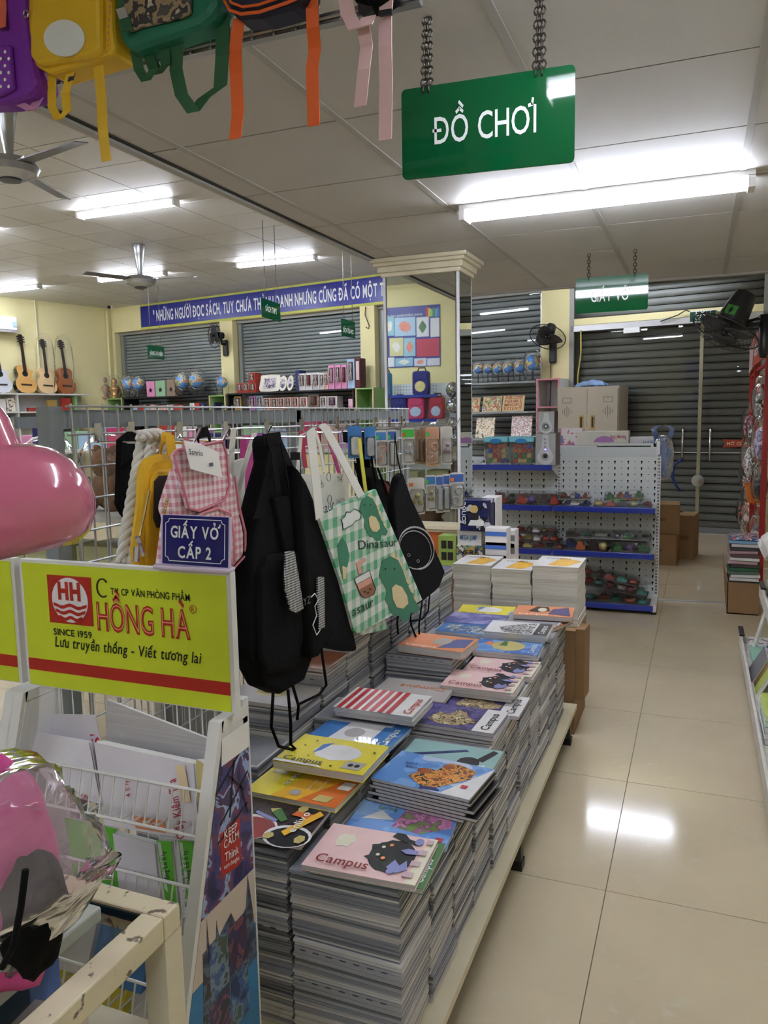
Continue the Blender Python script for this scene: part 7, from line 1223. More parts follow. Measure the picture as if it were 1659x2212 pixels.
notebook('blue Campus notebook with a golden sketch', (1017.7, 1404), (1159.6, 1416), 0.62, [('p', 'nb_gold', el(0.5, 0.52, 0.26, 0.36, 16, 0.06)), ('p', 'nb_orange', el(0.2, 0.6, 0.07, 0.14, 10)), ('p', 'nb_green', [(0.36, 0.5), (0.4, 0.84), (0.46, 0.84), (0.48, 0.5)]), ('t', 'sign_white', 'Campus', 0.93, 0.1, 0.034, 'v', 0.12)], vgrad('sketch_blue', [(90, 140, 200), (120, 165, 215), (70, 110, 180)], 16), n=2, th=0.011)
notebook('white Campus notebook with a black ink forest', (1044, 1363), (1178, 1373.6), 0.65, [('p', 'nb_black', [(0.78, 0), (1, 0), (1, 1), (0.8, 1)]), ('p', vgrad('ink', [(228, 226, 222), (40, 38, 38), (200, 198, 196), (60, 58, 58)], 40, detail=6), [(0.3, 0.05), (0.76, 0.02), (0.76, 0.98), (0.5, 0.8), (0.2, 0.45)]), ('t', 'sign_white', 'Campus', 0.95, 0.1, 0.036, 'v', 0.12)], 'nb_white', n=3, th=0.011)
notebook('brown Campus notebook with a dark-haired drawing', (1085, 1340), (1207, 1361.7), 0.612, [('p', 'nb_black', [(0.35, 0.3), (0.42, 0.8), (0.6, 0.9), (0.66, 0.5), (0.5, 0.3)]), ('p', 'nb_purple', [(0.6, 0.3), (0.66, 0.7), (0.8, 0.75), (0.8, 0.2)]), ('t', 'sign_white', 'Campus', 0.95, 0.05, 0.036, 'v', 0.13)], 'nb_brown')
notebook('orange Campus notebook with a dark-haired drawing at the far end', (1109, 1327), (1231, 1333.8), 0.642, [('p', 'nb_black', [(0.22, 0.4), (0.35, 0.95), (0.55, 0.92), (0.6, 0.5), (0.4, 0.35)]), ('p', 'nb_cream', el(0.46, 0.6, 0.08, 0.2, 10)), ('p', 'nb_purple', [(0.58, 0.2), (0.64, 0.7), (0.9, 0.95), (0.97, 0.1)]), ('t', 'sign_white', 'Campus', 0.08, 0.06, 0.036, 'h', 0.13)], 'nb_orange', th=0.02)
notebook('film-wrapped orange Campus notebook on a high middle stack', (858.6, 1392), (997.8, 1409.4), 0.685, [('p', 'nb_dusk', [(0.6, 0.1), (0.7, 0.8), (0.95, 0.9), (0.97, 0.3)]), ('p', 'nb_gray', el(0.55, 0.55, 0.14, 0.25, 10)), ('t', 'sign_white', 'Campus', 0.1, 0.06, 0.03, 'h', 0.12)], 'nb_orange', th=0.028)
notebook('dark blue notebook with an aerial photo behind the wrapped orange one', (940, 1362), (1040, 1372), 0.622, [('p', vgrad('aerial', [(60, 90, 140), (90, 120, 150), (200, 206, 206), (50, 60, 80)], 30), [(0.1, 0.1), (0.95, 0.1), (0.95, 0.7), (0.1, 0.7)])], 'nb_blue', n=2)
notebook('violet notebook with clouds in the middle column', (958, 1342), (1060, 1350), 0.625, [], vgrad('violet_sky', [(80, 84, 150), (110, 110, 170), (150, 150, 196)], 14))
notebook('yellow Campus notebook with a pale round drawing near the white stacks', (985, 1325), (1100, 1331), 0.617, [('p', 'nb_white', el(0.55, 0.55, 0.24, 0.28, 14)), ('p', 'nb_blue', [(0.34, 0.4), (0.34, 0.8), (0.46, 0.85), (0.4, 0.55)]), ('t', 'nb_black', 'Campus', 0.08, 0.06, 0.034, 'h', 0.11)], 'nb_yellow')
# left column tops
def lb_(label, x, y, z, prints, cover, th=0.012): 
    return notebook(label, *(lambda a, b: (a, b))(PJ((x - 0.122, y - 0.09, z)), PJ((x + 0.122, y - 0.09, z))), z, prints, cover, w_=0.244, th=th)
lb_('blue Campus notebook beside the display rack side panel', -1.185, 1.60, 0.573, [('t', 'sign_white', 'Campus', 0.92, 0.1, 0.036, 'v', 0.13)], 'nb_blue'); lb_('pale film-wrapped notebook behind the blue one at the left', -1.185, 2.0, 0.693, [('p', 'nb_gold', el(0.5, 0.5, 0.2, 0.2, 9, 0.2))], 'nb_gray'); lb_('dark film-wrapped notebook under the black backpack', -1.185, 2.2, 0.743, [('t', 'sign_white', 'Campus', 0.1, 0.1, 0.03, 'h', 0.12)], 'nb_brown'); lb_('brown film-wrapped Campus notebook beside the hanging cords', -1.185, 2.4, 0.813, [('t', 'sign_white', 'Campus', 0.9, 0.1, 0.034, 'v', 0.12)], vgrad('plaid', [(140, 100, 90), (176, 150, 140), (120, 80, 74)], 20)); lb_('white and black film-wrapped notebook in the left column', -1.185, 2.8, 0.833, [('t', 'nb_black', 'Campus', 0.9, 0.7, 0.034, 'r', 0.14)], 'nb_white'); lb_('yellow and blue notebook under the hanging black cords', -1.185, 3.2, 0.773, [('p', 'nb_blue', el(0.4, 0.6, 0.25, 0.3, 12))], 'nb_yellow'); lb_('purple notebook at the far end of the left column', -1.185, 3.4, 0.813, [('p', 'nb_orange', [(0, 0), (0.5, 0), (0.5, 0.3), (0, 0.3)])], 'nb_purple')
# bundle of white notebooks standing on cartons at the far end
fc = thing('carton', 'long brown carton supporting the white notebook stacks at the table end', 'box', (-0.95, 3.83, 0), 'brown cartons')
zc = 0.50
MB().box(-1.29, -0.515, 3.64, 4.02, 0, zc).obj('box_body', 'carton', fc); MB().box(-1.29, -0.515, 3.64, 3.83, zc, zc + 0.005).obj('flap', 'carton', fc); MB().box(-1.29, -0.515, 3.832, 4.02, zc, zc + 0.005).obj('flap', 'carton', fc)
MB().box(-0.5145, -0.514, 3.7, 3.9, 0.2, 0.28).obj('label', mat('carton_label', (170, 92, 60), 0.7), fc)
MB().obox((-0.49, 3.72, 0.34), (0.004, 0.06, 0), (0, 0, 0.17), (0.02, 0, 0)).obj('torn_flap', 'carton', fc)
mat('white_pages', (222, 218, 208), 0.5, var=0.08, ns=2, stretch=(3, 3, 130))
for i, (x0, x1, y1, y0) in enumerate(((978, 1061, 1282, 1222), (1061.5, 1148, 1307, 1232), (1149, 1249, 1310, 1226))):
    Yq = 3.70 if i else 3.74; p, q = AY(x0, y1, Yq), AY(x1, y1, Yq); zt3 = AY((x0 + x1) / 2, y0, Yq).z; zb3 = zc + 0.006; k = 0; z = zb3; r_ = random.Random(i)
    cx = (p.x + q.x) / 2; ww = q.x - p.x
    lbs = ('leftmost', 'middle', 'rightmost')[i]
    while z < zt3 - 0.02:
        h = min(0.042 + 0.012 * (k % 2), zt3 - z - 0.004); m = MB(); n = 5; a = r_.uniform(-0.004, 0.004)
        for j in range(n): b = r_.uniform(-0.0015, 0.0015); m.box(cx - ww / 2 + a + b + 0.003, cx + ww / 2 + a + b - 0.003, Yq + b, Yq + 0.27 + b, z + h * j / n + 0.0004, z + h * (j + 1) / n - 0.0003)
        m.box(cx - ww / 2 + a + 0.006, cx + ww / 2 + a - 0.006, Yq + 0.004, Yq + 0.264, z, z + h - 0.0008)
        o = m.obj('notebook_bundle', 'white_pages'); tag(o, '%s white bundle from the bottom in the %s of the three white stacks' % (('lowest', 'second', 'third', 'fourth', 'fifth', 'sixth', 'seventh', 'eighth')[k], lbs), 'notebooks', 'white notebook bundles, %s stack' % lbs); z += h; k += 1
    t = thing('notebook', 'white Campus notebook with yellow band on top of the %s white stack' % lbs, 'notebook', (cx, Yq + 0.13, z), 'notebooks on the white stacks'); u, v = V((1, 0, 0)), V((0, 1, 0)); o = V((cx - ww / 2, Yq, z))
    MB().box(cx - ww / 2 + 0.001, cx + ww / 2 - 0.001, Yq, Yq + 0.27, z, z + 0.008).obj('pages', 'white_pages', t); MB().box(cx - ww / 2, cx + ww / 2, Yq - 0.002, Yq + 0.272, z + 0.008, z + 0.009).obj('front_cover', 'nb_white', t)
    MB().prism([(ww * 0.3, 0.03), (ww * 0.75, 0.02), (ww * 0.98, 0.16), (ww * 0.5, 0.24)], o + V((0, 0, 0.0092)), u, v, 0.0003).obj('cover_print', 'nb_amber', t); tm = MB(); text(tm, 'Campus', o + V((ww * 0.15, 0.2, 0.0096)), u, v, 0.04, 0.012, width=ww * 0.55); tm.obj('cover_lettering', 'nb_black', t)
# small toy boxes between the pillar and the white stacks
def prism_box(label, x0, x1, y0, y1, Y, dep, m, front=None, words=None, zb=None, wc='sign_white', band=None):
    p, q = AY(x0, y1, Y), AY(x1, y0, Y); z0 = p.z if zb is None else zb; t = thing('toy_carton', label, 'box', ((p.x + q.x) / 2, Y + dep / 2, z0), 'toy cartons before the pillar')
    MB().box(p.x, q.x, Y, Y + dep, z0, q.z).obj('carton', m, t, bev=0.002); w_ = q.x - p.x; h = q.z - z0
    if front: MB().box(p.x + w_ * 0.08, q.x - w_ * 0.08, Y - 0.001, Y, z0 + h * 0.12, q.z - h * 0.15).obj('printed_panel', front, t)
    if band: MB().box(p.x, q.x, Y - 0.0015, Y - 0.0005, z0 + h * 0.55, z0 + h * 0.8).obj('printed_band', band, t)
    if words: tm = MB(); text(tm, words, (p.x + w_ * 0.12, Y - 0.002, z0 + h * 0.6), (1, 0, 0), (0, 0, 1), h * 0.3, 0.02, width=w_ * 0.7); tm.obj('lettering', wc, t)
    return t, p, q
ct = thing('side_counter', 'low counter with toy cartons in front of the mirror pillar', 'counter', (-1.25, 4.25, 0)); zk = AY(1050, 1225, 4.15).z
MB().box(-1.75, -0.72, 4.06, 4.44, zk - 0.02, zk).obj('counter_top', 'wood_pale', ct); MB().box(-1.74, -0.73, 4.08, 4.43, 0, zk - 0.02).obj('counter_body', 'carton', ct)
ramp_mat('police_print', [(24, 28, 70), (34, 40, 96), (20, 22, 40), (200, 200, 206)], 16, 0.3); ramp_mat('lime_print', [(150, 180, 70), (90, 110, 50), (60, 60, 60)], 30, 0.35, kind='vor'); ramp_mat('toy_art', [(206, 150, 60), (120, 160, 130), (60, 70, 110), (220, 210, 190)], 26, 0.35)
t, p, q = prism_box('lime green toy carton with four small pictures', 947, 985, 1158, 1200, 4.12, 0.1, mat('lime', (150, 176, 84), 0.4), None, zb=zk + 0.001)
for k in range(4): a = p.x + (q.x - p.x) * (0.18 + 0.36 * (k % 2)); z = zk + (q.z - zk) * (0.2 + 0.38 * (k // 2)); MB().box(a, a + (q.x - p.x) * 0.28, 4.118, 4.12, z, z + (q.z - zk) * 0.26).obj('picture', 'toy_dark', t)
prism_box('white toy carton with blue lettering under the black toy carton', 988, 1040, 1147, 1184, 4.12, 0.14, 'box_white', None, 'MEGA JUMP', zb=zk + 0.075, wc='pack_sky', band=None); prism_box('colourful toy carton under the white one', 986, 1043, 1180, 1207, 4.10, 0.14, 'toy_art', None, 'NERF', zb=zk + 0.001, wc='toy_dark')
t, p, q = prism_box('black toy carton with a POLICE car picture', 994, 1054, 1082, 1142, 4.10, 0.16, 'police_print', None, None, zb=AY(1020, 1146, 4.12).z); tm = MB(); text(tm, 'POLICE', (p.x + 0.012, 4.0985, q.z - 0.01), (0, 0, -1), (1, 0, 0), 0.03, 0.02, width=0.115); tm.obj('lettering', 'sign_white', t)
MB().prism([(0.045, 0.02), (0.13, 0.02), (0.135, 0.045), (0.1, 0.055), (0.06, 0.05)], (p.x, 4.099, p.z + 0.0), (1, 0, 0), (0, 0, 1), 0.002).obj('car_picture', 'sign_white', t); MB().prism(arc(0.08, 0.11, 0.022, 0, 345, 12), (p.x, 4.099, p.z), (1, 0, 0), (0, 0, 1), 0.002).obj('helmet_picture', 'toy_gold', t); MB().prism(rrect(0.06, 0.05, 0.105, 0.09, 0.01), (p.x, 4.099, p.z), (1, 0, 0), (0, 0, 1), 0.002).obj('figure_picture', 'toy_dark', t)
prism_box('white and black wide carton behind the POLICE carton', 1040, 1072, 1075, 1120, 4.24, 0.14, 'box_white', 'box_dark', None, zb=zk + 0.2); 
for i, (y0, y1) in enumerate(((1142, 1170), (1172, 1198), (1200, 1216))):
    zb = AY(1070, y1, 4.06).z
    prism_box(('upper', 'middle', 'lower')[i] + ' white and blue small carton of the pile right of the POLICE carton', 1048, 1094, y0, y1, 4.06, 0.1, 'box_white', None, None, zb=zk + 0.001 + (2 - i) * 0.068 if i < 3 else zb, band='card_blue_stripe')
for i, (y0, y1) in enumerate(((1146, 1172), (1174, 1200))): prism_box(('upper', 'lower')[i] + ' white carton of the pair behind the small carton pile', 1096, 1112, y0, y1, 4.2, 0.1, 'box_white', None, None, zb=zk + 0.07 * (2 - i) - 0.068, band='book_gray')
# ================================================================ NOTEBOOK DISPLAY RACK IN FRONT
mat('hh_lime', (206, 222, 44), 0.35, var=0.02); mat('hh_red', (178, 34, 22), 0.4); mat('hh_white', (236, 232, 236), 0.4); mat('hh_black', (16, 16, 16), 0.5); mat('rack_white', (224, 224, 220), 0.4, var=0.03)
SY, SX0, SX1, SZ0, SZ1 = 1.15, -1.246, -0.757, 0.994, 1.251
dr_ = thing('display_rack', 'white wire display rack under the lime HỒNG HÀ sign', 'rack', (-1.0, 1.08, 0))
PX_ = -0.775
def fy(z): return 1.128 - (0.975 - z) * 0.30           # the slanting front edge of the side panels
def side(x, m, name, th=0.012, inset=0.0):
    return MB().poly3([(x, fy(0.97) + inset, 0.965 - inset), (x, 1.215, 0.965 - inset), (x, 1.215, 0.02), (x, fy(0.02) + inset, 0.02)], (1, 0, 0), th).obj(name, m, dr_)
sp = side(PX_ - 0.012, 'rack_white', 'side_panel'); side(-1.243, 'rack_white', 'side_panel')
for x in (PX_ - 0.010, -1.245): MB().poly3([(x - 0.012, fy(0.985) - 0.008, 0.985), (x + 0.012, fy(0.985) - 0.008, 0.985), (x + 0.012, fy(0.0) - 0.008, 0.0), (x - 0.012, fy(0.0) - 0.008, 0.0)], (0, 1, 0.0), 0.012).obj('front_post', 'rack_white', dr_)
for x in (PX_ - 0.010, -1.245): MB().box(x - 0.01, x + 0.01, 1.20, 1.22, 0, 1.0).obj('back_post', 'rack_white', dr_); MB().box(x - 0.012, x + 0.012, fy(0.975), 1.215, 0.966, 0.986).obj('top_bar', 'rack_white', dr_)
# printed side panel
def SP(y, z): return V((PX_ + 0.0006, y, z))
def spd(pts, m, name, dx=0.0006): return MB().poly3([SP(y, z) + V((dx, 0, 0)) for y, z in pts], (1, 0, 0), 0.0003).obj(name, m, sp)
ramp_mat('panel_sky', [(40, 36, 80), (62, 60, 120), (110, 60, 90), (150, 170, 210), (70, 50, 90)], 14, 0.35, detail=6, dist=1.0); ramp_mat('panel_castle', [(50, 54, 70), (66, 80, 100), (90, 104, 122), (54, 52, 62)], 30, 0.4); mat('panel_blue', (50, 120, 170), 0.4, var=0.15, ns=4); ramp_mat('panel_photo_a', [(34, 52, 100), (60, 90, 140), (110, 130, 150), (70, 84, 70)], 26, 0.35); ramp_mat('panel_photo_b', [(70, 40, 66), (50, 50, 90), (120, 70, 80), (40, 40, 60)], 26, 0.35); mat('panel_cream', (206, 190, 176), 0.4)
spd([(fy(0.94) + 0.008, 0.935), (1.212, 0.935), (1.212, 0.66), (fy(0.66) + 0.006, 0.66)], 'panel_sky', 'sky_print'); spd([(fy(0.66) + 0.006, 0.66), (1.212, 0.66), (1.212, 0.55), (fy(0.55) + 0.006, 0.55)], 'panel_cream', 'dusk_print'); spd([(fy(0.55) + 0.006, 0.55), (1.212, 0.55), (1.212, 0.03), (fy(0.03) + 0.006, 0.03)], 'panel_blue', 'water_print')
spd([(1.035, 0.50), (1.04, 0.60), (1.052, 0.60), (1.056, 0.655), (1.06, 0.60), (1.08, 0.60), (1.084, 0.635), (1.09, 0.60), (1.13, 0.62), (1.15, 0.58), (1.18, 0.60), (1.19, 0.66), (1.2, 0.60), (1.21, 0.52), (1.21, 0.48), (1.03, 0.46)], 'panel_castle', 'castle_print', 0.001)
mb_ = MB()
for y0, z0, y1, z1 in ((1.205, 0.92, 1.10, 0.86), (1.16, 0.90, 1.14, 0.80), (1.205, 0.86, 1.11, 0.80), (1.20, 0.80, 1.10, 0.77), (1.18, 0.84, 1.20, 0.78), (1.14, 0.88, 1.19, 0.83)): mb_.obox(SP((y0 + y1) / 2, (z0 + z1) / 2) + V((0.0012, 0, 0)), V((0, (y1 - y0) / 2, (z1 - z0) / 2)), V((0, -(z1 - z0), (y1 - y0))).normalized() * 0.0022, V((0.0003, 0, 0)))
mb_.obj('branch_print', 'hh_black', sp)
q = [AX(x, y, PX_ + 0.001) for x, y in ((474, 1803), (517, 1766), (520, 1858), (514, 1870), (478, 1895))]
MB().poly3([V((PX_ + 0.0016, p.y, p.z)) for p in q], (1, 0, 0), 0.0004).obj('red_label', 'hh_red', sp)
for s, x0, y0, x1, y1, sz in (('KEEP', 482, 1813, 510, 1791, 0.022), ('CALM', 481, 1834, 513, 1809, 0.022), ('Think', 483, 1862, 513, 1841, 0.024), ('warm thoughts', 481, 1878, 514, 1856, 0.013)):
    a, b = AX(x0, y0, PX_), AX(x1, y1, PX_); tm = MB(); text(tm, s, V((PX_ + 0.0024, a.y, a.z)), V((0, b.y - a.y, b.z - a.z)), V((0, 0, 1)), sz, 0.01, width=math.hypot(b.y - a.y, b.z - a.z)); tm.obj('panel_lettering', 'sign_white', sp)
for i, (x0, y0, x1, y1, m) in enumerate(((450, 2020, 492, 2145, 'panel_photo_a'), (492, 1985, 532, 2090, 'panel_photo_b'), (452, 2150, 498, 2290, 'panel_photo_b'), (498, 2098, 536, 2205, 'panel_photo_a'))):
    a, b = AX(x0, (y0 + y1) / 2, PX_), AX(x1, (y0 + y1) / 2, PX_); zt5, zb5 = AX((x0 + x1) / 2, y0, PX_).z, AX((x0 + x1) / 2, y1, PX_).z; spd([(a.y, zb5), (b.y, zb5), (b.y, zt5), (a.y, zt5)], m, 'photo_print', 0.0014)
a = AX(477, 1592, PX_); b = AX(520, 1600, PX_); spd([(a.y, 0.955), (1.212, 0.955), (1.212, 0.905), (a.y - 0.005, 0.905)], 'paper_white', 'paper_label', 0.0014)
# wire baskets
def basket(zr, zb, yb=1.20, step=0.026, name='basket'):
    y1, y0 = fy(zr) - 0.004, fy(zb) - 0.004; x0, x1 = -1.236, PX_ - 0.014
    
    for pa, pz in ((y1, zr), (y0, zb), (yb, zb)): MB().tube([(x0, pa, pz), (x1, pa, pz)], 0.0028, 6).obj('basket_rail', 'rack_white', dr_)
    n = int((x1 - x0) / step); w = MB().tube([(x0 + step / 2, yb, zb), (x0 + step / 2, y0 + 0.003, zb), (x0 + step / 2, y1, zr)], 0.0019, 5).obj('basket_wire', 'rack_white', dr_)
    for k in range(1, n): copy_part(w, dr_, (step * k, 0, 0))
ZB = [(0.868, 0.795), (0.715, 0.635), (0.55, 0.47), (0.38, 0.30)]
for zr, zb in ZB: basket(zr, zb)
w = MB().tube([(-1.22, 1.208, 0.3), (-1.22, 1.208, 0.99)], 0.0017, 4).obj('back_wire', 'rack_white', dr_)
for k in range(1, 16): copy_part(w, dr_, (k * 0.029, 0, 0))
# lime header sign
sg = thing('header_sign', 'lime yellow HỒNG HÀ company sign board with red stripe', 'sign', ((SX0 + SX1) / 2, SY, SZ0), 'lime header signs')
def header(t, x0, x1, full):
    MB().box(x0, x1, SY, SY + 0.016, SZ0, SZ1).obj('frame', 'rack_white', t); MB().box(x0 + 0.006, x1 - 0.009, SY - 0.001, SY, SZ0 + 0.002, SZ1 - 0.006).obj('face', 'hh_lime', t); MB().box(x0 + 0.006, x1 - 0.009, SY - 0.0016, SY - 0.001, SZ0 + 0.033, SZ0 + 0.057).obj('red_stripe', 'hh_red', t)
header(sg, SX0, SX1, True)
def F(x, y): p = AY(x, y, SY - 0.0012); return V((p.x, SY - 0.0012, p.z))
X3, Z3v = V((1, 0, 0)), V((0, 0, 1))
a, b = F(108, 1335), F(196, 1250); sq = MB().box(a.x, b.x, SY - 0.0018, SY - 0.001, a.z - 0.008, b.z + 0.002).obj('logo_square', 'hh_red', sg)
c = V(((a.x + b.x) / 2, SY - 0.0019, (a.z + b.z) / 2 - 0.003)); rl = (b.x - a.x) * 0.41
MB().prism(arc(0, 0, rl, 0, 350, 28, rl * 1.0), c, X3, Z3v, 0.0004).obj('logo_disc', 'hh_white', sg)
tm = MB(); text(tm, 'HH', c + V((-rl * 0.62, -0.0006, 0.002)), X3, Z3v, rl * 1.05, 0.05, width=rl * 1.24)
for k in range(3):
    z = -rl * (0.2 + 0.27 * k); hw = math.sqrt(max(0, rl * rl - z * z)) * 0.96; top = [(-hw + 2 * hw * i / 10, z + rl * 0.06 * math.cos(i * math.pi / 2.5)) for i in range(11)]; tm.prism(top + [(x_ * 0.95, z_ - rl * 0.15) for x_, z_ in top[::-1]], c + V((0, -0.0006, 0)), X3, Z3v, 0.0003)
tm.obj('logo_emblem', 'hh_red', sg)
def sgt(s, x0, y0, x1, size, m, bold=0.008, slant=0.0, x1y=None):
    a = F(x0, y0); b = F(x1, x1y or y0); tm = MB(); text(tm, s, V((a.x, SY - 0.0017, a.z)), X3, Z3v, size, bold, width=b.x - a.x, slant=slant); return tm.obj('lettering', m, sg)
sgt('SINCE 1959', 117, 1370, 199, 0.0185, 'hh_black', 0.015); sgt('TY CP VĂN PHÒNG PHẨM', 240, 1284, 410, 0.0185, 'hh_black', 0.012); sgt('HỒNG HÀ', 212, 1360, 411, 0.078, 'hh_red', 0.02); sgt('Lưu truyền thống - Viết tương lai', 120, 1396, 432, 0.030, 'hh_black', 0.01, slant=0.15)
mC = MB(); c2 = F(222, 1270); mC.tube([c2 + V((0.0135 * math.cos(R(k)), -0.0006, 0.0175 * math.sin(R(k)))) for k in range(40, 325, 19)], 0.0016, 5); mC.obj('lettering', 'hh_black', sg)
tm = MB()
for s, x0, x1 in (('HỒNG HÀ', 214, 409),): a, b = F(x0, 1359), F(x1, 1359); text(tm, s, V((a.x, SY - 0.0021, a.z)), X3, Z3v, 0.077, -0.028, width=b.x - a.x)
tm.obj('lettering_inline', mat('hh_pink', (236, 150, 120), 0.5), sg)
c3 = F(417, 1316); mR = MB(); mR.tube([c3 + V((0.007 * math.cos(R(k)), -0.0005, 0.0075 * math.sin(R(k)))) for k in range(0, 360, 24)], 0.0006, 4, closed=True); text(mR, 'R', c3 + V((-0.003, -0.0006, -0.0042)), X3, Z3v, 0.012, 0.0); mR.obj('registered_mark', 'hh_red', sg)
sg2 = thing('header_sign', 'lime yellow header sign of the neighbouring rack at the left edge', 'sign', (-1.5, SY, SZ0), 'lime header signs'); header(sg2, -1.76, SX0 - 0.016, False)
dr2 = thing('display_rack', 'neighbouring white display rack at the left picture edge', 'rack', (-1.5, 1.08, 0))
for x in (-1.268, -1.75): MB().poly3([(x - 0.012, fy(0.985) - 0.008, 0.985), (x + 0.012, fy(0.985) - 0.008, 0.985), (x + 0.012, fy(0.0) - 0.008, 0.0), (x - 0.012, fy(0.0) - 0.008, 0.0)], (0, 1, 0), 0.012).obj('front_post', 'rack_white', dr2); MB().box(x - 0.012, x + 0.012, fy(0.975), 1.215, 0.966, 0.986).obj('top_bar', 'rack_white', dr2); MB().box(x - 0.01, x + 0.01, 1.2, 1.22, 0, 1.0).obj('back_post', 'rack_white', dr2)
MB().box(-1.74, -1.28, 1.0, 1.2, 0.3, 0.31).obj('board', 'rack_white', dr2)
# blue table sign standing on the header
bs = thing('table_sign', 'blue GIẤY VỞ CẤP 2 sign standing on the lime header', 'sign', (F(410, 1225).x, SY + 0.005, SZ1)); mat('navy_gloss', (20, 18, 110), 0.15, coat=0.5); mat('lilac_base', (214, 200, 224), 0.4)
a, b = F(337, 1228), F(495, 1228); MB().box(a.x, b.x, SY - 0.012, SY + 0.02, SZ1, SZ1 + 0.008).obj('base', 'lilac_base', bs, bev=0.003)
cx = (F(345, 1165).x + F(487, 1165).x) / 2; wq = F(487, 1165).x - F(345, 1165).x; o = V((cx - wq / 2, SY + 0.003, SZ1 + 0.008)); u = V((1, 0, -0.005)).normalized(); v = V((0.0, 0.10, 1)).normalized(); hq = F(410, 1117).z - SZ1 - 0.006
MB().prism(rrect(-0.004, 0, wq + 0.004, hq, 0.001), o, u, v, -0.004).obj('plate_edge', 'lilac_base', bs); MB().prism(rrect(0, 0.001, wq, hq - 0.001, 0.001), o, u, v, 0.0006).obj('plate', 'navy_gloss', bs)
n_ = u.cross(v); oo = o + n_ * 0.0009; g = 0.007; r0 = 0.008; loop = [(g + r0, g), (wq - g - r0, g)] + [(wq - g - r0 * math.cos(R(k)), g + r0 * math.sin(R(k))) for k in (10, 30, 50, 70)] + [(wq - g, g + r0), (wq - g, hq - g - r0), (wq - g - r0 * 0.7, hq - g - r0 * 0.7), (wq - g - r0, hq - g), (g + r0, hq - g), (g + r0 * 0.7, hq - g - r0 * 0.7), (g, hq - g - r0), (g, g + r0), (g + r0 * 0.7, g + r0 * 0.7)]
mm = MB(); flat(mm, stroke2(loop, 0.0014, True), oo, u, v, 0.0003); mm.obj('border_line', 'sign_white', bs)
tm = MB(); text(tm, 'GIẤY VỞ', oo + u * wq / 2 + v * hq * 0.55, u, v, hq * 0.33, 0.025, width=None, sx=0.75, center=True); text(tm, 'CẤP 2', oo + u * wq / 2 + v * hq * 0.15, u, v, hq * 0.33, 0.025, sx=0.8, center=True); tm.obj('lettering', 'sign_white', bs)
# paper goods in the baskets
def leaf(label, bl, br, tr, tl, Yb, Yt, th, m, name='paper_pad', cat='paper pad', n=1, edge=None, group='paper goods in the display rack', decals=()):
    P = [AY(*bl, Yb), AY(*br, Yb), AY(*tr, Yt), AY(*tl, Yt)]; nn = (P[1] - P[0]).cross(P[3] - P[0]).normalized()
    t = thing(name, label, cat, (P[0] + P[1]) / 2, group); MB().poly3(P, nn, 0.0008).obj('cover', m, t)
    for k in range(n): j = V((0.0015 * ((k * 5) % 3 - 1), 0, 0.002 * ((k * 7) % 3))); MB().poly3([p - nn * (0.0004 + (k + 1) * th / n) + j for p in P], nn, th / n * 0.85).obj('sheets', edge or 'paper_white', t)
    U = P[1] - P[0]; Wv = P[3] - P[0]
    for d in decals:
        if d[0] == 'p': MB().poly3([P[0] + U * x + Wv * y + nn * 0.0011 for x, y in d[2]], nn, 0.0002).obj('print', d[1], t)
        else:
            _, m_, s, x, y, size, way, wd = d; tm = MB(); uu, vv = (U, Wv) if way == 'h' else (Wv, -U); text(tm, s, P[0] + U * x + Wv * y + nn * 0.0014, uu, vv - uu.normalized() * vv.dot(uu.normalized()), size, 0.01, width=wd); tm.obj('lettering', m_, t)
    return t
mat('sleeve', (222, 218, 224), 0.3, var=0.04, coat=0.3); mat('sleeve_red', (196, 40, 40), 0.4); ramp_mat('red_pattern', [(176, 30, 32), (196, 48, 46), (220, 120, 110)], 90, 0.4); mat('folder_green', (96, 190, 50), 0.4, var=0.08); mat('ink_crimson', (170, 40, 60), 0.5)
leaf('grey sheet pack standing behind the test paper', (228, 1700), (452, 1740), (450, 1596), (232, 1512), 1.185, 1.195, 0.006, 'bundle_side')
leaf('white sheaf with red headings at the back left of the top basket', (60, 1640), (230, 1660), (205, 1545), (45, 1540), 1.17, 1.19, 0.004, 'sleeve', decals=[('p', 'sleeve_red', [(0.62, 0.55), (0.7, 0.98), (0.8, 0.95), (0.84, 0.5)]), ('t', 'sleeve_red', 'SI', 0.98, 0.45, 0.03, 'v', 0.03)])
leaf('stack of red and white paper sleeves in the top basket', (118, 1705), (218, 1738), (192, 1602), (6, 1570), 1.10, 1.15, 0.035, 'sleeve', n=8, edge='sleeve', decals=[('p', 'red_pattern', [(0.2, 0.0), (0.62, 0.05), (0.66, 0.3), (0.5, 0.55), (0.62, 0.8), (0.6, 0.98), (0.12, 0.98)]), ('t', 'sleeve_red', 'VIDAKIDS', 0.1, 0.92, 0.022, 'h', 0.05), ('t', 'ink_crimson', 'GIẤY KIỂM TRA', 0.85, 0.05, 0.016, 'v', 0.07)])
leaf('white Giấy Kiểm Tra test paper pad in a clear sleeve', (228, 1782), (432, 1818), (418, 1650), (204, 1604), 1.095, 1.145, 0.03, 'sleeve', n=7, decals=[('t', 'ink_crimson', 'Giấy Kiểm Tra', 0.86, 0.02, 0.026, 'v', 0.105), ('p', mat('label_peach', (222, 200, 160), 0.5), [(0.88, 0.42), (0.98, 0.44), (0.98, 0.86), (0.88, 0.86)]), ('p', 'nb_orange', [(0.34, 0.03), (0.66, 0.03), (0.66, 0.17), (0.34, 0.17)]), ('t', 'sign_white', 'VIBOOK', 0.38, 0.06, 0.015, 'h', 0.045), ('t', 'ink_crimson', '4 ô ly', 0.34, 0.4, 0.016, 'v', 0.03)])
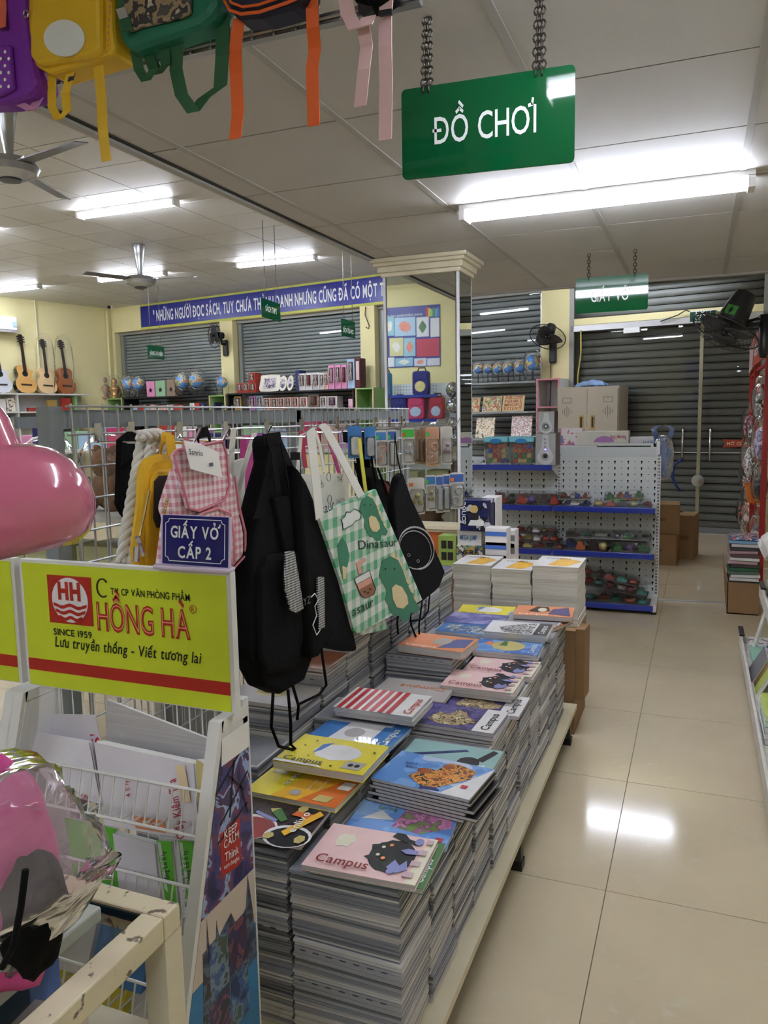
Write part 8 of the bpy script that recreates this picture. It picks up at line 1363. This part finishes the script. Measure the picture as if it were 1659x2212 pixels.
leaf('slim tan pad beside the test paper', (432, 1815), (446, 1818), (440, 1650), (424, 1640), 1.10, 1.15, 0.025, 'nb_gold')
leaf('lime green folder standing in the second basket', (165, 1930), (268, 1965), (250, 1790), (140, 1765), 1.07, 1.12, 0.012, 'folder_green', name='paper_folder', cat='folder', decals=[('p', 'sleeve', el(0.62, 0.5, 0.26, 0.3, 14, 0.08)), ('p', 'nb_brown', [(0.8, 0.6), (0.95, 0.5), (0.92, 0.42), (0.82, 0.5)]), ('p', 'nb_brown', [(0.84, 0.25), (0.97, 0.3), (0.97, 0.2)]), ('t', 'nb_brown', '10', 0.62, 0.86, 0.018, 'h', 0.014)])
leaf('white ruled paper pad in the second basket', (262, 1960), (350, 1985), (334, 1823), (244, 1800), 1.065, 1.11, 0.02, 'sleeve', n=4)
for i, (x, lb) in enumerate(((338, 'green-edged notebook labelled đồng kẻ ô ly nearest the ruled paper'), (385, 'green-edged notebook labelled đồng kẻ ô ly at the right end'))):
    leaf(lb, (x + 24, 1975), (x + 48, 1982), (x + 32, 1818), (x, 1815), 1.065, 1.11, 0.022, 'folder_green', name='paper_folder', cat='folder', n=3, decals=[('p', 'sleeve', [(0.12, 0.35), (0.8, 0.25), (0.98, 0.5), (0.98, 0.98), (0.1, 0.98)]), ('t', 'nb_black', 'Đồng kẻ ô ly', 0.75, 0.45, 0.014, 'v', 0.055), ('t', 'folder_green', '15 tờ', 0.45, 0.6, 0.012, 'v', 0.025)])
leaf('pale blue checked pad low in the second basket', (200, 1960), (320, 1990), (300, 1930), (212, 1905), 1.02, 1.06, 0.01, 'nb_sky')
for i, (x0, x1, z, m) in enumerate(((-1.2, -1.05, 0.472, 'sleeve'), (-1.04, -0.92, 0.472, 'nb_blue'), (-0.91, -0.80, 0.472, 'box_white'), (-1.2, -1.0, 0.302, 'nb_yellow'), (-0.98, -0.82, 0.302, 'sleeve'))):
    o = MB().obox(((x0 + x1) / 2, 1.09, z + 0.07), ((x1 - x0) / 2, 0, 0), (0, 0.012, 0.0), (0, 0.03, 0.065)).obj('paper_pad', m); tag(o, ('white', 'blue', 'pale', 'yellow', 'grey white')[i] + ' pad in the ' + ('third' if i < 3 else 'lowest') + ' basket of the display rack', 'paper pad', 'paper goods in the display rack')

# ================================================================ GLASS CASE AT THE LOWER LEFT
CZ, CX, CY = 0.85, -0.655, 0.835
gc = thing('glass_case', 'worn cream framed glass counter case at the lower left', 'display case', (-1.0, 0.5, 0))
def worn():
    m = mat('cream_worn', (222, 210, 178), 0.55, var=0.06, ns=8); nt = m.node_tree; b = nt.nodes['Principled BSDF']; src = b.inputs['Base Color'].links[0].from_socket; tc = nt.nodes['Texture Coordinate']
    n = nt.nodes.new('ShaderNodeTexNoise'); n.inputs['Scale'].default_value = 38; n.inputs['Detail'].default_value = 5; r = nt.nodes.new('ShaderNodeValToRGB'); r.color_ramp.elements[0].position = 0.62; r.color_ramp.elements[1].position = 0.66
    mx = nt.nodes.new('ShaderNodeMix'); mx.data_type = 'RGBA'; mx.inputs['B'].default_value = lin((112, 100, 84)) + (1,); nt.links.new(tc.outputs['Object'], n.inputs['Vector']); nt.links.new(n.outputs['Fac'], r.inputs['Fac']); nt.links.new(r.outputs['Color'], mx.inputs['Factor']); nt.links.new(src, mx.inputs['A']); nt.links.new(mx.outputs['Result'], b.inputs['Base Color'])
worn(); mat('cream_clean', (216, 208, 182), 0.5, var=0.05)
fw = 0.036
MB().box(-1.65, CX, CY - fw, CY, CZ - 0.036, CZ).obj('top_rail', 'cream_worn', gc, bev=0.003); MB().box(CX - fw, CX, -0.1, CY - fw, CZ - 0.036, CZ).obj('top_rail', 'cream_worn', gc, bev=0.003); MB().box(-1.65, -1.65 + fw, -0.1, CY - fw, CZ - 0.036, CZ).obj('top_rail', 'cream_worn', gc); MB().box(-1.65, CX, -0.136, -0.1, CZ - 0.036, CZ).obj('top_rail', 'cream_worn', gc)
for x in (-1.632, CX - fw / 2):
    for y in (CY - fw / 2, -0.118): MB().box(x - fw / 2, x + fw / 2, y - fw / 2, y + fw / 2, 0, CZ - 0.036).obj('corner_post', 'cream_clean', gc)
MB().box(CX - fw + 0.006, CX - 0.006, -0.1, CY - fw, 0.40, 0.43).obj('side_rail', 'cream_clean', gc)
MB().prism([(-1.61, -0.1), (CX - fw, -0.1), (CX - fw, CY - fw), (-1.61, CY - fw)], (0, 0, CZ - 0.009), (1, 0, 0), (0, 1, 0), 0).obj('glass_top', 'glass', gc); MB().box(CX - fw - 0.003, CX - fw, -0.1, CY - fw, CZ - 0.016, CZ - 0.004).obj('glass_edge', mat('glass_edge', (16, 40, 40), 0.2), gc); MB().box(-1.61, CX - fw, CY - fw - 0.003, CY - fw, CZ - 0.016, CZ - 0.004).obj('glass_edge', 'glass_edge', gc)
MB().box(-1.62, CX - 0.02, -0.1, CY - 0.02, 0.66, 0.672).obj('inner_shelf', 'cream_clean', gc); MB().box(-1.62, CX - 0.02, -0.1, CY - 0.02, 0.08, 0.1).obj('inner_shelf', 'cream_clean', gc)
for k, y in enumerate((0.62, 0.52)): MB().tube([V((CX + 0.0003, y + 0.016 * math.cos(R(a)), 0.80 + 0.012 * math.sin(R(a)))) for a in range(-30, 190, 20)], 0.0016, 4).obj('red_scrawl', 'arrow_red', gc)
tag(MB().obox((-0.742, 0.48, CZ + 0.011), (0.0, 0.285, 0.0), (0.013, 0, 0), (0, 0, 0.0105)).obj('metal_bar', mat('bar_gray', (176, 182, 174), 0.5), bev=0.003), 'pale grey bar lying across the glass counter case', 'bar')
for lb, x, y, z, sx_, sy_, sz_, m in (('blue and white pen box inside the glass case', -0.83, 0.72, 0.673, 0.035, 0.03, 0.06, 'card_blue_stripe'), ('white box inside the glass case', -0.74, 0.66, 0.673, 0.04, 0.04, 0.05, 'box_white'), ('yellow tagged packet inside the glass case', -0.86, 0.6, 0.673, 0.02, 0.03, 0.06, 'nb_yellow'), ('white carton at the left inside the glass case', -0.95, 0.6, 0.673, 0.05, 0.08, 0.03, 'paper_white'), ('silver stapler box inside the glass case', -0.87, 0.5, 0.673, 0.04, 0.04, 0.03, 'speaker_silver'), ('red and white packet inside the glass case', -0.72, 0.55, 0.673, 0.03, 0.03, 0.035, 'sleeve'), ('printed carton near the viewer inside the glass case', -0.8, 0.44, 0.673, 0.05, 0.05, 0.045, 'tablet_print_a')):
    tag(MB().obox((x, y, z + sz_), (sx_, 0.004, 0), (-0.004, sy_, 0), (0, 0, sz_)).obj('case_packet', m, bev=0.002), lb, 'packet', 'packets inside the glass case')
# bagged pink toy on the case
def bump3(c, rx, ry, rz, seed, amp, fr=2.0, nu=14, nv=24):
    def fn(s, q):
        th = 2 * math.pi * q; ph = math.pi * s; d = V((math.cos(th) * math.sin(ph), math.sin(th) * math.sin(ph), -math.cos(ph))); f = 1 + amp * mnoise.noise(d * fr + V((seed, 0, 0)))
        return V(c) + V((d.x * rx * f, d.y * ry * f, d.z * rz * f))
    return MB().surf(fn, nu, nv)
YP = 0.62; c = AY(20, 1900, YP); pb = thing('bagged_backpack', 'pink and black backpack in a crumpled clear bag on the glass case', 'backpack', (c.x, YP, CZ), BG)
rz = c.z - CZ - 0.004
bump3((c.x - 0.02, YP, c.z - 0.0), 0.078, 0.06, rz * 1.0, 3.0, 0.18).obj('pink_body', mat('hot_pink', (206, 74, 140), 0.5, var=0.12, ns=10), pb, smooth=True)
c4 = AY(105, 1950, YP); bump3((c4.x, YP - 0.02, c4.z), 0.028, 0.04, 0.07, 8.0, 0.2).obj('black_panel', 'black_cloth', pb, smooth=True)
MB().tube([AY(x, y, 0.53) for x, y in ((55, 1880), (45, 1960), (30, 2040), (5, 2090))], 0.0035, 6).obj('piping', 'black_cloth', pb, smooth=True)
clear('bag_clear', (250, 244, 247), 0.02, 0.14, ior=1.22, bump=0.5, bs=12, haze=0.20, hazec=(222, 210, 214))
def bagfn(s, q):
    ol = [(-60, 2110), (60, 2085), (150, 2010), (215, 1905), (165, 1790), (120, 1700), (60, 1652), (-60, 1640)]
    i = min(6, int(s * 7)); f = s * 7 - i; x = ol[i][0] * (1 - f) + ol[i + 1][0] * f; y = ol[i][1] * (1 - f) + ol[i + 1][1] * f
    a = (q - 0.5) * math.pi; k = math.cos(a); xm_, ym_ = -60 + (x + 60) * k, 1880 + (y - 1880) * (0.25 + 0.75 * k); p = AY(xm_, ym_, YP); nz = 0.018 * mnoise.noise(V((s * 9, q * 7, 2.2))) + 0.009 * mnoise.noise(V((s * 23, q * 19, 5)))
    return V((p.x, YP + math.sin(a) * 0.085 + nz, max(p.z, CZ + 0.003) + nz * 0.4))
MB().surf(bagfn, 34, 30).obj('clear_bag', 'bag_clear', pb, smooth=True)
tl = MB()
def tailfn(s, q):
    x = 175 + 78 * s; wd = 34 - 22 * math.sin(s * 2.4) + 26 * s * s; y = 1888 + (q - 0.5) * 2 * wd; p = AY(x, y - 26 * s, YP); return V((p.x, YP + 0.008 * math.sin(q * 9 + s * 4), p.z))
tl.surf(tailfn, 10, 14).obj('bag_tail', 'bag_clear', pb, smooth=True)
# pink desk lamp
lm = thing('desk_lamp', 'glossy pink desk lamp head at the left picture edge', 'lamp', AY(-140, 1640, 0.56)); mat('lamp_pink', (206, 108, 138), 0.12, coat=1.0, var=0.02)
YL = 0.56; cc = AY(8, 1086, YL); kx = (cc - CAM).dot(_f) / FPX
ax = (AY(30, 1180, YL) - AY(-14, 992, YL)).normalized()
r1 = 186 * kx
prof = [(r1 * 0.28, -r1 * 0.63), (r1 * 0.48, -r1 * 0.60), (r1 * 0.68, -r1 * 0.50), (r1 * 0.86, -r1 * 0.32), (r1 * 0.97, -r1 * 0.08), (r1 * 1.0, r1 * 0.12), (r1 * 0.96, r1 * 0.34), (r1 * 0.85, r1 * 0.52), (r1 * 0.68, r1 * 0.64), (r1 * 0.62, r1 * 0.62), (r1 * 0.80, r1 * 0.48), (r1 * 0.92, r1 * 0.1)]
MB().lathe(prof, cc, ax, 40, cap=False).obj('lamp_shade', 'lamp_pink', lm, smooth=True)
tp = cc - ax * r1 * 0.60; MB().tube([tp + ax * 0.012, tp - ax * 0.012 + V((-0.012, 0, 0.002)), tp - ax * 0.05 + V((-0.045, 0, 0.01))], [r1 * 0.36, r1 * 0.40, r1 * 0.40], 24).obj('socket_sleeve', 'lamp_pink', lm, smooth='a')
e0 = tp - ax * 0.075 + V((-0.045, 0, 0.01)); MB().tube([e0, e0 + V((-0.06, 0.02, 0.02)), e0 + V((-0.13, 0.05, -0.05)), V((e0.x - 0.16, 0.62, 1.1)), V((e0.x - 0.16, 0.62, CZ + 0.01))], 0.009, 10).obj('gooseneck', 'chrome', lm, smooth=True)
MB().lathe([(0.07, 0), (0.07, 0.008), (0.05, 0.018), (0.01, 0.02)], (e0.x - 0.16, 0.62, CZ + 0.001), n=24).obj('lamp_base', 'lamp_pink', lm, smooth='a')
MB().ball(cc + ax * r1 * 0.1, r1 * 0.35, 12).obj('bulb', 'white_paint', lm, smooth=True)

# ================================================================ BACKPACKS HANGING ABOVE
YM = 1.42
um = thing('hanging_grid', 'steel grid hung below the ceiling carrying children backpacks', 'rack', (-0.95, YM, 2.25)); zb_ = AY(472, 92, YM).z; xa, xb = -1.6, AY(905, 12, YM).x
for k in range(3): MB().tube([(xa, YM, zb_ + k * 0.055 + (0.0 if k else 0)), (xb, YM, zb_ + k * 0.055)], 0.003, 5).obj('cross_wire', 'mesh_wire', um)
MB().box(xa, xb, YM + 0.004, YM + 0.022, zb_ - 0.008, zb_ + 0.010).obj('bottom_rail', 'steel', um)
w = MB().cyl((xa, YM, zb_ - 0.008), (xa, YM, ZR - 0.002), 0.0025, n=5).obj('upright_wire', 'mesh_wire', um)
for k in range(1, int((xb - xa) / 0.048)): copy_part(w, um, (k * 0.048, 0, 0))
for x in (xa + 0.02, xb - 0.02): MB().cyl((x, YM + 0.013, zb_), (x, YM + 0.013, ZR - 0.001), 0.005, n=6).obj('hanger_rod', 'steel', um)
YK = 1.33
UG = 'children backpacks on the hanging grid'
def KP(x, y, Y=YK): return AY(x, y, Y)
def kpanel(t, pts, Y, th, m, name, bev=0.0): 
    P = [KP(x, y, Y) for x, y in pts]; return MB().poly3(P, (0, 1, 0), th).obj(name, m, t, bev=bev)
def kstrap(t, pts, m, w_=0.013, Y=YK + 0.03, name='strap', wv=None):
    P = [KP(x, y, Y + (0.008 * math.sin(i * 1.9))) for i, (x, y) in enumerate(pts)]; return MB().ribbon(P, wv or V((w_, 0, 0)), 0.001).obj(name, m, t)
mat('k_yellow', (230, 186, 36), 0.55, var=0.05, bump=0.1, bs=90); mat('k_purple', (128, 44, 170), 0.65, var=0.08); mat('k_green', (30, 116, 90), 0.6, var=0.08); mat('k_green_web', (44, 96, 62), 0.7); mat('k_orange', (232, 104, 40), 0.6); mat('k_rose', (226, 190, 190), 0.65); mat('k_navy', (24, 28, 56), 0.6); mat('k_mauve', (214, 150, 190), 0.6); mat('k_peach', (240, 120, 90), 0.6)
def above(x, y0=-60): return (x, y0)
t = thing('purple_backpack', 'purple dotted childrens backpack at the top left corner', 'backpack', KP(40, 210), UG)
kpanel(t, [(-60, -80), (50, -80), (58, 60), (72, 150), (82, 180), (60, 205), (0, 222), (-60, 225)], YK, 0.07, 'k_purple', 'body', 0.015); kpanel(t, [(-60, 100), (20, 95), (28, 190), (0, 205), (-60, 210)], YK - 0.012, 0.012, 'k_purple', 'front_pocket', 0.005)
m = MB()
for i in range(4):
    for j in range(6): m.lathe([(0.0036, 0), (0.0036, 0.0006)], KP(-40 + i * 17 + (j % 2) * 8, 112 + j * 15, YK - 0.0128), (0, -1, 0), 8)
stuff(m.obj('white_dots', 'sign_white', t)); kstrap(t, [(95, 150), (90, 200), (70, 238), (45, 225), (48, 212)], 'k_mauve'); kstrap(t, [(0, -60), (4, 20), (2, 60)], 'k_peach', Y=YK - 0.01)
t = thing('yellow_kids_backpack', 'yellow childrens backpack with white oval patch near the top left', 'backpack', KP(150, 155), UG)
kpanel(t, [(62, -80), (240, -80), (243, 60), (248, 100), (242, 118), (105, 160), (70, 140), (58, 125), (56, 60)], YK + 0.01, 0.07, 'k_yellow', 'body', 0.014); kpanel(t, [(64, -80), (214, -80), (216, 100), (205, 118), (80, 140), (62, 122)], YK - 0.008, 0.03, 'k_yellow', 'front_pocket', 0.012)
kpanel(t, el(138, 82, 44, 40, 20), YK - 0.012, 0.003, 'sign_white', 'white_patch')
m = MB()
for i in range(2):
    for j in range(9): m.lathe([(0.0026, 0), (0.0026, 0.0006)], KP(226 + i * 12 - j, -6 + j * 14 + i * 6, YK + 0.0092), (0, -1, 0), 6)
stuff(m.obj('pale_dots', 'hh_pink', t))
kstrap(t, [(112, 158), (112, 230), (126, 258), (145, 240), (142, 200), (152, 158)], 'k_yellow', 0.011); kstrap(t, [(213, 142), (219, 210), (222, 280), (230, 348)], 'k_yellow', 0.012); kpanel(t, [(150, 156), (162, 150), (156, 172), (146, 176)], YK + 0.03, 0.004, 'black_plastic', 'strap_buckle'); 
MB().tube([KP(56 + 5 * math.cos(k), 30 + 8 * math.sin(k), YK) for k in [i * math.pi / 4 for i in range(8)]], 0.0015, 5, closed=True).obj('side_ring', 'chrome', t)
t = thing('green_kids_backpack', 'green childrens backpack with printed photo pocket and hanging webbing', 'backpack', KP(360, 100), UG)
kpanel(t, [(246, -80), (470, -80), (470, 10), (455, 35), (430, 55), (275, 108), (256, 85), (248, 40)], YK + 0.015, 0.07, 'k_green', 'body', 0.016); kpanel(t, [(262, -80), (412, -80), (408, 26), (390, 36), (300, 58), (278, 66), (268, 40)], YK + 0.002, 0.012, ramp_mat('pocket_photo', [(86, 82, 80), (160, 140, 110), (60, 58, 60), (190, 180, 160)], 22, 0.35, detail=5), 'photo_pocket', 0.004)
kpanel(t, [(250, 20), (270, 14), (276, 36), (258, 42)], YK + 0.0, 0.006, 'alu', 'buckle'); kstrap(t, [(264, -60), (266, 20), (276, 66)], 'k_green_web', 0.012, YK + 0.0)
kstrap(t, [(292, 106), (300, 150), (315, 174), (332, 150), (318, 112)], 'k_green_web', 0.012, YK + 0.05); kstrap(t, [(322, 104), (340, 160), (358, 140), (355, 92)], 'k_green_web', 0.012, YK + 0.055); kstrap(t, [(384, 82), (380, 150), (392, 205), (418, 242), (440, 212), (476, 186), (480, 120), (482, 40), (470, 0)], 'k_green_web', 0.015, YK + 0.05)
t = thing('navy_kids_backpack', 'navy childrens backpack with orange piping and long orange straps', 'backpack', KP(570, 40), UG)
kpanel(t, [(482, -80), (662, -80), (662, -20), (640, 10), (560, 34), (510, 36), (490, 22)], YK + 0.015, 0.07, 'k_navy', 'body', 0.014); MB().tube([KP(x, y, YK + 0.01) for x, y in ((484, 0), (496, 22), (520, 30), (560, 26), (620, 6), (660, -12))], 0.003, 6).obj('piping', 'k_orange', t, smooth=True); MB().tube([KP(x, y, YK + 0.005) for x, y in ((484, -20), (500, 6), (524, 15), (560, 10), (600, -4), (640, -30))], 0.0025, 6).obj('piping', 'k_orange', t, smooth=True)
kstrap(t, [(516, 38), (508, 110), (510, 160), (514, 240), (508, 300)], 'k_orange', 0.0135, YK + 0.04); kstrap(t, [(672, -40), (676, 60), (680, 105), (674, 150), (678, 272)], 'k_orange', 0.0125, YK + 0.04)
t = thing('rose_straps_backpack', 'black childrens backpack with long pale pink straps', 'backpack', KP(790, 20), UG)
kpanel(t, [(735, -90), (850, -90), (848, -20), (800, 12), (760, 0)], YK + 0.03, 0.06, 'black_cloth', 'body', 0.014); kstrap(t, [(742, -30), (752, 30), (768, 62), (788, 56), (796, 36)], 'k_rose', 0.014, YK + 0.03); kstrap(t, [(785, 58), (792, 100), (786, 150), (778, 230)], 'k_rose', 0.012, YK + 0.045); kstrap(t, [(838, -40), (832, 40), (832, 100), (834, 180), (832, 302)], 'k_rose', 0.0125, YK + 0.045); kpanel(t, [(772, -10), (806, -12), (804, 22), (786, 36), (774, 28)], YK + 0.04, 0.01, 'black_plastic', 'plastic_buckle'); kpanel(t, [(818, 22), (846, 18), (846, 30), (818, 34)], YK + 0.035, 0.006, 'black_plastic', 'ladder_lock')
